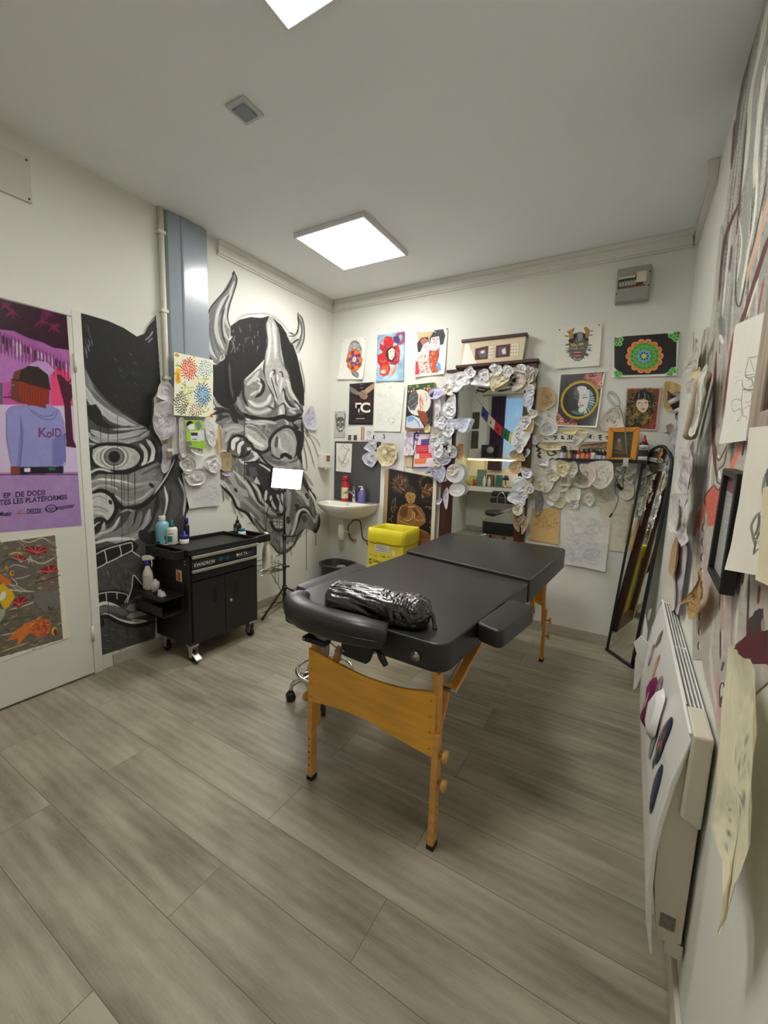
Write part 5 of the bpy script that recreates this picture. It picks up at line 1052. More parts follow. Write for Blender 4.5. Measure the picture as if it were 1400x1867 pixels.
for P, w, c in (([750,310,765,306],1,60),([780,300,793,302],1,60),([772,310,770,340],.7,150),([762,358,780,356],1.2,(190,60,60)),([670,230,690,200,740,190],1.4,(236,110,90)),([700,180,690,240],1.2,(240,140,120)),([650,380,690,400,720,380],1.6,(240,120,90)),([810,300,830,330,820,390],1.6,(240,110,100)),([740,410,790,420,830,390],1.4,(120,30,50)),([640,330,660,410],1.2,(150,30,40))): T.L(P, w, c)
T.E(710,266,8,13,(60,60,120)); T.E(700,262,12,22,(200,60,60),a=.3)
for k in range(14): T.E(random.uniform(790,830),random.uniform(350,420),4,5,(80,70,120))
o = po.make('poster', M_PRINT, curl=.008, label='print of a red octopus coiled round a pale face on light blue', cat='poster'); pins(o, po, ((.03,.06),(.97,.04)))
# 3 two kabuki faces
po = Po(Q(C1,(1000,115),(1282,85),(1255,510),(982,540)), val=-.006, bg=(232,229,220)); T = po.tr(*C1)
T.P([1006,130,1150,118,1140,190,1010,230], (216,190,140), c2=(196,160,110), ns=.3); T.P([1002,230,1040,180,1100,170,1120,230,1060,240,1030,310,1010,310], (34,32,36))
T.P([1030,200,1070,180,1110,200,1100,230,1050,260], (190,110,96), c2=(150,80,90), ns=.8); T.P([1060,240,1110,215,1125,270,1110,320,1075,330,1055,290], (238,232,226))
T.P([1160,110,1240,100,1260,160,1240,240,1205,245,1200,170,1140,180,1120,240,1116,180], (30,30,34)); T.P([1130,180,1200,165,1210,230,1180,290,1140,280,1124,230], (240,234,228))
for P, w, c in (([1140,185,1160,200],2,(206,60,60)),([1180,178,1196,200],2,(206,60,60)),([1150,215,1155,235],1.4,(206,60,60)),([1185,215,1180,235],1.6,(206,60,60)),([1165,180,1168,230],1.2,(190,70,70)),([1160,255,1182,255],1.4,(180,40,50)),([1075,265,1090,268],1.6,(206,60,70)),([1105,255,1112,262],1.4,(206,60,70)),([1082,300,1096,303],1.2,(180,40,50)),([1070,250,1065,275],1.4,(220,120,110)),([1190,110,1230,112],3,(56,56,60)),([1150,120,1175,130],1.4,(200,170,120))): T.L(P, w, c)
T.P([1005,340,1060,320,1110,330,1120,400,1140,500,1040,515,1020,470], (236,214,204), c2=(224,186,176), ns=.6); T.P([990,400,1010,390,1030,515,988,520], (204,50,52))
for k in range(26): T.E(random.uniform(1010,1110), random.uniform(340,500), random.uniform(4,9), random.uniform(4,8), random.choice(((196,60,66),(214,120,110),(150,60,70))))
T.P([1112,290,1170,300,1190,270,1205,330,1190,420,1200,495,1140,500,1116,400], (206,76,44), c2=(180,50,40), ns=.6)
for k in range(22): T.E(random.uniform(1120,1195), random.uniform(300,490), 5, 6, random.choice(((236,190,80),(232,140,60),(240,220,200))))
T.P([1205,330,1210,250,1245,260,1248,400,1220,490,1196,470,1180,420], (226,232,238), c2=(190,210,232), ns=.4); T.P([1190,400,1215,420,1225,480,1195,480,1180,440], (48,128,206), c2=(130,180,226), ns=.6); T.L([1205,250,1196,340,1180,420],1.2,60); T.L([1115,290,1110,400,1140,500],1,70)
o = po.make('poster', M_PRINT, curl=.012, label='print of two white-faced kabuki figures in red kimonos, right end of the top row', cat='poster'); pins(o, po, ((.03,.03),(.97,.03)))
# 4 dark poster with two clasped hands
po = Po(Q(C1,(387,600),(612,583),(600,972),(378,970)), val=-.005, bg=(40,37,38), d=1.8); T = po.tr(*C1)
T.P([388,620,440,650,490,690,470,705,420,690,386,660], (150,140,132), c2=(96,90,88), ns=.7); T.P([608,588,610,640,560,680,530,690,510,670,540,640], (206,170,136), c2=(160,120,96), ns=.7)
T.P([470,680,510,655,545,680,552,720,530,742,500,738,475,712], (196,160,134), c2=(136,110,98), ns=.8)
for P in ([480,690,510,700,530,730], [490,670,520,690,545,705], [500,710,510,735], [470,700,490,720]): T.L(P, 1, (70,56,50))
T.P([390,740,470,730,540,745,600,735,602,780,390,790], (96,36,34), a=.6, c2=(50,34,34), ns=.4)
for P, w, c in (([480,606,510,604],1,(150,140,136)),([484,636,508,635],1,(160,150,146)),([448,916,522,915],1.2,(206,200,196)),([420,940,560,938],.6,(110,104,100)),([465,875,505,874],.7,(150,140,136))): T.L(P, w, c, curve=0, tip=0)
o = po.make('poster', M_GLOSSP, label='dark poster with two clasped hands and the white letters ITC', cat='poster', curl=.003)
po.txt('I', *C1, 437, 818, 9.5, mat('warm_white_letters', (240,226,220), .5, var=.01), o, bold=.03); po.txt('T', *C1, 449, 858, 17.5, mat('warm_white_letters', (240,226,220), .5), o, bold=.02, sx=.62); po.txt('C', *C1, 482, 858, 17.5, mat('warm_white_letters', (240,226,220), .5), o, bold=.03, sx=1.1)
# 5 pale pencil sheet
po = Po(Q(C1,(635,630),(890,615),(850,1035),(608,1030)), val=-.010, bg=(224,225,216)); T = po.tr(*C1)
for k in range(44):
    x, y = random.uniform(650,830), random.uniform(670,980); T.L([x,y,x+random.uniform(-40,40),y+random.uniform(-30,40),x+random.uniform(-50,50),y+random.uniform(-10,70)], random.uniform(.5,1), random.choice((205,196,190)), a=.6)
T.L([760,900,800,930,770,970,740,930,760,900],.7,150); T.L([770,940,790,960],.7,130)
o = po.make('drawing', M_PRINT, curl=.005, label='pale sheet with a faint pencil drawing hanging beside the dark hands poster', cat='drawing'); pins(o, po, ((.5,.02),))
# 6 canvas of a woman under a moon
cvs = thing('canvas', 'canvas with a tan edge painted with a dark-haired woman before a pale moon', 'painting', tuple(bw(764, 742, -.03)))
qd = Q(C1,(915,612),(1155,585),(1140,1010),(890,1022)); po = Po(qd, val=-.040, bg=(44,42,48)); T = po.tr(*C1)
T.P([918,610,1158,585,1150,680,1100,650,1000,640,918,680], (70,104,62), c2=(44,66,48), ns=.8)
for k in range(20): T.E(random.uniform(925,1150), random.uniform(600,670), random.uniform(5,12), random.uniform(5,11), random.choice(((224,140,70),(236,210,190),(226,170,90),(90,130,80),(210,120,110))))
T.E(1020,770,105,118,(226,220,206)); T.P([1030,660,1080,660,1116,740,1110,800,1060,800,1010,760,1000,700], (232,214,200)); 
T.P([918,740,940,680,990,655,1012,700,1010,780,980,840,940,838,915,790], (62,62,64), c2=(104,104,106), ns=.6)
for P in ([930,720,960,690,1000,670], [920,770,960,730,1005,700], [930,810,970,790,1005,750], [940,835,980,820,1005,780]): T.L(P, 1.2, 140)
for P, w, c in (([1030,690,1040,750,1060,790],1.2,(170,60,50)),([1025,720,1030,790,1035,840],1.6,(190,80,60)),([1070,680,1090,720,1085,760],1,(150,110,100)),([1050,720,1050,850],1,(196,90,70)),([1010,830,1040,850,1080,850],1.4,(150,100,80))): T.L(P, w, c)
T.P([1000,840,1080,860,1100,920,1090,1000,1060,960,1020,900], (172,84,54), c2=(130,60,44), ns=.7); T.P([898,1010,905,900,960,885,1020,910,1060,980,1070,1012], (214,220,226), c2=(180,200,220), ns=.4); T.P([910,900,960,890,975,930,920,950], (120,160,206)); T.L([960,900,1010,950,1030,1010],1,90); T.P([890,990,960,1005,1140,1000,1140,1015,890,1025], (150,96,60))
for k in range(24): T.E(random.uniform(1085,1140), random.uniform(820,990), 3, 4, random.choice(((120,120,130),(80,80,90))))
po.make('painting', M_CANVAS, cvs)
a = po.c3; bk = np.array((0,.038,0)); MB().hexa([a[3]+(0,.0006,0), a[2]+(0,.0006,0), a[2]+bk, a[3]+bk], [a[0]+(0,.0006,0), a[1]+(0,.0006,0), a[1]+bk, a[0]+bk]).build('stretcher', mat('tan_canvas_edge', (206,182,120), .7, var=.06), cvs)
# 7 small mask drawing
po = Po(Q(C1,(250,850),(352,845),(348,1085),(243,1087)), val=-.004, bg=(190,188,184), d=2); T = po.tr(*C1)
T.P([262,940,275,905,320,900,345,935,342,990,320,1035,290,1040,268,1000], 120, c2=(84,84,84), ns=.8); T.E(285,950,10,8,205); T.E(322,946,10,8,200); T.P([275,985,305,1000,335,982,325,1012,300,1024,282,1010], 214); T.L([280,1004,330,1000],.8,60); T.L([304,950,300,980,312,982],1,200)
for P in ([264,935,262,890,270,870], [342,930,347,890,338,865], [275,925,300,915,330,925]): T.L(P, 1.4, 70)
o = po.make('drawing', M_PRINT, curl=.003, label='small grey drawing of a horned grinning mask beside the left corner of the back wall', cat='drawing'); pins(o, po, ((.5,.04),(.9,.93)))
# 8 small strips and swatches over the dark panel
M_STR = paintmat('small_card', .5)
for (x, cA) in ((490,(186,96,60)), (508,(150,130,96))):
    po = Po(Q(C1,(x,990),(x+17,990),(x+14,1114),(x-3,1114)), val=-.004, bg=(220,210,190)); po.cv.rect(po.w*.25, 0, po.w*.8, po.h, cA)
    po.make('card_strip', M_STR, label='narrow %s card strip standing on the dark splash panel' % ('rust and cream' if x == 490 else 'olive and cream, right-hand'), cat='card')
po = Po(Q(C1,(532,1000),(604,992),(598,1112),(526,1112)), val=-.004, bg=(220,220,216)); T = po.tr(*C1)
for k in range(12): x, y = random.uniform(540,580), random.uniform(1010,1095); T.L([x,y,x+random.uniform(-14,18),y+random.uniform(4,24)], 1, (120,130,150))
po.make('drawing', M_PRINT, label='small white card with a bluish sketch above the dark splash panel', cat='drawing', curl=.004)
for x0, x1, lab in ((374,401,'tiny dark square card above the left end of the dark splash panel'), (424,454,'second tiny dark square card above the dark splash panel'), (582,612,'third tiny dark square card, nearest the crumpled stencils above the splash panel')):
    po = Po(Q(C1,(x0,1066),(x1,1066),(x1-2,1113),(x0-2,1113)), val=-.004, bg=(84,76,70)); po.cv.mottle(.6, .3, x0); po.make('card', M_STR, label=lab, cat='card')
# 9 glossy white sheet, flower sheet, tan sheet
po = Po(Q(C1,(612,1046),(885,1040),(885,1395),(690,1378)), val=-.004, bg=(206,205,206)); T = po.tr(*C1); T.L([690,1070,700,1060,708,1090],1.4,70); T.L([684,1095,715,1092],1,80); T.L([700,1060,702,1110],1,80)
po.make('sheet', mat('x_', (0,0,0)) if False else M_GLOSSP, label='glossy white sheet behind the crumpled cream stencil right of the splash panel', cat='sheet', curl=.004)
po = Po(Q(K5,(545,1040),(690,1060),(655,1205),(560,1190)), val=-.0045, bg=(196,170,130)); po.cv.mottle(.3, .1, 2); po.make('paper', M_PRINT, label='tan paper with a torn lower edge beside the framed red print', cat='paper', curl=.01)
po = Po(Q(K5,(545,755),(745,740),(665,1050),(545,1055)), val=-.007, bg=(216,206,212)); T = po.tr(*K5)
for k in range(40):
    x, y = random.uniform(555,690), random.uniform(760,1040); T.L([x,y,x+random.uniform(-30,30),y+random.uniform(-20,30),x+random.uniform(-30,30),y+random.uniform(0,50)], random.uniform(.5,1.4), random.choice(((170,150,190),(190,160,180),(150,130,180))))
for k in range(16): a = random.uniform(0,6.3); T.E(705+28*math.cos(a),810+45*math.sin(a),14,17,random.choice(((84,70,150),(120,100,180),(150,130,196))))
T.E(708,805,10,14,(60,44,120))
po.make('stencil', M_PRINT, label='lilac flower stencil sheet overlapping the framed red and orange print', cat='stencil', curl=.016, wave=.02)
# 10 framed print with purple, red and orange bands
fr_ = thing('framed_print', 'thin black frame with bands of purple, red and orange text on the back wall', 'framed print', tuple(bw(772, 822, -.01)))
qd = Q(K5,(672,775),(905,772),(918,1198),(652,1200)); po = Po(qd, val=-.014, bg=(228,210,220)); T = po.tr(*K5)
T.P([700,790,890,782,890,820,700,830], (222,206,216)); T.P([752,848,905,838,928,870,928,915,752,922], (78,62,130)); T.P([690,920,848,912,848,1020,690,1032], (206,50,72)); T.P([730,1025,880,1018,898,1078,730,1092], (226,74,66)); T.P([672,1098,826,1088,806,1156,672,1160], (232,104,52)); T.P([672,1035,722,1034,722,1092,672,1094], (232,214,214)); T.P([826,1092,910,1085,910,1125,812,1128], (236,222,222)); T.P([850,930,912,925,912,1010,850,1015], (226,190,206))
for x0, x1, y, c in ((704,830,945,(240,150,150)),(704,820,968,(240,150,150)),(704,834,992,(240,150,150)),(760,890,862,(140,130,180)),(764,880,890,(140,130,180)),(742,870,1044,(250,160,140)),(742,860,1066,(250,160,140)),(684,800,1112,(250,190,150)),(684,790,1136,(250,190,150)),(720,870,806,(190,160,180))): T.L([x0,y,x1,y-3], .9, c, curve=0, tip=0)
po.make('print', M_GLOSSP, fr_)
def frame_quad(po, wdt, dep, name, m, parent, back=.0, bevel=.002):
    a = [np.array(p) for p in po.c3]; cen = sum(a)/4; k = [i for i in range(3) if i != po.ax]
    out = []
    for i, p in enumerate(a):
        e0 = a[i-1]-p; e1 = a[(i+1) % 4]-p; out.append(p-(e0/np.linalg.norm(e0)+e1/np.linalg.norm(e1))*wdt)
    n = np.zeros(3); n[po.ax] = -1 if po.ax == 1 else (1 if po.val < 1 else -1)
    mb = MB()
    for i in range(4):
        j = (i+1) % 4; mb.hexa([a[i]-n*(dep*.5+back), out[i]-n*(dep*.5+back), out[j]-n*(dep*.5+back), a[j]-n*(dep*.5+back)], [a[i]+n*dep*.5, out[i]+n*dep*.5, out[j]+n*dep*.5, a[j]+n*dep*.5])
    return mb.build(name, m, parent, bevel=bevel)
frame_quad(po, .007, .014, 'frame', M_BLKPL, fr_, back=.004)
# 11 oni mask on white paper
po = Po(Q(C4,(245,120),(605,85),(580,425),(225,450)), val=-.006, bg=(228,226,216), d=1.6); T = po.tr(*C4)
for k in range(26):
    a = random.choice((random.uniform(-.5,1.2), random.uniform(2,3.7))); x, y = 415+80*math.cos(a), 270+90*math.sin(a); T.L([x,y,x+30*math.cos(a),y+14*math.sin(a)+6], 1.6, random.choice((60,96,120)), tip=2)
T.P([335,220,360,180,400,160,430,152,470,170,495,210,490,270,470,330,440,365,400,375,365,350,340,300], (120,118,114), c2=(84,82,80), ns=.7)
T.P([335,225,350,185,390,162,405,170,385,220,350,240], 40); T.P([450,160,480,180,496,215,470,230,450,200], 40); T.P([405,165,430,155,450,170,440,230,415,230], 160, c2=(120,120,116), ns=.6)
T.P([330,150,345,140,380,120,370,160,372,205,345,210], (196,150,66), c2=(160,110,50), ns=.7); T.P([455,120,480,112,505,140,500,190,470,205,470,160], (196,150,66), c2=(160,110,50), ns=.7)
for P in ([300,185,340,190], [345,160,320,150], [505,150,530,145], [500,180,528,180], [380,120,372,150]): T.L(P, 1.4, 60)
T.E(375,258,20,11,(206,190,70)); T.E(435,250,20,11,(206,190,70)); T.E(376,258,5,6,30); T.E(436,250,5,6,30); T.P([365,315,405,300,445,312,440,345,400,355,370,345], (130,56,56)); T.L([370,318,440,316],1.2,214); T.L([374,345,436,342],1.2,214)
for P, w, c in (([350,240,380,235,400,250],1.6,40),([410,246,440,230,465,236],1.6,40),([405,250,395,285,415,290],1.6,170),([345,280,380,290,400,285],1.2,170),([430,285,460,285],1.2,170),([340,300,355,350,395,380,440,370,470,320],1.6,50),([385,375,380,395],1,120),([420,375,430,390],1,120)): T.L(P, w, c)
o = po.make('poster', M_PRINT, curl=.010, wave=.003, label='white print of a grey oni mask with golden horns, right of the mirror', cat='poster'); pins(o, po, ((.05,.06),(.93,.04)))
# 12 mandala on black
po = Po(Q(C4,(695,190),(1222,145),(1195,505),(672,520)), val=-.006, bg=(228,226,216), d=1.7); T = po.tr(*C4)
T.P([700,215,770,190,1120,165,1196,230,1192,430,1100,490,770,500,700,440], (26,25,26), c2=(34,33,32), ns=.2)
for x, y in ((725,230),(755,215),(718,250),(745,250),(1150,185),(1185,170),(1205,190),(1175,200),(1190,215),(715,480),(735,500),(720,505),(745,490),(1150,470),(1165,455),(1135,490),(1180,470)): T.E(x,y,22,18,(76,170,76)); T.R(x,y,15,12,1.4,(150,214,130)); T.E(x,y,6,5,(50,110,50))
T.E(715,215,16,14,(130,120,90)); T.E(1210,165,12,12,(140,120,100)); T.E(1150,495,14,10,(130,110,90))
for k in range(14):
    a = k*2*PI/14; x, y = 940+122*math.cos(a), 347+112*math.sin(a); T.E(x,y,31,27,(230,126,62)); T.R(x,y,24,20,1.4,(240,170,110)); T.E(940+98*math.cos(a),347+90*math.sin(a),18,16,(70,30,22))
for rr, n, sz, c, cc in ((.80,16,24,(70,150,64),(150,206,110)),(.60,14,22,(84,166,66),(170,214,110)),(.42,12,20,(60,130,60),(130,190,96))):
    for k in range(n): a = (k+.5*(n == 14))*2*PI/n; x, y = 940+122*rr*math.cos(a), 347+112*rr*math.sin(a); T.E(x,y,sz,sz*.9,c); T.R(x,y,sz*.8,sz*.72,.9,cc)
for k in range(8): a = k*2*PI/8; T.E(937+38*math.cos(a),347+36*math.sin(a),22,18,(120,180,214)); 
T.E(937,347,40,37,(120,180,214))
for k in range(9): a = k*2*PI/9; T.E(937+30*math.cos(a),347+28*math.sin(a),7,7,(24,40,84))
T.E(937,347,19,18,(236,214,66))
o = po.make('poster', M_GLOSSP, curl=.010, label='black print with an orange, green and blue mandala under the fuse box', cat='poster'); pins(o, po, ((.03,.04),(.98,.04),(.97,.96)))
# 13 white face in a yellow ring
po = Po(Q(C4,(268,492),(628,465),(560,918),(232,905)), val=-.006, bg=(228,226,214), d=1.7); T = po.tr(*C4)
T.P([275,497,612,474,550,905,240,895], (46,44,42))
for pts in ([470,490,600,478,606,600,560,600,520,560,460,520], ): T.P(pts, (206,140,122), c2=(180,104,92), ns=.5)
for k in range(15): x, y = random.uniform(455,600), random.uniform(485,610); T.R(x,y,14,12,1.6,random.choice(((150,66,60),(230,190,170),(46,40,40))),t0=.3,t1=5)
T.P([240,790,280,830,330,870,400,880,405,900,236,895], (206,140,122), c2=(180,104,92), ns=.5)
for k in range(14): x, y = random.uniform(245,390), random.uniform(820,890); T.R(x,y,13,12,1.6,random.choice(((150,66,60),(230,190,170),(46,40,40))),t0=.3,t1=5)
T.E(420,696,162,150,(206,174,40)); T.R(420,696,156,145,1,(120,96,30)); T.E(420,697,142,131,(90,74,28)); T.E(420,697,138,127,(40,38,38))
T.P([405,590,450,582,490,600,525,640,540,700,520,770,470,812,400,815,350,790,420,760,400,700,395,640], (116,150,150), c2=(70,110,116), ns=.5)
for k in range(22): a = random.uniform(-1.1,1.3); T.L([440+60*math.cos(a),700+70*math.sin(a),440+105*math.cos(a+.1),700+112*math.sin(a+.1)],1.2,random.choice(((190,220,214),(40,60,66))))
T.P([390,600,430,584,470,590,498,620,500,690,480,760,440,800,410,790,420,760,408,735,412,700,380,690,375,640], (232,229,222), c2=(214,210,204), ns=.4); T.P([370,600,400,590,420,650,410,720,400,760,420,800,360,780,330,700], (60,58,58), a=.75)
for P, w, c in (([385,665,405,672],2.2,60),([440,680,470,676,485,682],1.4,80),([437,660,480,654],1.4,150),([420,650,418,715,435,722],1.2,130),([415,745,440,738,455,744],2,120),([418,755,445,752],1.4,160),([480,605,510,600],4,40)): T.L(P, w, c)
o = po.make('poster', M_GLOSSP, curl=.014, label='black print of a half-shadowed white face inside a thick yellow ring', cat='poster'); pins(o, po, ((.03,.04),(.97,.03)))
# 14 face in golden coils
po = Po(Q(C4,(797,600),(1080,597),(1040,945),(785,935)), val=-.006, bg=(196,170,168), d=1.7); T = po.tr(*C4)
T.P([806,610,1062,606,1025,930,788,918], (150,60,44), c2=(110,48,40), ns=.4); T.P([800,700,850,640,940,610,1020,650,1030,760,980,880,900,920,790,915], (40,34,28))
for k in range(150):
    x, y = random.uniform(795,1020), random.uniform(610,915)
    if x > 960 and y > 800 and random.random() < .8: continue
    T.R(x,y,random.uniform(8,18),random.uniform(8,16),1,random.choice(((150,132,50),(176,150,60),(110,100,44),(70,64,36))),t0=random.uniform(0,6),t1=random.uniform(7,10),n=12)
T.P([850,690,880,635,940,620,990,640,1010,690,1000,760,985,700,930,680,880,690,868,720], (28,26,28)); T.L([900,640,890,690],1.6,150); T.L([940,635,945,685],1.6,170); T.L([965,650,975,690],1.2,120)
T.P([880,700,935,690,968,702,972,750,950,785,925,800,895,780,874,745], (224,204,186)); T.L([885,722,910,718],1.4,60); T.L([940,716,962,718],1.4,60); T.L([926,720,918,752,932,756],.9,160); T.P([908,768,930,762,948,768,930,780], (160,84,84))
for k in range(24): x = random.uniform(860,980); T.R(x,random.uniform(785,840),14,12,1.2,random.choice(((176,150,60),(60,52,30))),t0=0,t1=4.5,n=10)
for k in range(14): T.L([random.uniform(970,1030),random.uniform(840,930),random.uniform(970,1040),random.uniform(800,930)],1,(190,90,70))
po.make('poster', M_GLOSSP, curl=.004, label='dark red print of a face wrapped in golden coils above the orange picture frame', cat='poster')
# 15 long carved panel with two small pictures, standing on the mirror head
pn = thing('panel_picture', 'long beige panel with two maroon pictures and brown rails standing on top of the mirror', 'picture', tuple(bw(898, 640, -.06)))
po = Po(Q(C3,(310,122),(878,62),(845,292),(290,345)), val=-.062, bg=(214,198,168), d=1.8); T = po.tr(*C3)
for q, c in (([425,175,540,150,535,268,420,278],(92,40,42)), ([612,148,740,132,732,245,606,258],(92,40,42))):
    T.P(q, c)
T.P([450,195,520,175,525,245,480,262,450,225], (96,96,110)); T.E(490,205,20,14,(226,224,222)); T.P([630,165,706,155,704,232,628,240], (90,90,104)); T.P([660,190,690,165,700,220,670,225], (226,226,226))
for x0, x1, y0, y1 in ((392,418,180,280),(545,590,155,262),(584,606,152,256),(745,815,130,240)):
    T.P([x0,y0,x1,y0-5,x1-5,y1-4,x0-5,y1], (236,230,210)); n_ = max(2,int((x1-x0)/22))
    for k in range(n_+1): x = x0+(x1-x0)*k/n_; T.L([x,y0-4,x-5,y1],.9,(170,150,116),curve=0,tip=0)
    for k in range(3): y = y0+(y1-y0)*(k+1)/4; T.L([x0-2,y,x1-2,y-5],.8,(170,150,116),curve=0,tip=0)
T.P([335,130,362,130,440,315,296,335], (236,236,228))
po.make('front', M_CANVAS, pn); a = [np.array(p) for p in po.c3]; bk = np.array((0,.04,0))
MB().hexa([a[3]+(0,.0006,0), a[2]+(0,.0006,0), a[2]+bk, a[3]+bk], [a[0]+(0,.0006,0), a[1]+(0,.0006,0), a[1]+bk, a[0]+bk]).build('panel', mat('beige_panel_edge', (196,178,148), .6), pn)
M_MAH = mat('dark_brown_wood', (66,34,22), .4, var=.25, scale=7, stretch=(9,9,1), spec=.5)
for i, j, h in ((0,1,.022),(3,2,.014)):
    up = np.array((0,0,h)); s_ = 1 if i == 0 else -1; p, r_ = a[i]+np.array((-.005,-.012,0)), a[j]+np.array((.01,-.012,0)); B_ = [p, r_, r_+(0,.06,0), p+(0,.06,0)]
    lo, hi = (B_, [q_+up for q_ in B_]) if s_ > 0 else ([q_-up for q_ in B_], B_); MB().hexa(lo, hi).build('rail', M_MAH, pn, bevel=.002)
# 16 orange picture frame
fo_ = thing('framed_painting', 'orange wooden picture frame with a dim painting of a seated figure on the ink shelf', 'picture frame', tuple(bw(1135, 842, -.08)))
po = Po(Q(C4,(697,957),(853,955),(826,1156),(681,1156)), val=-.085, bg=(78,84,74), d=2.2); T = po.tr(*C4); po.cv.mottle(.6,.25,4)
T.P([690,1100,820,1085,815,1150,685,1150], (88,70,48), c2=(60,52,40), ns=.6); T.P([710,1060,730,1020,750,1040,770,1080,740,1100,712,1085], (150,120,88), c2=(110,88,66), ns=.6); T.E(738,1020,12,15,(176,146,112)); T.L([715,1080,760,1100,790,1090],2,(140,110,80)); T.L([690,1110,740,1120,800,1112],1.6,(150,112,66))
po.make('painting', M_CANVAS, fo_); frame_quad(po, .034, .026, 'frame', mat('orange_varnished_frame', (212,140,28), .35, var=.1, scale=6, coat=.3), fo_, back=.01, bevel=.006)
# ---- left wall: flower print hanging over the foot of the duct
po = Po([(317,642),(388,656.5),(386,761),(315.5,757)], ax=0, val=.062, d=2.0, bg=(230,227,206)); T = po.tr(260, 640, 5.8375)
def chrys(x, y, r, ry, cols, n=70, c0=None):
    n = int(n*.55)
    for k in range(n):
        q = math.sqrt((k+.5)/n); a = k*2.39996; px, py = x+r*q*math.cos(a), y+ry*q*math.sin(a); c = cols[k % len(cols)] if q > .3 or not c0 else c0
        T.L([px, py, px+r*.16*math.cos(a+.7), py+ry*.16*math.sin(a+.7)], 2.1, c, tip=2)
for x, y, n in ((380,150,8),(530,90,6),(660,300,10),(430,400,12),(510,420,14),(500,480,8),(480,560,10),(660,620,10),(520,680,8),(350,250,8),(430,330,6),(580,300,6)):
    for k in range(n): T.E(x+random.uniform(-34,34), y+random.uniform(-34,34), random.uniform(7,15), random.uniform(5,10), random.choice(((182,196,70),(206,212,90),(130,160,60))), rot=random.uniform(0,3))
T.E(365,45,24,18,(206,150,50)); T.E(372,230,28,48,(236,180,30)); T.E(370,300,30,50,(232,176,40))
for k in range(20): T.L([345+random.uniform(0,60),200+random.uniform(0,140),360+random.uniform(0,40),215+random.uniform(0,130)],.9,(206,130,20))
T.E(490,190,75,95,(232,120,96),a=.5); chrys(490,190,92,120,((206,50,44),(226,84,66),(120,34,30)),110,(214,56,44)); chrys(665,190,72,95,((90,140,150),(120,170,160),(70,110,150)),80,(110,160,150)); T.E(640,470,70,100,(110,170,206),a=.6); chrys(635,465,88,125,((40,70,120),(60,120,170),(70,40,60)),120,(60,150,200)); chrys(405,555,72,120,((34,34,26),(44,44,34),(60,60,30)),110,(70,70,40)); chrys(560,635,66,75,((110,50,56),(150,90,96),(70,36,40)),60,(190,120,120))
T.P([620,710,700,690,735,660,735,710,650,725], (214,170,40)); T.E(725,690,20,26,(150,96,30))
o = po.make('poster', M_PRINT, curl=.006, wave=.01, seed=5, label='white sheet of red, blue and black chrysanthemums over the foot of the grey duct', cat='poster')
# ---- door posters
Xd = .0232
q = [tuple(pj((Xd, -2.93, 1.975))), (121.5, 575.5), (149, 958), tuple(pj((Xd, -2.93, .905)))]
po = Po(q, ax=0, val=Xd, d=.75, bg=(158,120,178)); T = po.tr(*K1)
T.P([-2200,-600,530,340,560,1480,-2200,1700], (206,120,180)); T.P([-2200,600,545,760,545,1000,-2200,1000], (226,90,140)); T.P([-2200,-600,530,340,530,1000,100,700,-2200,300], (150,80,150), c2=(190,110,180), ns=.05)
T.P([-2200,990,545,1005,570,1480,-2200,1490], (206,190,222)); T.P([-100,640,120,640,250,720,380,760,370,990,-100,990], (168,110,190), c2=(196,120,180), ns=.1)
T.P([360,780,400,740,500,760,530,1010,360,1010], (226,70,120)); T.P([0,850,130,830,180,1000,-60,1000], (190,84,160))
T.P([-2200,-700,530,340,530,620,380,600,300,560,200,530,100,480,0,470,-2200,200], (46,16,34), c2=(60,22,44), ns=.08)
for x, y in ((40,300),(90,340),(300,400),(380,450),(330,350),(-60,330)):
    for k in range(14): T.L([x,y,x+random.uniform(-60,60),y+random.uniform(-40,60)], 4, (120,26,76), tip=2)
for k in range(22):
    x = -30+k*25; y0 = 490+k*11; T.L([x,y0,x+3,y0+random.uniform(40,110)], random.uniform(2.4,4.4), random.choice(((206,190,206),(60,20,50),(190,150,190),(226,206,220)))); T.L([x+10,y0-20,x+14,y0+140], 1.6, (50,16,40))
T.P([200,720,260,690,330,700,390,760,350,800,250,780], (196,150,206)); T.P([400,790,430,790,500,860,560,850,500,980,520,1250,545,1310,470,1300,455,1000], (74,22,48)); T.L([470,860,500,830,520,790],4,(74,22,48))
T.P([40,1060,80,1020,160,1010,360,1005,420,1040,450,1130,465,1400,440,1440,140,1445,80,1440,45,1250], (150,150,206), c2=(140,142,200), ns=.05); T.P([370,1250,465,1200,465,1400,440,1440,370,1430], (118,118,184)); T.P([150,1060,170,1200,150,1440,120,1440,140,1200], (124,126,190))
for P in ([40,1060,80,1020,160,1010,200,1010], [45,1060,48,1250,80,1440], [420,1040,450,1130,465,1400,440,1440], [140,1080,155,1250,140,1440], [200,1020,260,1080,340,1110,390,1090,410,1030], [230,1040,290,1080,360,1080,390,1050]): T.L(P, 1.2, (70,70,130))
T.P([80,850,75,960,130,990,200,1000,330,1030,310,940,340,900,300,800,180,740,100,770], (112,56,50)); T.P([140,820,200,850,350,900,345,1000,200,1010,150,960,130,900], (150,52,28))
for k in range(11): x = 160+k*19; T.L([x,850+k*4,x-6,1000], 1.2, (96,30,22))
T.P([130,830,150,760,200,725,270,735,340,790,360,900,250,870,150,840], (48,32,28)); T.E(205,900,18,36,(120,60,50)); T.L([75,830,100,825,135,835],3,(40,24,24)); T.L([85,865,100,862],1,(230,220,210)); T.L([20,950,85,950],3,(60,30,40)); T.L([70,900,66,940,90,960],1,(80,36,36))
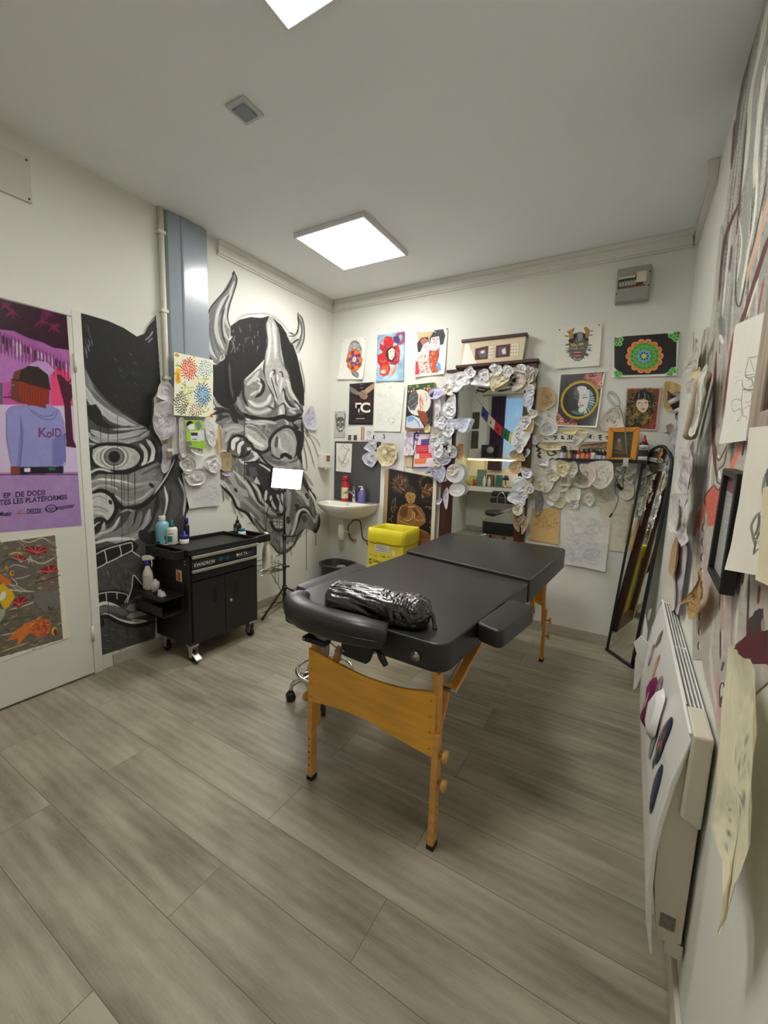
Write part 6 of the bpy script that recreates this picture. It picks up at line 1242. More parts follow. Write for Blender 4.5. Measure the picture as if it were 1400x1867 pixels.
T.P([75,1440,140,1440,140,1495,75,1495], (130,66,54)); T.P([140,1445,450,1440,450,1490,140,1495], (30,24,46)); T.P([172,1455,215,1450,215,1478,172,1480], (226,224,226)); T.P([345,1448,395,1446,395,1468,345,1470], (30,110,60)); T.P([-2200,1500,560,1495,562,1503,-2200,1510], (40,28,60)); T.P([0,850,18,850,18,1000,0,1000], (90,90,110))
T.P([-2200,1505,565,1500,590,2000,-2200,2200], (158,122,180), c2=(176,144,194), ns=.05)
pst = po.make('poster', M_GLOSSP, label='large purple music poster with a hooded person, upper poster on the white door', cat='poster', curl=0)
M_PL = mat('dark_purple_letters', (52,40,80), .5, var=.01); M_MAR = mat('maroon_letters', (120,44,110), .5, var=.01)
po.txt('EP', *K1, 22, 1665, 9.6, M_PL, pst, bold=.02, ang=-.06, sx=1.02); po.txt('DE', *K1, 107, 1658, 9.6, M_PL, pst, bold=.02, ang=-.06, sx=1.02); po.txt('DODJI', *K1, 190, 1650, 9.6, M_PL, pst, bold=.02, ang=-.06, sx=.92)
po.txt('TES LES PLATEFORMES', *K1, -6, 1715, 9.6, M_PL, pst, bold=.02, sx=1.04, ang=-.09)
po.txt('Music', *K1, -8, 1792, 8.4, M_PL, pst, bold=.03, sx=.85, ang=-.04); po.txt('DEEZER', *K1, 190, 1776, 9.0, M_PL, pst, bold=.02, sx=.62, ang=-.05); po.txt('napster', *K1, 402, 1748, 8.6, M_PL, pst, bold=.015, shear=.2, sx=.90, ang=-.14)
po.txt('K', *K1, 268, 1232, 18, M_MAR, pst, bold=.01); po.txt('o', *K1, 328, 1236, 17, M_MAR, pst, sx=.8, bold=.01); po.txt('I', *K1, 366, 1224, 15, M_MAR, pst, bold=.01); po.txt('D', *K1, 386, 1230, 16, M_MAR, pst, sx=.8, bold=.01)
eq = MB()
for k in range(5): 
    for j in range(1+k % 3):
        c = on(0, Xd+.001, (112+k*15)/3.889, 480+(1776-j*11)/3.889); eq.box(Xd+.0006, Xd+.001, c[1], c[1]+.009, c[2], c[2]+.0045)
eq.build('logo_bars', mat('coloured_logo_bars', (206,130,120), .5, var=.4, scale=60), pst)
cc_ = on(0, Xd+.001, 364/3.889, 480+1738/3.889); lg_ = MB()
lg_.tube([(Xd+.001, cc_[1]+.022*math.cos(t), cc_[2]+.019*math.sin(t)) for t in np.linspace(0, 2*PI, 20, endpoint=False)], .0022, 6, closed=True)
for s_ in (-1, 1): lg_.tube([(Xd+.001, cc_[1]+s_*.022, cc_[2]+.006), (Xd+.001, cc_[1]+s_*.026, cc_[2]-.002), (Xd+.001, cc_[1]+s_*.022, cc_[2]-.010)], .003, 6)
lg_.tube([(Xd+.001, cc_[1]-.014, cc_[2]+.004), (Xd+.001, cc_[1], cc_[2]-.003), (Xd+.001, cc_[1]+.014, cc_[2]+.004)], .0022, 6).tube([(Xd+.001, cc_[1]-.007, cc_[2]-.010), (Xd+.001, cc_[1]+.007, cc_[2]-.010)], .0018, 6)
lg_.build('logo', M_PL, pst)
q = [tuple(pj((Xd, -2.90, .855))), (100.5, 972), (126.5, 1162), tuple(pj((Xd, -2.90, .235)))]
po = Po(q, ax=0, val=Xd, d=1.0, bg=(226,222,206)); T = po.tr(*K2)
T.P([-1200,700,390,490,445,1225,-1200,1700], (120,112,98), c2=(96,90,80), ns=.15)
for k in range(300):
    x, y = random.uniform(-140,430), random.uniform(520,1330); c = random.choice(((196,188,168),(70,66,60),(170,160,140),(60,56,52)))
    T.R(x, y, 15, 15, 1.1, c, t0=.2, t1=2.9, n=8)
for P, w, c in (([0,560,80,500,200,540,300,510,390,560],2,(206,200,180)),([100,700,200,660,300,690,400,640],2.4,(206,200,180)),([0,700,60,660,140,680],2,(60,56,52)),([240,800,330,760,420,740],5,(110,76,50)),([250,830,350,800,430,770],3,(90,60,40)),([260,850,360,840,430,860],3,(140,100,70)),([0,860,100,880,240,890],2.6,(206,200,184)),([60,1020,200,980,300,930],2.4,(206,200,184)),([0,1100,120,1080,260,1060],2,(70,66,60)),([0,1200,100,1180,200,1120],2.4,(196,188,168)),([0,1320,140,1270,200,1250],3,(190,170,110))): T.L(P, w, c)
def fin(P, n=7):
    T.P(P, (140,30,40)); a_ = np.array(P).reshape(-1, 2); c_ = a_.mean(0)
    for k in range(n): i = a_[k % len(a_)]; T.L([c_[0], c_[1]+20, *i], 1.2, (206,150,140))
fin([160,580,200,568,250,570,300,570,345,590,320,620,260,635,220,620]); fin([85,640,120,630,180,640,190,670,140,672]); fin([280,740,340,700,405,705,408,740,330,770]); fin([92,960,120,930,190,925,190,960,140,1005,100,1000])
T.P([60,700,120,680,220,690,260,750,240,800,150,820,80,800,40,760], (122,116,110), c2=(84,80,78), ns=.6); T.E(85,760,18,22,(214,150,40)); T.E(88,758,7,9,(40,30,20)); T.L([60,630,110,612,160,618],3,(214,180,80)); T.E(45,720,14,16,(190,140,60))
for P in ([60,720,110,700,200,720], [100,800,160,790,220,770], [80,790,120,830,110,850], [200,690,215,640,230,690], [40,840,120,850,180,880,250,890], [0,780,40,800,90,850,150,900]): T.L(P, 2, (190,184,176))
T.P([-40,860,20,830,90,890,105,930,60,1000,30,1020,0,960,-40,960], (222,190,40), c2=(206,160,40), ns=.5); T.P([0,760,40,790,80,810,60,850,0,820], (206,110,50)); T.E(20,920,22,40,(226,224,206),rot=.5); T.P([0,1010,40,1020,30,1060,0,1110], (160,170,140))
T.P([240,900,330,880,420,900,420,1000,320,1030,250,980], (130,128,122), c2=(100,98,94), ns=.6); T.L([240,900,235,950,270,990],2,(70,90,110)); T.L([340,990,360,1020,380,990],3,(60,40,70))
T.P([165,1120,240,1090,330,1080,360,1110,350,1180,300,1215,240,1200,190,1170], (190,70,50), c2=(226,150,70), ns=.6); T.P([45,1240,120,1160,180,1120,210,1180,160,1230,130,1275,125,1220], (226,134,50), c2=(206,110,50), ns=.4); T.E(385,1170,26,40,(214,170,50)); T.E(392,1175,16,30,(120,40,30)); T.L([200,1150,260,1090,300,1060],3,(206,170,60)); T.L([60,1240,110,1200,170,1150],1,(180,80,40))
for k in range(60): T.R(random.uniform(230,350), random.uniform(1090,1200), 8, 8, .8, (120,40,40), t0=.2, t1=2.9, n=8)
po2 = po.make('poster', M_PRINT, label='print of a grey dragon and orange koi, lower poster on the white door', cat='poster', curl=.002)
# ================================================================ large mirror and the paper stencils stuck around it
mr_ = thing('wall_mirror', 'tall mirror in a dark brown wooden frame standing against the back wall', 'mirror', (1.56, -.03, 0))
FX0, FX1, FZ1 = 1.222, 1.932, 2.025
M_MIR = mat('mirror_glass', (236,240,236), .015, 1, var=0)
MB().box(1.315, 1.862, -.037, -.030, .08, 1.962).build('glass', M_MIR, mr_)
f = MB(); f.box(FX0, 1.326, -.056, -.004, 0, 1.945).box(1.852, FX1, -.056, -.004, 0, 1.945).box(1.326, 1.852, -.056, -.004, 0, .11); f.build('frame', M_MAH, mr_, bevel=.006)
MB().box(FX0, FX1, -.058, -.004, 1.945, FZ1).build('head_rail', M_MAH, mr_, bevel=.005); MB().box(FX0+.085, FX1+.01, -.078, -.004, FZ1, FZ1+.026).build('crown', M_MAH, mr_, bevel=.005)
M_STEN = paintmat('stencil_paper', .5, .2, 90, .4, translucent=.12); M_STENG = paintmat('shiny_stencil_film', .3, .2, 90, .5, coat=.12, translucent=.12)
WHI, GRY, CRE, TAN, LIL, BRN = (234,233,231), (190,188,188), (206,194,160), (190,166,126), (206,202,222), (150,124,98)
BLU, DRK, VIO, SEP, PAL = (120,126,160), (70,70,74), (96,82,156), (120,92,70), (172,170,172)
_sn = [0]
def inside(P, x, y):
    c = False
    for k in range(len(P)):
        (xa, ya), (xb, yb) = P[k-1], P[k]
        if (ya > y) != (yb > y) and x < (xb-xa)*(y-ya)/(yb-ya)+xa: c = not c
    return c
def stencil(label, z, pts, base=WHI, ink=PAL, off=.012, amp=.008, style='flow', ax=1, wall=0.0, gloss=False, group='paper stencils', curve=3, name='stencil', cat='stencil', dens=14, extra=None, fold=0, curl=.010):
    _sn[0] += 1; sd = _sn[0]; rs = random.Random(sd)
    P = np.array(pts, float).reshape(-1, 2); P = np.array((z[0], z[1]))+P/z[2]; base = tuple(min(238, q*1.07+3) for q in base)
    O = catmull(P, curve, True) if curve else np.vstack([np.linspace(P[i], P[(i+1) % len(P)], 8, endpoint=False) for i in range(len(P))])
    cen = O.mean(0); lo, hi = O.min(0), O.max(0); s_ = max(hi-lo)
    cv = Cv(lo[0]-1, lo[1]-1, hi[0]+1, hi[1]+1, 2.2, base); cv.mottle(.16, .12, sd); lw_ = max(.45, s_/70)
    if style != 'plain':
        for q in (.86, .66, .45):
            if rs.random() < (.75 if style == 'round' else .4): cv.line(cen+(O-cen)*q+np.array([[rs.uniform(-1,1)*s_*.02 for _ in range(2)] for _ in O]), lw_, ink, a=.5, closed=True, curve=0, tip=0)
        for k in range(dens):
            a0 = rs.uniform(0, 6.28); r0 = rs.uniform(.1, .8); j = int(a0/6.28*len(O)) % len(O); p = cen+(O[j]-cen)*r0
            if style == 'scales': cv.ring(p[0], p[1], s_*.07, s_*.06, lw_, ink, .8, t0=rs.uniform(0,2), t1=rs.uniform(3,5), n=8); cv.ring(*(cen+(O[j]-cen)*rs.uniform(.2,.95)), s_*.06, s_*.06, lw_, ink, .8, t0=0, t1=3.5, n=8)
            elif style == 'round': cv.ring(cen[0], cen[1], (hi-lo)[0]*.5*(k+1)/(dens+2), (hi-lo)[1]*.5*(k+1)/(dens+2), lw_*.8, ink, .6, t0=rs.uniform(0,3), t1=rs.uniform(3.5,6.2))
            elif style == 'face':
                m_ = np.array((-1, 1)); d = (p-cen)*np.array((1,1)); 
                for q in (np.array((1,1)), m_):
                    b = cen+d*q; cv.line([b, b+np.array((rs.uniform(.05,.12)*s_, rs.uniform(-.05,.08)*s_))*q, b+np.array((.16*s_, rs.uniform(-.06,.14)*s_))*q], lw_, ink, .8)
            else: cv.line([p, p+np.array((rs.uniform(-.15,.15), rs.uniform(-.12,.12)))*s_, p+np.array((rs.uniform(-.25,.25), rs.uniform(-.05,.25)))*s_], lw_*rs.uniform(.7,1.5), ink, .75)
    if extra: extra(cv, z)
    n = len(O); m = 15; rr = np.linspace(0, 1, m)**.9
    px = cen+(O[None]-cen)*rr[1:, None, None]; PX = np.vstack([cen[None], px.reshape(-1, 2)])
    sg = -1 if ax == 1 else (1 if wall < 1 else -1)
    V = np.array([on(ax, wall+sg*off, *p) for p in PX]); cols = cv.at(PX[:,0], PX[:,1])
    k2 = [i for i in range(3) if i != ax]; U_ = V[:, k2]; R = np.concatenate([[0], np.repeat(rr[1:], n)])
    sz = max(np.ptp(U_[:,0]), np.ptp(U_[:,1])); g = U_/sz*4.2
    dd = (np.abs(fbm(g[:,0]+sd, g[:,1], sd, 3)-.5)*2.2+.35*fbm(g[:,0]*2.6, g[:,1]*2.6, sd+9, 2)+.5*np.abs(fbm(g[:,0]*4+g[:,1], g[:,1]*4, sd+5, 2)-.5))*amp+curl*R**3*(.3+vnoise(np.concatenate([[0], np.tile(np.arange(n)/n*7, m-1)]), R*0+sd, 2))
    V[:, ax] += sg*np.maximum(dd, -off*.5)
    F = []
    ids = 1+np.arange((m-1)*n).reshape(m-1, n); nx_ = np.roll(ids, -1, 1)
    Q_ = np.stack([ids[:-1], ids[1:], nx_[1:], nx_[:-1]], -1).reshape(-1, 4)
    tri = np.stack([np.zeros(n, int), ids[0], nx_[0], nx_[0]], -1)
    me = bpy.data.meshes.new(name); me.from_pydata(V.tolist(), [], Q_.tolist()+[t[:3] for t in tri.tolist()]); me.polygons.foreach_set('use_smooth', [True]*len(me.polygons))
    a = me.color_attributes.new('Col', 'FLOAT_COLOR', 'POINT'); c4 = np.ones((len(V), 4), np.float32); c4[:,:3] = lin(np.clip(cols, 0, 255)); a.data.foreach_set('color', c4.ravel())
    return tag(link(name, me, M_STENG if gloss else M_STEN), label, cat, group)
K6 = (800, 650, 7.368); K7 = (840, 760, 8.4875); K8 = (960, 760, 6.225); K9 = (1130, 600, 7.183); K10 = (1080, 780, 3.89); KL = (260, 640, 5.8375)
GM = 'stencils around the large mirror'
def dots(pts, r, c):
    def f(cv, z):
        for x, y in pts: cv.ell(z[0]+x/z[2], z[1]+y/z[2], r/z[2], r*.8/z[2], c, .85)
    return f
def strokes(S, w, c):
    def f(cv, z):
        for P in S: cv.line(np.array((z[0], z[1]))+np.array(P, float).reshape(-1, 2)/z[2], w, c)
    return f
for lab, z, pts, base, ink, off, amp, st, gl in (
 ('large white crumpled stencil at the left end of the mirror head', K6, (95,240,200,235,300,210,380,215,415,260,420,360,330,400,280,460,240,485,170,465,155,390,100,360), WHI, PAL, .066, .016, 'flow', 1),
 ('white crumpled stencil second from the left along the mirror head', K6, (420,240,520,250,690,225,735,250,690,300,680,400,560,390,430,375,480,300), WHI, (176,172,190), .064, .016, 'flow', 1),
 ('cream scaly stencil in the middle of the mirror head', K6, (690,270,800,250,900,215,960,270,940,330,850,390,760,440,735,470,700,430,680,330), CRE, (140,126,96), .066, .018, 'scales', 1),
 ('grey and tan stencil under the right part of the mirror head', K6, (950,200,1000,150,1100,170,1170,200,1180,280,1160,400,1040,460,990,470,990,400,1040,330,1020,240), (196,184,170), (130,112,110), .066, .018, 'flow', 1),
 ('shiny curled tan strip beside the upper right mirror corner', K6, (1170,200,1240,190,1230,290,1220,400,1130,470,1110,450,1180,350), (190,176,156), (110,96,84), .070, .022, 'flow', 1),
 ('grey-brown scrap on the upper right corner of the mirror frame', K6, (1240,180,1340,170,1320,260,1290,340,1240,350,1220,280), (176,168,164), (110,100,100), .066, .014, 'flow', 1),
 ('small tan triangular scrap below the upper right mirror corner', K6, (1240,370,1300,350,1302,450,1230,480,1210,470), TAN, SEP, .066, .008, 'flow', 0),
 ('pale lilac kite-shaped stencil on the right side of the mirror frame', K6, (1150,500,1260,485,1280,580,1250,680,1205,760,1180,690,1140,650), (204,206,216), BLU, .066, .008, 'flow', 0),
 ('tan stencil above the scribbled white one on the right mirror side', K6, (1200,780,1250,760,1285,830,1270,980,1230,1040,1130,980,1085,900,1100,840), (204,186,144), (160,138,100), .064, .010, 'flow', 0),
 ('white stencil with dark scribbled curls on the right side of the mirror', K6, (1030,960,1100,930,1140,1000,1235,1040,1200,1140,1150,1220,1060,1215,985,1180,975,1090), (214,214,212), (84,90,110), .070, .008, 'scales', 0),
 ('small white sticker with a drawn eye on the right mirror frame', K7, (1010,510,1050,490,1075,530,1050,590,1000,630,1010,570), (214,220,226), (40,44,60), .060, .003, 'round', 0),
 ('rounded brown stencil above the lit strip reflection at the right mirror edge', K7, (760,570,830,515,920,520,980,590,1000,680,920,680,800,640), (172,146,108), (120,96,70), .066, .010, 'flow', 0),
 ('tan stencil with a dark smudge below the rounded brown one on the mirror', K7, (745,780,800,690,880,670,940,700,950,770,1010,770,1000,840,930,860,850,890,780,850), (196,166,126), (110,80,84), .066, .012, 'flow', 0),
 ('big white stencil with blue-grey line drawing low on the right mirror side', K7, (790,1000,860,930,960,930,1080,1060,1085,1130,1020,1240,1000,1350,930,1380,780,1320,725,1270,750,1190,800,1140), (214,216,214), (110,118,134), .070, .016, 'flow', 1),
 ('dark brown shaded stencil lowest on the right mirror frame', K7, (770,1480,840,1360,960,1370,990,1440,980,1600,920,1660,910,1780,830,1700,790,1580), (150,128,104), (84,66,52), .070, .012, 'flow', 0),
 ('pale tan pointed scrap at the right edge of the dark brown stencil', K7, (930,1480,1000,1520,1050,1640,1000,1750,950,1820,940,1720,920,1640), (196,180,150), (150,130,104), .062, .010, 'flow', 0),
 ('cream scrap between the brown and the blue-lined stencils right of the mirror', K7, (970,880,1040,870,1110,930,1070,1040,990,960), (200,188,160), (150,136,120), .062, .010, 'flow', 0),
 ('oval lilac flower stencil right of the moon canvas', K5, (850,270,880,215,960,190,1050,215,1050,260,980,320,920,335,860,320), (196,190,224), (130,116,186), .034, .010, 'flow', 0),
 ('white strip with lilac marks hanging below the oval lilac flower', K5, (915,335,1000,340,1010,450,990,600,980,690,920,690,905,500), (216,216,220), (150,144,176), .012, .010, 'flow', 0),
 ('tall grey-white crumpled stencil on the left side of the mirror frame', K5, (1060,420,1160,270,1205,310,1210,500,1170,580,1090,580,1050,520), (206,206,208), (140,142,160), .064, .020, 'flow', 1),
 ('narrow translucent grey stencil left of the tall grey-white one', K5, (1000,480,1050,430,1060,600,1060,730,1000,700,990,560), (188,187,180), (160,158,150), .030, .012, 'flow', 1),
 ('blue-lilac fish-shaped stencil reaching across the left mirror edge', K5, (1065,600,1200,590,1380,575,1385,620,1330,750,1270,760,1200,720,1130,790,1065,800,1090,700), (204,206,224), (96,96,156), .066, .016, 'scales', 1),
 ('grey-beige scrap under the white strip with lilac marks', K5, (870,700,960,690,1060,710,1060,840,1000,860,900,850), (184,180,168), (150,146,138), .034, .010, 'flow', 0),
 ('tan folded scrap under the lower right corner of the moon canvas', K5, (810,690,860,650,880,700,870,750,810,760), (196,178,130), (150,130,90), .044, .010, 'plain', 0),
 ('grey densely drawn crumpled stencil right of the framed red print', K5, (890,880,1000,860,1060,850,1130,900,1130,1010,1070,1080,990,1130,920,1090,895,1000,930,930), (184,180,190), (120,112,140), .040, .022, 'flow', 1),
 ('white flap with black shading at the left mirror edge', K5, (1040,850,1140,800,1150,860,1140,1010,1100,990,1090,920), (196,196,196), (60,56,58), .070, .012, 'flow', 0),
 ('grey scrap hanging into the mirror beside the white shaded flap', K5, (1150,920,1220,970,1200,1070,1140,1080,1130,1000), (180,178,172), (130,128,126), .064, .012, 'flow', 1),
 ('grey ribbon-like stencil above the bluish one left of the mirror', K5, (1000,1090,1090,1050,1150,1090,1120,1150,1040,1180,1010,1130), (172,168,176), (110,104,120), .068, .016, 'flow', 0),
 ('bluish-grey spiky stencil at the upper right of the figure board', K5, (800,1260,850,1205,960,1200,1040,1180,1080,1230,1060,1340,1010,1400,960,1360,900,1310,860,1250,820,1285), (172,174,190), (76,78,104), .070, .016, 'flow', 1),
 ('upper of the two round white stencils on the left mirror edge', K5, (1075,1290,1110,1190,1200,1160,1290,1200,1310,1290,1270,1370,1180,1400,1100,1360), (208,205,206), (160,156,160), .074, .006, 'round', 0),
 ('lower of the two round white stencils on the left mirror edge', K5, (1110,1500,1150,1420,1230,1400,1310,1440,1310,1520,1240,1575,1150,1560), (208,206,204), (164,160,160), .070, .006, 'round', 0),
 ('small white strip hanging left of the lower round stencil', K5, (1060,1500,1100,1460,1110,1560,1100,1680,1075,1740,1035,1600), (200,198,204), (140,134,160), .066, .008, 'flow', 0),
 ('tiny lilac flower stencil at the lower left of the mirror frame', K5, (950,1640,1000,1590,1030,1620,1000,1670,960,1675), (196,188,210), (110,90,160), .070, .005, 'flow', 0),
 ('cream crumpled round stencil right above the dark splash panel', K5, (200,1060,240,930,330,900,430,910,470,1000,460,1080,400,1170,300,1190,240,1150), (200,188,150), (140,124,92), .012, .040, 'scales', 1),
 ('upper grey crumpled stencil at the right edge of the dark splash panel', K5, (40,960,140,850,210,850,200,950,140,1010), (186,188,194), (140,142,156), .012, .026, 'flow', 1),
 ('lower grey crumpled stencil overlapping the dark splash panel', K5, (10,1080,70,1020,190,1000,220,1090,190,1150,150,1200,100,1190,50,1150), (190,190,196), (130,130,150), .012, .028, 'scales', 1)):
    stencil(lab, z, pts, base, ink, off, amp, st, gloss=bool(gl), group=GM)
# smaller crumpled scraps tucked between the larger ones
for lab, sc in (('small crumpled white scrap among the larger stencils on the left mirror frame', ((818,712,10),(822,745,12),(806,770,11),(818,786,10),(806,800,12),(800,822,11),(812,834,10),(797,852,11),(826,856,9),(808,870,9),(794,806,10))), ('small crumpled pale scrap among the larger stencils on the right mirror frame', ((966,690,9),(968,712,9),(958,770,11),(972,754,9),(946,815,9),(960,862,11),(952,905,12),(966,890,9),(946,930,10))), ('small crumpled white scrap along the mirror head rail', ((858,680,10),(884,684,10),(905,674,11),(926,678,10),(950,672,10),(966,676,9)))):
    for x, y, r in sc:
        rs = random.Random(int(x*13+y)); stencil(lab, (0,0,1), [c for k in range(9) for c in (x+r*rs.uniform(.7,1.25)*math.cos(k*.698), y+r*rs.uniform(.7,1.35)*math.sin(k*.698))], rs.choice((WHI, WHI, (214,212,222), (212,206,190))), rs.choice((PAL, BLU, (150,140,150))), .072 if x > 812 else .05, .018, rs.choice(('flow','scales')), gloss=rs.random() < .4, group=GM)
GR = 'papers on the back wall right of the mirror'
# backing papers first (nearest the wall), then the smaller pieces in front
def sheet(label, z, pts, bg, draw=None, off=.004, curl=.006, wave=.004, ax=1, wall=0., name='paper', cat='paper', group=GR, d=1.6):
    sg = -1 if ax == 1 else (1 if wall < 1 else -1)
    po = Po(Q(z, *[tuple(p) for p in np.array(pts, float).reshape(-1, 2)]), ax=ax, val=wall+sg*off, d=d, bg=bg); T = po.tr(*z); po.cv.mottle(.08, .08, len(label))
    if draw: draw(T)
    return po.make(name, M_PRINT, label=label, cat=cat, group=group, curl=curl, wave=wave, seed=len(label))
def pencil(n, x0, x1, y0, y1, c=(172,170,168), w=.8, l=60):
    def f(T):
        rs = random.Random(n+int(x0))
        for _ in range(n):
            x, y = rs.uniform(x0,x1), rs.uniform(y0,y1); T.L([x,y,x+rs.uniform(-l,l),y+rs.uniform(-l,l)*.5,x+rs.uniform(-l,l)*1.4,y+rs.uniform(-l,l)], w*rs.uniform(.6,1.4), c, a=.7)
    return f
sheet('large off-white backing paper behind the ink bottle shelf', K8, (60,110,930,110,900,1000,40,1010), (208,203,184), None, .003, .0, .002)
sheet('large pale yellowish sheet beside the leaning mirror, above the skirting', K8, (800,930,1250,985,1160,1545,950,1515), (214,208,188), pencil(26,1000,1180,1050,1400,(190,186,172),1), .004, .004, .004)
sheet('tan paper strip running down beside the frame of the leaning mirror', K8, (1195,985,1245,990,1170,1450,1112,1430), (198,168,122), None, .006, .003, .003)
sheet('light brown kraft paper sheet above the far end of the massage table', K8, (62,1035,380,1040,362,1450,28,1395), (208,174,116), pencil(16,110,330,1140,1260,(150,116,80),1,70), .006, .004, .003)
sheet('upper white pencil sheet of the folded pair above the right end of the table', K8, (462,1055,952,1195,930,1432,436,1372), (216,214,208), pencil(60,480,860,1150,1370,(180,178,178),.9,70), .010, .004, .006)
sheet('lower white pencil sheet of the folded pair, hanging just over the wall skirting', K8, (438,1372,930,1432,890,1752,400,1662), (214,213,210), pencil(60,480,840,1420,1650,(176,178,186),.9,80), .012, .012, .005)
blk = (34,32,32)
def calli(seq):
    def f(T):
        for P, w in seq: T.L(P, w, blk)
    return f
sheet('left white calligraphy strip with black brush signs above the ink bottles', K8, (178,205,545,192,552,282,186,290), (216,214,200), calli([([195,245,215,250],1.4),([218,248,225,262],1.2),([232,245,240,262],1.2),([275,240,285,236],1.6),([295,232,320,222,330,245,310,262],2),([325,225,350,215],1.6),([340,232,348,250],1.6),([385,225,425,220],1.6),([405,212,400,255],1.8),([388,245,432,250],2),([415,230,420,250],1.4),([465,225,490,215],1.8),([470,240,460,262],2),([490,205,485,265],1.8),([505,210,520,225,505,245,522,262],2),([478,245,500,240],1.4)]), .007, .004, .003, name='calligraphy', cat='calligraphy')
sheet('right white calligraphy strip with black brush signs left of the orange frame', K8, (645,190,945,186,940,282,652,285), (216,213,198), calli([([700,245,725,210,730,250],2.2),([705,235,735,228],1.8),([720,212,748,206],1.6),([764,220,768,226],2),([762,240,766,246],2),([808,215,860,208],2),([835,210,830,250],2),([812,238,858,232],1.8),([825,255,850,262],2),([895,240,915,222,925,240,905,258],1.8)]), .007, .004, .003, name='calligraphy', cat='calligraphy')
sheet('narrow upright paper with black vertical lettering beside the mirror frame', K8, (92,285,215,295,205,545,80,540), (212,208,192), calli([([145,300,120,300,115,340,145,345],2.6),([120,365,160,360,120,385,160,392],2.4),([125,415,160,410,125,440,165,445],2.2),([128,455,165,460,130,475],2.2),([135,495,150,480,170,505],2.2),([140,510,170,520],2)]), .006, .003, .002, name='calligraphy', cat='calligraphy')
sheet('pale paper with thin black flowing strokes left of the ink bottles', K8, (215,345,370,350,372,560,215,565), (214,210,192), calli([([230,385,250,430,290,440,310,420],2.2),([290,375,330,372,300,400,335,410,310,440],2.2),([320,400,345,420],1.8),([240,555,255,500,290,475,320,480],2.2),([318,485,345,482],2.4)]), .006, .003, .002, name='calligraphy', cat='calligraphy')
C4b = C4
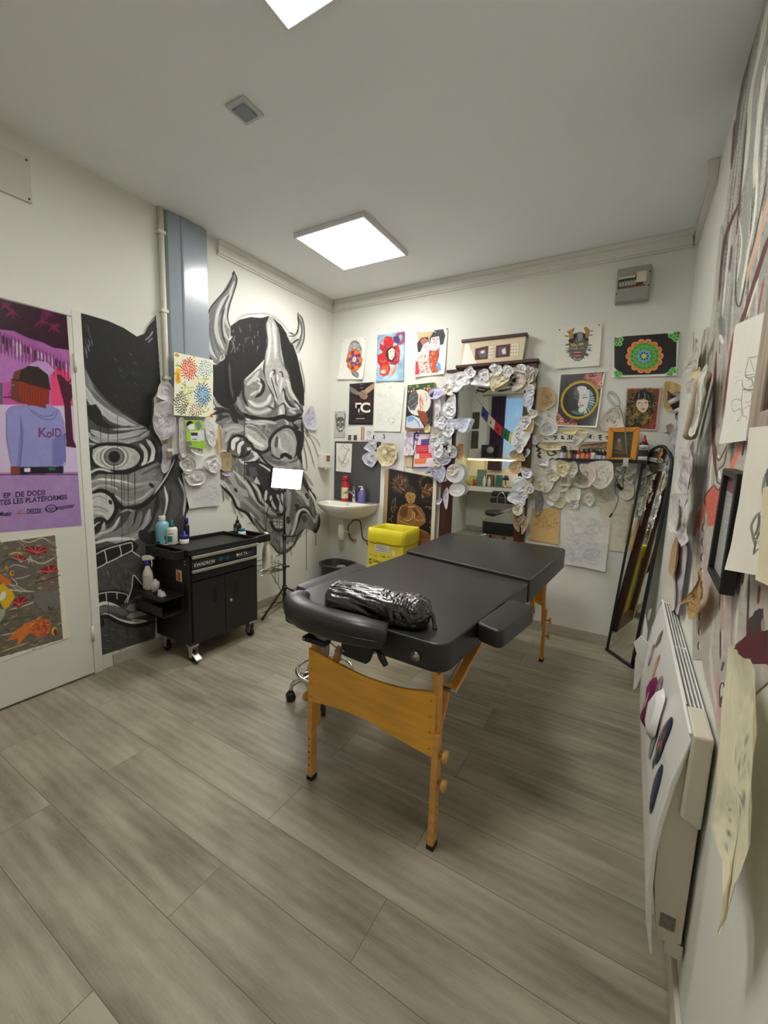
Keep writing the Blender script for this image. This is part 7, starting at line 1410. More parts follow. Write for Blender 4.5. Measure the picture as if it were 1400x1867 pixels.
for lab, z, pts, base, ink, off, amp, st in (
 ('tan stencil with a dark hair smudge right beside the upper mirror frame', C4b, (95,620,190,600,230,680,215,740,150,780,95,775), (190,164,120), (120,92,70), .010, .008, 'flow'),
 ('small round white stencil under the tan smudged one', C4b, (90,800,150,770,172,810,150,850,105,858), (210,208,196), (168,168,164), .010, .006, 'round'),
 ('white stencil with blue-grey swirls left of the yellow ring print', C4b, (100,860,170,830,248,880,240,950,190,980,110,970), (206,206,202), (140,150,166), .010, .010, 'flow'),
 ('cream torn piece above the pale paper with flowing strokes', K8, (165,300,300,296,410,315,390,372,230,380,160,350), (206,196,160), (160,146,110), .010, .008, 'flow'),
 ('pale triangular stencil between the two calligraphy strips', K8, (545,215,690,190,640,265,560,330,540,290), (204,200,190), (160,156,150), .013, .008, 'flow'),
 ('yellowish slip above the left calligraphy strip', K8, (395,155,560,150,540,195,430,190), (212,206,150), (190,180,120), .009, .004, 'plain'),
 ('yellowish slip above the pale triangular stencil', K8, (585,150,690,155,680,190,600,200), (208,204,150), (190,180,120), .009, .004, 'plain'),
 ('brown printed strip right behind the necks of the ink bottles', K8, (615,322,760,305,915,293,912,345,760,355,625,362), (160,132,104), (110,84,64), .008, .005, 'flow'),
 ('cream curled paper cup-shaped piece under the left ink bottles', K8, (350,500,400,490,500,530,480,620,430,682,370,650,340,570), (212,200,160), (150,134,100), .128, .024, 'flow'),
 ('white stencil left of the cream curled piece', K8, (210,600,260,500,340,500,350,620,300,680,220,650), (212,210,200), (172,170,166), .012, .008, 'flow'),
 ('grey translucent stencil right of the cream curled piece', K8, (470,560,540,500,580,560,570,640,500,690), (190,188,176), (150,148,142), .128, .014, 'flow'),
 ('round white stencil low beside the mirror frame, over the dark hair stencil', K8, (130,700,200,655,320,650,322,730,270,835,200,862,140,790), (214,212,202), (176,174,172), .014, .006, 'round'),
 ('grey smudged stencil under the cream curled piece', K8, (330,710,440,680,490,720,470,830,370,842), (192,190,178), (150,148,140), .012, .010, 'flow'),
 ('white scrap with a grey window-like patch under the shelf', K8, (500,700,600,660,690,710,690,800,560,790), (204,202,188), (140,138,132), .013, .010, 'flow'),
 ('pinkish lined face stencil under the ink shelf', K8, (600,545,680,530,770,560,790,680,740,760,690,800,690,700,620,620), (206,196,186), (160,116,112), .128, .008, 'face'),
 ('large white lion-face line stencil in the middle under the ink shelf', K8, (700,540,820,500,960,510,985,600,980,700,900,800,800,812,720,720), (206,202,190), (150,142,136), .128, .008, 'face'),
 ('pale scrap under the lion-face stencil', K8, (760,825,900,800,930,900,870,960,800,920), (204,200,182), (176,172,160), .010, .006, 'flow'),
 ('dark grey shaded hair stencil beside the lower right of the mirror frame', K8, (100,970,130,860,180,870,190,980,150,1095,100,1105), (140,138,136), (70,68,70), .014, .008, 'flow'),
 ('white stencil with pinkish marks right of the dark hair stencil', K8, (240,900,340,830,380,860,370,940,300,1010,240,985), (210,204,200), (170,140,146), .012, .008, 'flow'),
 ('greenish white scrap above the kraft paper sheet', K8, (310,1000,380,930,440,950,420,1010,380,1032), (206,206,176), (176,176,140), .012, .006, 'flow'),
 ('white torn square above the folded pencil sheets', K8, (440,880,500,812,610,820,592,960,460,962), (214,212,200), (184,182,176), .011, .008, 'flow'),
 ('pale oval face stencil beside the leaning mirror', K8, (1090,740,1200,740,1212,900,1110,940,1050,850), (204,199,182), (160,156,148), .010, .006, 'face'),
 ('pale stencil with dark hair strands left of the golden coils print', C4b, (590,870,650,780,720,750,768,800,772,915,620,945), (208,204,190), (110,100,104), .010, .008, 'flow'),
 ('white crumpled flap hanging from the shelf under the orange frame', K8, (1000,580,1060,560,1240,520,1242,620,1140,690,1090,640), (200,198,186), (160,158,152), .050, .020, 'flow'),
 ('tan and yellow torn paper behind the hanging bottle near the right corner', K9, (580,720,640,690,720,710,830,770,780,820,690,850,660,900,660,1000,680,1070,570,1030), (200,178,122), (160,138,90), .012, .014, 'flow'),
 ('grey-brown spiky stencil over the top of the leaning mirror', K9, (600,1270,680,1240,720,1300,700,1480,620,1470,650,1390,560,1360,625,1345), (170,158,148), (110,100,96), .10, .016, 'flow'),
 ('grey white crumpled film hanging down over the leaning mirror arch', K9, (600,1500,700,1320,790,1265,845,1380,830,1470,785,1620,770,1800,740,1790,690,1650), (192,190,192), (140,138,142), .16, .026, 'flow')):
    stencil(lab, z, pts, base, ink, off, amp, st, group=GR, gloss=('film' in lab))
for x, y, r in ((985,770,9),(978,800,9),(990,842,10),(1008,868,10),(1030,878,9),(1046,858,10),(1082,884,9),(1064,838,9),(1094,868,10),(1100,900,9),(1012,905,9),(1046,918,9),(982,885,10),(1075,910,10),(1130,862,9),(1148,870,9)):
    rs = random.Random(int(x*7+y)); stencil('small pale paper scrap among the papers below the ink shelf', (0,0,1), [c for k in range(8) for c in (x+r*rs.uniform(.7,1.4)*math.cos(k*.785), y+r*rs.uniform(.7,1.4)*math.sin(k*.785))], rs.choice(((214,210,196),(204,196,172),(206,206,202))), rs.choice((PAL, (150,140,126))), rs.uniform(.02,.035) if y > 845 else .014, .014, rs.choice(('flow','face','scales')), group=GR)
# ---- cluster round the foot of the duct on the left wall
GL = 'papers round the foot of the duct'
for lab, pts, base, ink, off, amp, st in (
 ('grey-white crumpled stencil topmost beside the white pipe', (145,480,170,350,250,330,320,400,310,540,200,520), (186,184,182), (140,138,140), .040, .012, 'flow'),
 ('large grey lion-head stencil over the half mask left of the flower sheet', (100,620,130,560,240,530,330,560,340,690,330,830,290,900,220,950,170,930,110,830,95,700), (176,172,174), (116,112,118), .046, .014, 'face'),
 ('small grey stencil below the lion-head stencil', (200,1000,280,1010,290,1150,270,1260,210,1300,180,1230,200,1130), (176,172,178), (130,126,136), .012, .008, 'flow'),
 ('narrow grey lined strip left of the green packet', (375,730,440,740,452,1000,440,1130,380,1080), (182,178,176), (128,124,126), .046, .008, 'flow'),
 ('white stencil with a small face drawing right of the green packet', (660,740,770,820,778,960,740,1020,690,970,655,860), (206,204,204), (110,106,116), .016, .008, 'flow'),
 ('tan strip on the horned mask right of the face stencil', (785,800,822,850,832,1080,800,1080), (196,168,126), (160,130,92), .008, .003, 'plain'),
 ('brown translucent square taped on the horned mask', (818,1085,936,1095,930,1272,814,1252), (158,142,110), (120,106,80), .010, .003, 'flow'),
 ('small lilac slip on the horned mask below the brown square', (845,1292,930,1280,932,1330,850,1322), (206,200,216), (120,110,150), .008, .002, 'flow'),
 ('crumpled grey film bundle left under the green packet', (370,1180,480,1100,545,1180,525,1290,420,1295), (184,182,178), (140,138,136), .022, .024, 'flow'),
 ('crumpled white film bundle right under the green packet', (640,1150,780,1100,812,1170,802,1280,720,1292,650,1230), (204,202,200), (150,148,150), .022, .024, 'flow'),
 ('white slips bunched just under the green packet', (500,1050,590,1008,645,1110,560,1100), (208,206,200), (160,158,156), .030, .012, 'flow'),
 ('grey crumpled film over the top of the hanging pencil sheet', (440,1300,640,1255,640,1400,480,1425), (190,188,184), (150,148,146), .020, .020, 'flow')):
    stencil(lab, KL, pts, base, ink, off, amp, st, ax=0, wall=0.0, group=GL, gloss=('film' in lab))
sheet('pale sheet with a soft pencil drawing hanging above the black cart', KL, (412,1295,822,1250,818,1642,490,1676), (206,205,204), pencil(40,520,780,1350,1600,(178,176,178),1,60), .012, .006, .004, ax=0, wall=0.0, group=GL, name='drawing', cat='drawing')
gp = sheet('bright green packet with a white label hanging below the flower sheet', KL, (447,735,640,738,662,1045,466,1012), (150,196,60), lambda T: (T.P([455,960,520,965,520,1010,465,1010], (110,110,112)), T.P([505,850,600,850,610,960,515,955], (206,208,210)), T.P([512,868,584,868,584,902,514,900], (50,50,54)), T.P([560,760,600,740,625,800,600,850,575,830], (120,126,130)), T.L([525,938,580,940],1.4,70), T.E(505,795,42,50,(30,30,32)), T.P([470,800,545,770,552,830,510,845,480,830], (224,224,222)), T.L([490,790,530,772],1.2,214), T.P([590,845,640,838,665,880,650,955,605,950], (206,212,206))), .050, .004, .004, ax=0, wall=0.0, group=GL, name='packet', cat='packet', d=2)
stencil('violet printed stencil stuck beside the right edge of the horned mask', (370,480,6.022), (1090,1690,1180,1560,1232,1680,1236,1822,1130,1812), (192,190,200), (120,114,160), .010, .008, 'flow', ax=0, wall=0.0, group=GL)
# ================================================================ leaning arched mirror
am = thing('arched_mirror', 'narrow arched mirror in a thin black frame leaning in the right corner', 'mirror', (2.65, -.2, 0))
BL, BR = np.array((2.572,-.112,.012)), np.array((2.722,-.292,.012)); tt = (BR-BL); wd = np.linalg.norm(tt); tt /= wd
nb = np.array((-tt[1], tt[0], 0)); nb *= np.sign(nb[1]); up_ = nb*.088+np.array((0,0,1))
def amp_(u, w): return BL+tt*u*wd+up_*w
arch = [(0,0)]+[(0,w) for w in (.4,.8,1.255)]+[(.5-.5*math.cos(t), 1.255+.165*math.sin(t)) for t in np.linspace(.12, PI-.12, 14)]+[(1,1.255),(1,.8),(1,.4),(1,0)]
f = MB(); f.tube([amp_(u, w) for u, w in arch], .011, 10); f.tube([amp_(-.04,0), amp_(1.04,0)], .0125, 10); f.build('frame', mat('black_metal_frame', (22,22,22), .4, var=.05), am)
g = MB(); P = [amp_(u, w) for u, w in arch]; k = len(P); g.add([p-nb*.003 for p in P]+[p+nb*.006 for p in P], [tuple(range(k)), tuple(range(2*k-1, k-1, -1))]+[(i, (i+1) % k, k+(i+1) % k, k+i) for i in range(k)]); g.build('glass', M_MIR, am)
# ================================================================ convector heater on the right wall
ht = thing('heater', 'white wall convector heater covered with magnets on the right wall', 'heater', (2.77, -1.7, .45))
HY0, HY1 = -2.25, -1.19
M_HT = mat('white_enamel', (228,227,222), .3, var=.01, coat=.2); M_HTG = mat('warm_grey_plastic', (204,198,180), .45, var=.02)
fp = [(2.762,.735),(2.768,.722),(2.742,.60),(2.730,.50),(2.724,.415),(2.726,.307),(2.734,.22),(2.748,.150),(2.754,.150),(2.746,.215),(2.738,.307),(2.736,.415),(2.742,.50),(2.754,.60),(2.772,.715),(2.770,.737)]
MB().prism(fp, lambda u, v, d: (u, d, v), HY0, HY1).build('front_panel', M_HT, ht, bevel=.003)
bd_ = [(2.744,.60),(2.764,.690),(2.806,.715),(2.806,.20),(2.760,.185),(2.750,.24),(2.740,.33),(2.738,.42)]
MB().prism(bd_, lambda u, v, d: (u, d, v), HY0+.012, HY1-.012).build('body', M_HTG, ht, bevel=.002)
gr = MB()
for k in range(5): x = 2.768+k*.0092; gr.box(x, x+.0035, HY0+.13, HY1-.02, .690, .737-k*.002)
for y in (HY0+.13, (HY0+HY1)/2, HY1-.03): gr.box(2.768, 2.808, y, y+.008, .700, .728)
gr.build('top_grille', M_HT, ht); MB().box(2.766, 2.806, HY0+.13, HY1-.02, .686, .694).build('grille_recess', mat('dark_recess', (36,34,30), .8), ht)
MB().hexa([(2.768,HY0-.006,.53),(2.808,HY0-.006,.515),(2.808,HY0+.13,.515),(2.768,HY0+.13,.53)], [(2.770,HY0-.006,.735),(2.808,HY0-.006,.738),(2.808,HY0+.13,.738),(2.770,HY0+.13,.735)]).build('control_box', M_HTG, ht, bevel=.006)
MB().box(2.760, 2.790, HY0+.0105, HY0+.012, .225, .262).build('rating_label', mat('grey_metal_label', (120,116,106), .5, var=.3, scale=90), ht)
MB().box(2.776, 2.812, HY0+.02, HY0+.10, .150, .19).build('wall_bracket', M_ALU, ht)
def hx(z): return float(np.interp(z, [.15,.22,.307,.415,.5,.6,.722], [2.748,2.734,2.726,2.724,2.730,2.742,2.768]))
def magnet(label, px, py, w, h, cols, ang=0, shape='oval', cat='magnet', lift=.004):
    x = 2.735
    for _ in range(6): p = on(0, x, px, py); x = hx(float(np.clip(p[2], .16, .72)))-.001
    y, z = p[1], p[2]; n = 30
    if shape == 'oval': O = [(math.cos(t)*w, math.sin(t)*h) for t in np.linspace(0, 2*PI, n, endpoint=False)]
    else: O = [(a*w, b*h) for a, b in shape]
    c, s_ = math.cos(ang), math.sin(ang); O = [(a*c-b*s_, a*s_+b*c) for a, b in O]
    cvs_ = Cv(-1, -1, 1, 1, 24, cols[0]); rs = random.Random(int(px*7+py))
    for k in range(16): cvs_.ell(rs.uniform(-.8,.8), rs.uniform(-.8,.8), rs.uniform(.1,.35), rs.uniform(.1,.3), rs.choice(cols))
    m_ = 6; V = []; C_ = []
    for r_ in np.linspace(0, 1, m_)[1:]:
        for a, b in O: zz = z+b*r_; V.append((hx(zz)-.0015-lift*(1 if r_ < .99 else .25)-(.012*max(0, a*r_/w) if lift > .01 else 0), y+a*r_, zz)); C_.append(cvs_.at(np.array(a*r_/w), np.array(-b*r_/h)))
    V.append((hx(z)-.0015-lift, y, z)); C_.append(cvs_.at(np.array(0.), np.array(0.)))
    k_ = len(O); F = [(i*k_+j, i*k_+(j+1) % k_, (i+1)*k_+(j+1) % k_, (i+1)*k_+j) for i in range(m_-2) for j in range(k_)]+[(len(V)-1, (j+1) % k_, j) for j in range(k_)]
    me = bpy.data.meshes.new('magnet'); me.from_pydata(V, [], F); me.polygons.foreach_set('use_smooth', [True]*len(F))
    a_ = me.color_attributes.new('Col', 'FLOAT_COLOR', 'POINT'); c4 = np.ones((len(V), 4), np.float32); c4[:,:3] = lin(np.clip(np.array(C_).reshape(-1,3), 0, 255)); a_.data.foreach_set('color', c4.ravel())
    return tag(link(cat if cat != 'magnet' else 'magnet', me, M_GLOSSP), label, cat, 'magnets and papers on the heater')
RH = [(-1,0),(0,1),(1,0),(0,-1)]; SQ = [(-1,-1),(1,-1),(1,1),(-1,1)]; BRS = [(-.5,-1),(.1,-1),(.3,0),(1,.5),(.9,1),(.2,1),(-.2,.4),(-.4,-.2)]; FOLD = [(-1,-.3),(-.4,-1),(.5,-.8),(1,.1),(.8,1),(.1,.9),(-.6,.3)]
magnet('brown diamond-shaped magnet near the far end of the heater', 1208, 1166, .030, .040, ((120,104,92),(90,76,68),(150,136,120)), 0, RH)
magnet('oval grey magnet at the far top corner of the heater front', 1192, 1122, .050, .030, ((176,176,180),(140,140,146)))
magnet('slim purple-brown magnet below the far oval one on the heater', 1188, 1196, .030, .045, ((140,110,120),(196,180,180)), .2, BRS)
magnet('tan and orange slip magnet in the middle of the heater front', 1206, 1222, .020, .050, ((176,120,90),(196,160,130)), -.2, BRS)
magnet('oval dark grey patterned magnet beside the maroon brush-shaped one', 1209, 1262, .045, .050, ((130,126,130),(90,86,92),(160,156,160)))
magnet('maroon and pink brush-shaped magnet in the middle of the heater', 1189, 1284, .040, .085, ((120,30,84),(90,24,60),(206,176,170)), .2, BRS, lift=.018)
magnet('white folded paper held on the heater above the orange and green magnet', 1204, 1308, .055, .070, ((228,226,224),(222,220,218)), .2, FOLD, 'paper', .022)
magnet('round dark magnet with orange and green near the front corner of the heater', 1219, 1353, .038, .075, ((30,30,70),(206,96,50),(60,110,60),(50,40,90)), .15)
magnet('blue-grey brush-shaped magnet left of the orange and green one', 1203, 1362, .026, .072, ((96,96,130),(80,80,110),(206,210,214)), .2, BRS)
magnet('small oval grey-green magnet at the left edge of the heater front', 1191, 1350, .026, .06, ((140,150,146),(110,120,120)))
magnet('oval navy blue magnet lowest on the heater front', 1195, 1438, .030, .070, ((44,46,84),(60,62,104),(34,34,60)))
for lab, pts, dp_ in (('white paper corner sticking out past the far end of the heater', [(1155,1172),(1168,1160),(1186,1178),(1183,1200),(1172,1215),(1160,1190)], -1.26), ('white curled sheet hanging off the far end of the heater', [(1176,1121),(1180,1150),(1177,1212),(1160,1254),(1154,1258),(1158,1200),(1170,1160)], -1.22)):
    c_ = [bw(*p, dp_) for p in pts]; mb = MB(); nn_ = len(c_); mb.add([p for p in c_]+[p+np.array((.002,.012,0)) for p in c_], [tuple(range(nn_)), tuple(range(2*nn_-1, nn_-1, -1))]+[(i, (i+1) % nn_, nn_+(i+1) % nn_, nn_+i) for i in range(nn_)])
    tag(mb.build('paper', mat('white_paper', (226,224,218), .6, var=.01)), lab, 'paper', 'magnets and papers on the heater')
# ================================================================ papers and frames on the right wall
GW = 'papers on the right wall'
def rsheet(label, pts, bg, draw=None, off=.014, curl=.02, name='drawing', cat='drawing', d=1.4): return sheet(label, (0,0,1), pts, bg, draw, off, curl, .006, 0, W-.0, name, cat, GW, d)
def rpath(S):
    def f(T):
        for P, w, c in S: T.L(P, w, c)
    return f
def sheetR(*a, **k): return rsheet(*a, **k)
R5 = (1300, 560, 3.73)
def rs_(label, z, pts, bg, S, off, curl, name='drawing', cat='drawing'):
    q = np.array(pts, float).reshape(-1, 2)
    po = Po(Q(z, *[tuple(p) for p in q]), ax=0, val=W-off, d=1.5, bg=bg); T = po.tr(*z); rpath(S)(T)
    return po.make(name, M_PRINT, label=label, cat=cat, group=GW, curl=curl, wave=.004, seed=len(label))
rs_('white sheet with a pencil sketch of a temple-like ornament on the right wall', R5, (155,120,352,34,262,905,60,930), (228,226,214), [([240,345,230,400,225,460,290,455],1.4,120),([235,345,310,335],1.4,110),([250,350,270,400,290,440],1,130),([215,460,240,480,300,470],1.4,100),([200,490,205,540,240,560,290,550],1.4,120),([230,500,265,490,275,530,245,545],1.6,110),([200,560,285,565],1.6,90),([215,580,265,575,262,640,212,645],1.2,150),([205,560,200,650,215,740],1.2,110),([215,690,260,670,262,720],1.2,130),([130,680,135,640,170,625,205,640],1.4,150),([130,680,150,710,190,690,200,740,170,775,200,770],1.4,150),([150,530,170,500,200,500],1,180),([150,480,180,470],1,190),([205,740,235,745,240,770],1,140),([160,440,200,440],1,200)], .016, .004)
rs_('large white sheet with a dark shaded spiky drawing at the photo right edge', R5, (258,820,440,800,440,1850,118,1790), (226,222,206), [([330,1390,300,1420,270,1490,280,1560,290,1620],3,120),([320,1400,310,1500,290,1560],3,90),([345,1400,330,1470,310,1540],2,150),([350,1380,340,1440],2,80),([290,1570,320,1600,350,1640],2.6,70),([340,1510,310,1560,285,1690],2.4,80),([300,1580,340,1620],2,214),([285,1690,320,1650,350,1660],1.6,90),([365,1130,350,1250,380,1350],4,130),([380,1100,390,1300],6,90),([330,1540,355,1600],2,60)], .030, .006)
rs_('bare cream sheet at the right edge of the photo, over the spiky drawing', (0,0,1), (1394,890,1425,880,1425,1080,1386,1058), (214,206,172), [], .036, .004, 'paper', 'paper')
sk3 = [(1370,1300,1372,1340,1368,1380),(1380,1280,1384,1320,1376,1360),(1358,1350,1352,1380,1360,1410,1366,1380),(1372,1380,1368,1420,1374,1440,1366,1470),(1366,1440,1356,1470,1360,1500),(1342,1460,1338,1500,1344,1530),(1350,1440,1362,1480,1352,1510),(1336,1500,1340,1560),(1376,1260,1388,1270),(1346,1380,1352,1372),(1348,1400,1360,1420)]
stencil('tall cream sheet with a pencil sketch and torn lower end by the heater', (0,0,1), (1347,1185,1362,1188,1376,1194,1392,1208,1406,1228,1404,1400,1390,1560,1372,1630,1352,1692,1337,1722,1343,1660,1340,1600,1330,1560,1318,1530,1306,1506,1316,1470,1324,1400,1336,1290), (222,214,184), (150,146,136), .020, .008, 'plain', 0, W, group=GW, curve=2, name='drawing', cat='drawing', extra=strokes(sk3, 1.1, (120,116,108)), curl=.015)
pf = thing('framed_picture', 'narrow black frame with a grey picture, seen edge-on on the right wall', 'framed picture', (2.79,-2.11,1.18))
po = Po([(1329,866),(1352,876),(1322,1070),(1302,1034)], ax=0, val=2.792, d=1.6, bg=(172,172,164)); T = po.tr(0,0,1); po.cv.rect(0, 0, po.w, po.h*.16, (120,84,86))
for k in range(9): y = 900+k*16; T.L([1318,y,1330,y+6,1340,y+3],1.6,random.choice((140,196,206)))
po.make('print', M_GLOSSP, pf); frame_quad(po, .014, .022, 'frame', M_BLKPL, pf, back=.004)
wf_ = thing('framed_picture', 'weathered wood frame with a dark picture at the right edge of the photo', 'framed picture', (2.79,-2.4,1.5))
f = MB()
for a in ((-2.305,-2.225,1.372,1.74),(-2.68,-2.61,1.372,1.74)): f.box(2.790, 2.814, *a)
f.box(2.790,2.814,-2.61,-2.305,1.67,1.74).box(2.790,2.814,-2.61,-2.305,1.372,1.42); f.build('frame', mat('greyed_wood', (160,146,130), .6, var=.2, scale=6, stretch=(8,8,1)), wf_, bevel=.004)
MB().box(2.800, 2.810, -2.61, -2.305, 1.42, 1.67).build('picture', mat('dark_brown_picture', (92,64,56), .4, var=.5, scale=14), wf_)
# stuff in the right-hand corner
for lab, z, pts, base, ink, off, amp, st in (
 ('white fan-folded paper on the right wall near the mandala print', K9, (1060,200,1100,190,1092,480,1000,540,850,575,930,500,980,350), (206,204,192), (140,138,132), .016, .020, 'flow'),
 ('pale yellow slip below the white fan-folded paper', K9, (950,570,1090,490,1080,640,965,650), (208,204,160), (180,176,130), .020, .008, 'plain'),
 ('white creased paper beside the long beige paper roll', K9, (950,690,1060,640,1062,860,960,900,930,830), (204,200,194), (160,152,150), .022, .016, 'flow'),
 ('long white strip with a grey sketch hanging beside the beige paper roll', K9, (1110,590,1215,440,1220,560,1170,950,1062,1370,960,1372,1030,1100), (212,210,196), (130,130,126), .034, .014, 'flow'),
 ('upper long crumpled white paper running down the right corner', K10, (640,130,700,140,770,90,742,300,722,520,680,520,640,420), (204,198,194), (140,132,134), .03, .03, 'flow'),
 ('lower long crumpled white paper running down the right corner', K10, (640,480,722,500,718,700,715,810,690,852,650,780,620,640), (200,194,192), (140,132,134), .03, .03, 'flow'),
 ('narrow creased white slip left of the lower crumpled paper', K10, (575,640,650,500,640,700,582,740), (206,202,190), (160,152,150), .04, .014, 'flow'),
 ('grey-lilac long sheet below the crumpled papers in the right corner', K10, (630,780,690,860,668,1100,640,1310,604,1292,612,1000), (186,182,188), (160,156,164), .010, .006, 'plain'),
 ('white long sheet left of the grey-lilac one above the far end of the heater', K10, (588,740,632,780,615,1000,604,1292,505,1262,540,1000), (210,206,194), (190,186,176), .014, .006, 'plain'),
 ('tan stripe of paper on the white long sheet in the right corner', K10, (600,800,630,800,622,940,600,1052,562,1012), (178,148,108), (150,120,86), .022, .004, 'plain'),
 ('brown kraft paper cut like a hand with writing beside the narrow black frame', K10, (795,995,865,1040,850,1130,825,1210,742,1362,688,1312,722,1242,655,1262,665,1230,768,1130), (180,148,96), (120,92,56), .020, .016, 'flow')):
    stencil(lab, z, pts, base, ink, off, amp, st, 0, W, group='papers in the right-hand corner')
rl_ = MB(); P = [on(0, W-.034, 1130+x/7.183, 600+y/7.183) for x, y in ((1098,600),(1012,1000),(915,1400))]; P[1] = (P[0]+P[2])/2+(P[1]-(P[0]+P[2])/2)*.3; rl_.tube(P, .024, 14, curve=6); tag(rl_.build('paper_roll', mat('beige_paper_roll', (196,178,150), .6, var=.04)), 'long beige paper roll hanging in the right corner beside the dark bottles', 'paper roll', 'papers in the right-hand corner')
# ================================================================ ink shelf
ys = -.085
zs = bw(1070, 839, ys)[2]; xa, xb = bw(1016, 838, ys)[0], bw(1178, 846, ys)[0]
one(MB().box(xa, xb, -.125, -.004, zs-.012, zs).box(xa, xb, -.128, -.122, zs-.012, zs+.010), 'shelf', M_BLKPL, 'narrow black wall shelf holding the ink bottles', 'shelf', bevel=.002)
GI = 'small ink bottles on the black shelf'
M_CG = mat('grey_tip', (120,122,116), .4)
for x0, x1, top, bc, lc, cc, tip, lab in ((500,580,440,(60,56,60),(196,190,206),(30,28,30),0,'black-capped ink bottle with a lilac-white label, leftmost on the shelf'),(577,607,455,(150,120,60),(176,140,80),(60,54,48),1,'golden brown ink bottle second from the left on the shelf'),(628,664,450,(120,110,80),(190,160,96),(60,52,46),1,'ochre-labelled ink bottle with a grey tip third from the left'),(662,700,495,(64,34,30),(110,64,50),(40,26,26),0,'short dark brown ink bottle fourth from the left on the shelf'),(702,744,495,(60,38,44),(120,84,96),(40,28,32),0,'short purple-brown ink bottle fifth from the left on the shelf'),(746,806,455,(160,40,36),(206,180,160),(150,36,34),1,'ink bottle with red cap, cream label and grey tip'),(816,880,470,(206,110,70),(224,140,96),(30,28,28),2,'orange ink bottle with a black pointed cap'),(886,950,460,(196,50,50),(224,110,106),(28,26,26),2,'red ink bottle with a black pointed cap right of the orange one'),(964,1030,480,(206,204,196),(212,210,202),(34,30,30),0,'white ink bottle with a black cap right of the red one'),(1036,1080,455,(40,38,40),(190,190,188),(30,28,30),1,'dark ink bottle with white label right of the white bottle'),(1080,1126,460,(40,38,40),(186,190,196),(30,28,30),1,'dark ink bottle with grey-white label second from the orange frame'),(1132,1188,470,(40,40,48),(196,202,214),(30,28,30),1,'dark ink bottle with bluish label right beside the orange frame')):
    c = bw(960+(x0+x1)/2/8.235, 836, ys); b = np.array((c[0], ys+random.uniform(-.004,.004), zs)); r = wid(960+x0/8.235, 960+x1/8.235, b)*1.0; hgt = (640-top)/8.235/FPX*float((b-CAM)@_fw); hb = hgt*(.60 if tip else .72)
    cap = [(r*.96,hb),(r*.98,hb+.002),(r*.98,hb+.012)]+([(r*.3,hb+.016),(r*.18,hgt),(0,hgt)] if tip == 1 else [(r*.75,hb+.014),(r*.2,hgt),(0,hgt+.001)] if tip == 2 else [(r*.9,hgt),(0,hgt)])
    t = bottle('ink_bottle', lab, 'ink bottle', b, [(r*.95,0),(r,.003),(r,hb)], mat('ink_%d_%d_%d' % bc, bc, .3), cap, mat('cap_%d_%d_%d' % cc, cc, .4), 18, lab=[(.006,hb*.72,r*1.02,mat('inklabel_%d_%d_%d' % lc, lc, .5, var=.12, scale=120),camang(b),1.5)], group=GI)
def bigbottle(label, b, r, h, axis=(0,0,1), lab2=None, tipm=None, group=None):
    t = thing('ink_bottle', label, 'ink bottle', tuple(b), 0, group); ax = np.array(axis, float); ax /= np.linalg.norm(ax)
    MB().lathe([(r*.95,0),(r,.004),(r,h*.64),(r*.9,h*.70),(r*.55,h*.73)], b, 22, ax).build('body', mat('black_ink_bottle', (30,29,30), .25), t)
    MB().lathe([(r*.6,h*.72),(r*.6,h*.80),(r*.42,h*.82),(r*.12,h),(0,h)], b, 16, ax).build('cap', tipm or mat('red_nozzle', (186,56,60), .35), t)
    MB().lathe([(r*1.015,h*.04),(r*1.015,h*.20)], b, 22, ax).build('label_sticker', mat('white_band', (200,198,192), .5), t)
    if lab2: MB().lathe([(r*1.015,h*.44),(r*1.015,h*.63)], b, 22, ax).build('label_sticker', mat('white_band', (200,198,192), .5), t)
    return t
c = bw(1170.5, 843, ys); hh = 48/FPX*float((c-CAM)@_fw)
t = bigbottle('large black ink bottle with a red nozzle right of the orange frame', np.array((c[0], ys, zs)), .026, hh, lab2=True)
d_ = np.array((CAM[0]-c[0], CAM[1]-ys, 0)); d_ /= np.linalg.norm(d_); w_ = np.array((-d_[1], d_[0], 0))
lettering('ALLEG', 'lettering', lambda u, v: np.array((c[0], ys, zs+hh*.49))+d_*.0275+np.stack([u*w_[0], u*w_[1], v], -1)-w_*.021, M_DKP, t, .014, bold=.0004, sx=.9)
b0 = bw(1240, 752, -.06); b1 = bw(1217, 713, -.06); bigbottle('tilted black bottle with a silver shine hung on the back wall near the right corner', b0, .026, float(np.linalg.norm(b1-b0)), b1-b0, True, mat('dark_red_nozzle', (90,36,40), .4))
b0 = bw(1247, 783, -.07); t = thing('ink_bottle', 'dark brown bottle with pink and cream label below the tilted black bottle', 'ink bottle', tuple(b0))
MB().lathe([(.040,0),(.043,.006),(.043,.115),(.040,.122)], b0, 22).build('body', mat('dark_brown_bottle', (44,34,32), .3), t); MB().lathe([(.041,.120),(.041,.148),(.036,.152),(0,.152)], b0, 20).build('cap', mat('dark_plum_cap', (52,34,38), .4), t); MB().lathe([(.0435,.072),(.0435,.108)], b0, 22).build('label_sticker', mat('pink_cream_label', (206,170,160), .5, var=.3, scale=14), t)
stencil('crumpled dark translucent film between the two hanging bottles', K9, (740,960,820,940,860,1040,800,1100,770,1190,720,1180,730,1060), (110,114,122), (60,62,66), .05, .03, 'flow', gloss=True, group=None)
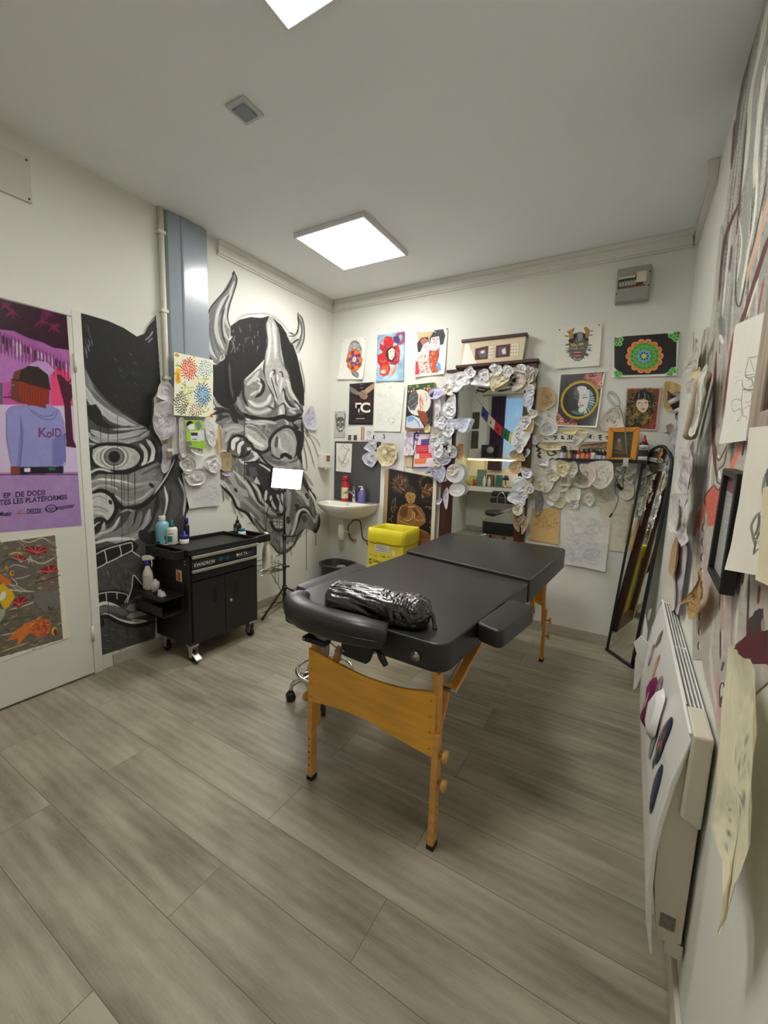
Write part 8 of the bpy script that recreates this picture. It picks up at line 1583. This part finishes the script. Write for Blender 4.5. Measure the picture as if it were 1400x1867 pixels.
# ring lamp clipped to the shelf
rlp = thing('clip_lamp', 'small grey ring lamp on a thin gooseneck clipped to the ink shelf', 'lamp', tuple(bw(1141, 838, -.13)))
cc = [bw(1118+11.5*math.cos(t)*.9+2*math.sin(t), 727+10.5*math.sin(t)+6*math.cos(t), -.15) for t in np.linspace(0, 2*PI, 28, endpoint=False)]
MB().tube(cc, .010, 10, closed=True).build('ring', mat('grey_ring_diffuser', (186,186,182), .35), rlp)
MB().tube([bw(1127,737,-.15), bw(1134,755,-.15), bw(1139,780,-.15), bw(1141,805,-.15), bw(1143,832,-.14)], .004, 8, curve=6).build('gooseneck', M_STEEL, rlp)
k = bw(1141, 839, -.13); MB().box(k[0]-.022, k[0]+.022, -.150, -.118, zs-.035, zs-.024).box(k[0]-.016, k[0]+.016, -.150, -.140, zs-.03, zs+.022).box(k[0]-.026, k[0]+.026, -.146, -.10, zs+.014, zs+.022).build('clip', M_CHROME, rlp, bevel=.002)
MB().tube([bw(1140,850,-.13), bw(1124,874,-.03), bw(1121,895,-.02), bw(1127,908,-.02), bw(1122,925,-.02), bw(1114,940,-.02)], .0022, 6, curve=6).tube([bw(1141,850,-.13), bw(1136,872,-.03), bw(1135,890,-.02), bw(1124,876,-.02)], .0022, 6, curve=6).build('cord', M_RUB, rlp)
MB().tube([bw(1125,883,-.022), bw(1134,893,-.022)], [.010,.011], 10).build('inline_switch', M_RUB, rlp); MB().tube([bw(1116,936,-.02), bw(1111,943,-.02)], [.005,.005], 8).build('plug', M_RUB, rlp)
# ================================================================ the end of the room behind the camera, seen in the large mirror
def vw(px, py, v): p = bw(px, py, v); return np.array((p[0], -v-.07, p[2]))      # real place of something seen in the mirror
YF = FRONT
# dark painting above the window
cv = Cv(.02, -2.74, 1.5, -2.44, 160, WHT)
for P, w, c in (([.07,-2.53,.2,-2.50,.32,-2.55,.5,-2.50,.9,-2.56,1.4,-2.52],.03,BLK),([.1,-2.58,.3,-2.54,.5,-2.60,.8,-2.55],.03,(90,88,86)),([.2,-2.62,.45,-2.56,.7,-2.64,1.2,-2.58],.035,BLK),([.05,-2.48,.12,-2.52,.2,-2.47],.012,BLK),([.3,-2.50,.6,-2.53,1.0,-2.49],.012,(200,199,196))): cv.line(np.array(P).reshape(-1, 2), w, c, tip=2)
cv.poly([(.55,-2.72),(.8,-2.74),(1.5,-2.74),(1.5,-2.5),(1.0,-2.47),(.75,-2.55),(.6,-2.62)], BLK)
cv.line([(.6,-2.66),(.8,-2.6),(1.1,-2.68),(1.4,-2.6)], .03, (190,188,184))
mo = cv.mesh('mural', lambda X, Y: np.stack([X, np.full(X.shape, YF+.002), -Y], -1), M_MURAL, bpy.data.objects['wall_front'], cut=True)
# curtain on a rail
cu = thing('curtain', 'dark purple curtain beside the window, seen in the large mirror', 'curtain', (.5, YF+.06, 1.2))
V = []; n = 60; zs_ = np.linspace(1.12, 2.40, 14)
for z in zs_: V += [(.37+.25*i/(n-1), YF+.055+.018*math.sin(i*.95)+.008*math.sin(i*.37+z*2), z) for i in range(n)]
MB().add(V, [(r*n+i, r*n+i+1, (r+1)*n+i+1, (r+1)*n+i) for r in range(13) for i in range(n-1)], True).build('fabric', mat('purple_curtain', (74,54,78), .8, var=.1, scale=30), cu)
MB().cyl((.2,YF+.06,2.425),(1.6,YF+.06,2.425),.010).build('rail', M_ALU, cu)
# prayer flags on a string
fa_, fb_ = vw(878, 738, 3.6), vw(938, 792, 3.4); ts = [fa_+(fb_-fa_)*t+np.array((0,0,-.05*math.sin(PI*t))) for t in np.linspace(-.15, 1.35, 12)]
fg = thing('prayer_flags', 'string of five small coloured flags across the window, seen in the large mirror', 'flags', tuple(fa_))
MB().tube(ts, .003, 6, curve=3).build('string', M_RUB, fg)
for k, c in enumerate(((56,58,130),(206,190,176),(180,40,44),(30,104,72),(206,200,60))):
    t0, t1 = .03+k*.215, .03+k*.215+.2; a, b = fa_+(fb_-fa_)*t0, fa_+(fb_-fa_)*t1; L_ = np.linalg.norm(b-a); dn = np.array((-.10,0,-1)); dn = dn/np.linalg.norm(dn)*L_*.95
    a[2] -= .05*math.sin(PI*t0); b[2] -= .05*math.sin(PI*t1)
    f = MB().hexa([a+dn, b+dn, b+dn+(0,.002,0), a+dn+(0,.002,0)], [a, b, b+(0,.002,0), a+(0,.002,0)]).build('flag', mat('flag_cloth_%d' % k, c, .8), fg)
    m_ = (a+b)/2+dn*.5; MB().lathe([(.03,0),(.03,.0005),(0,.0006)], m_+np.array((0,.0022,0)), 14, (0,1,0)).build('print', mat('flag_print_%d' % k, tuple(int(q*.75) for q in c), .8), f)
# desk with its strip light
dk = thing('desk', 'long white-edged desk along the wall behind the camera, seen in the large mirror', 'desk', (.9, YF+.27, 0))
MB().box(.002, 2.2, YF+.004, YF+.53, .835, .845).build('worktop', mat('grey_worktop', (120,112,100), .4, var=.05), dk)
MB().box(.002, 2.2, YF+.525, YF+.545, .765, .846).build('front_edge', M_TRIM, dk, bevel=.002)
for x in (1.2, 2.18): MB().box(x, x+.02, YF+.02, YF+.52, .0, .834).build('side_panel', M_TRIM, dk)
sl = thing('strip_light', 'warm LED strip light over the desk, seen in the large mirror', 'strip light', (.5, YF+.04, 1.31))
MB().box(.03, 1.30, YF+.002, YF+.26, 1.318, 1.334).build('shelf', mat('pale_wood_shelf', (206,180,130), .5, var=.08), sl)
MB().tube([(.06,YF+.235,1.300),(1.25,YF+.235,1.300)], .010, 10).build('tube', mat('warm_lit_tube', (255,226,160), .5, var=0, emit=9.0), sl)
# dark pictures and little things on that wall
for lab, q in (('upper dark picture at the left on the far wall in the mirror', (854,752,871,782)), ('lower dark picture at the left on the far wall in the mirror', (851,786,869,818))):
    a, b = vw(q[0], q[1], 4.12), vw(q[2], q[3], 4.12); x0, x1 = max(.02, a[0]), b[0]+.02
    one(MB().box(x0, x1, YF+.002, YF+.014, b[2], a[2]), 'picture', mat('dark_olive_picture', (74,72,56), .5, var=.3, scale=20), lab, 'picture', bevel=.002)
y0 = -on(0, 0.0, 838, 822)[1]-.07
one(MB().box(.0, .02, max(YF+.05, y0-.12), max(YF+.05, y0-.12)+.2, 1.30, 1.56), 'picture', mat('amber_picture', (206,140,50), .5, var=.4, scale=10), 'amber picture in a pale frame on the side wall in the mirror', 'picture', bevel=.004)
its = [('green card box at the back of the desk in the mirror','box',.30,.14,.05,.28,(110,140,124)),('row of books leaning on the desk in the mirror','books',.47,.12,.05,.20,(120,92,60)),('yellow tub at the left of the desk in the mirror','tub',.13,.09,.05,.16,(206,196,70)),('tall teal bottles box on the desk in the mirror','box',.62,.10,.05,.20,(60,120,110)),('tan wooden box at the right of the desk in the mirror','box',.98,.20,.06,.16,(206,160,100))]
for lab, cat, x, wdt, dp_, h, c in its: one(MB().box(x-wdt/2, x+wdt/2, YF+.10, YF+.10+dp_*2, .8455, .8455+h), cat.replace('books','book_stack'), mat(cat+'_%d' % c[0], c, .5, var=.2, scale=14), lab, cat, bevel=.006)
for lab, x, y, c, h in (('small red bottle on the desk in the mirror',.24,.34,(170,50,40),.14),('first white tube bottle on the desk in the mirror',.42,.36,(206,210,206),.18),('second white tube bottle on the desk in the mirror',.50,.34,(190,206,210),.16)):
    bottle('bottle', lab, 'bottle', (x, YF+y, .8455), [(.026,0),(.028,.004),(.028,h*.72),(.012,h*.8)], mat('desk_bottle_%d' % c[0], c, .4), flatcap(.012, h*.8, h*.2), M_WPL, 14)
hb_ = thing('table_lamp', 'small lamp with a dark purple shade on the desk in the mirror', 'lamp', (.76, YF+.25, .8455))
MB().lathe([(.04,0),(.04,.01),(.01,.02),(.01,.14)], (.76,YF+.25,.8455), 14).build('base', M_CHROME, hb_); MB().lathe([(.06,.12),(.03,.20),(0,.201)], (.76,YF+.25,.8455), 18).build('lamp_shade', mat('purple_shade', (70,52,80), .7), hb_)
sd_ = thing('speaker', 'dark box with round grey disc above the desk, seen in the large mirror', 'box', (.40, YF+.12, 1.334))
MB().box(.28, .52, YF+.02, YF+.20, 1.334, 1.56).build('cabinet', M_BLKPL, sd_, bevel=.006); MB().lathe([(.06,0),(.06,.006),(0,.007)], (.44,YF+.20,1.47), 20, (0,1,0)).build('disc', mat('grey_disc', (160,166,160), .4), sd_)
MB().box(.02,.10,YF,YF+.012,.26,.34).build('x', M_WPL) and None
so = bpy.data.objects['x']; so.name = 'wall_socket'; tag(so, 'white wall socket under the desk, seen in the large mirror', 'socket')
# swivel chair in front of the desk
c0 = vw(907, 945, 3.33); cx, cy = c0[0], -3.40
sc_ = thing('office_chair', 'black swivel chair with two back pads and chrome frame, seen in the large mirror', 'chair', (cx, cy, 0))
MB().lathe([(0,.42),(.19,.42),(.205,.44),(.205,.475),(.18,.49),(0,.495)], (cx,cy,0), 30).build('seat', M_VINYL, sc_)
for z0, z1, w2 in ((.60,.69,.20),(.705,.80,.18)):
    mb = MB(); mb.prism(rounded([(cx-w2,z0),(cx+w2,z0),(cx+w2*.9,z1),(cx-w2*.9,z1)], .035), lambda u, v, d: (u, d, v), cy-.21, cy-.165); smooth(mb.build('back_pad', M_VINYL, sc_, bevel=.012, seg=3))
MB().tube([(cx-.07,cy+.02,.43),(cx-.07,cy-.155,.45),(cx-.06,cy-.150,.70),(cx,cy-.150,.78),(cx+.06,cy-.150,.70),(cx+.07,cy-.155,.45),(cx+.07,cy+.02,.43)], .009, 8, curve=6).build('back_frame', M_CHROME, sc_)
MB().lathe([(.025,.10),(.025,.30),(.015,.305),(.015,.42)], (cx,cy,0), 16).build('gas_column', M_CHROME, sc_)
for k in range(5):
    t = k*2*PI/5+.3; d = np.array((math.cos(t), math.sin(t), 0)); o = np.array((cx, cy, 0))
    lg = MB().tube([o+(0,0,.12), o+d*.16+(0,0,.10), o+d*.27+(0,0,.065)], [.018,.015,.012], 10, curve=4).build('leg', M_CHROME, sc_)
    MB().lathe([(0,-.014),(.022,-.014),(.026,-.008),(.026,.008),(.022,.014),(0,.014)], o+d*.27+(0,0,.027), 16, (-d[1],d[0],0)).build('caster', M_BLKPL, lg)
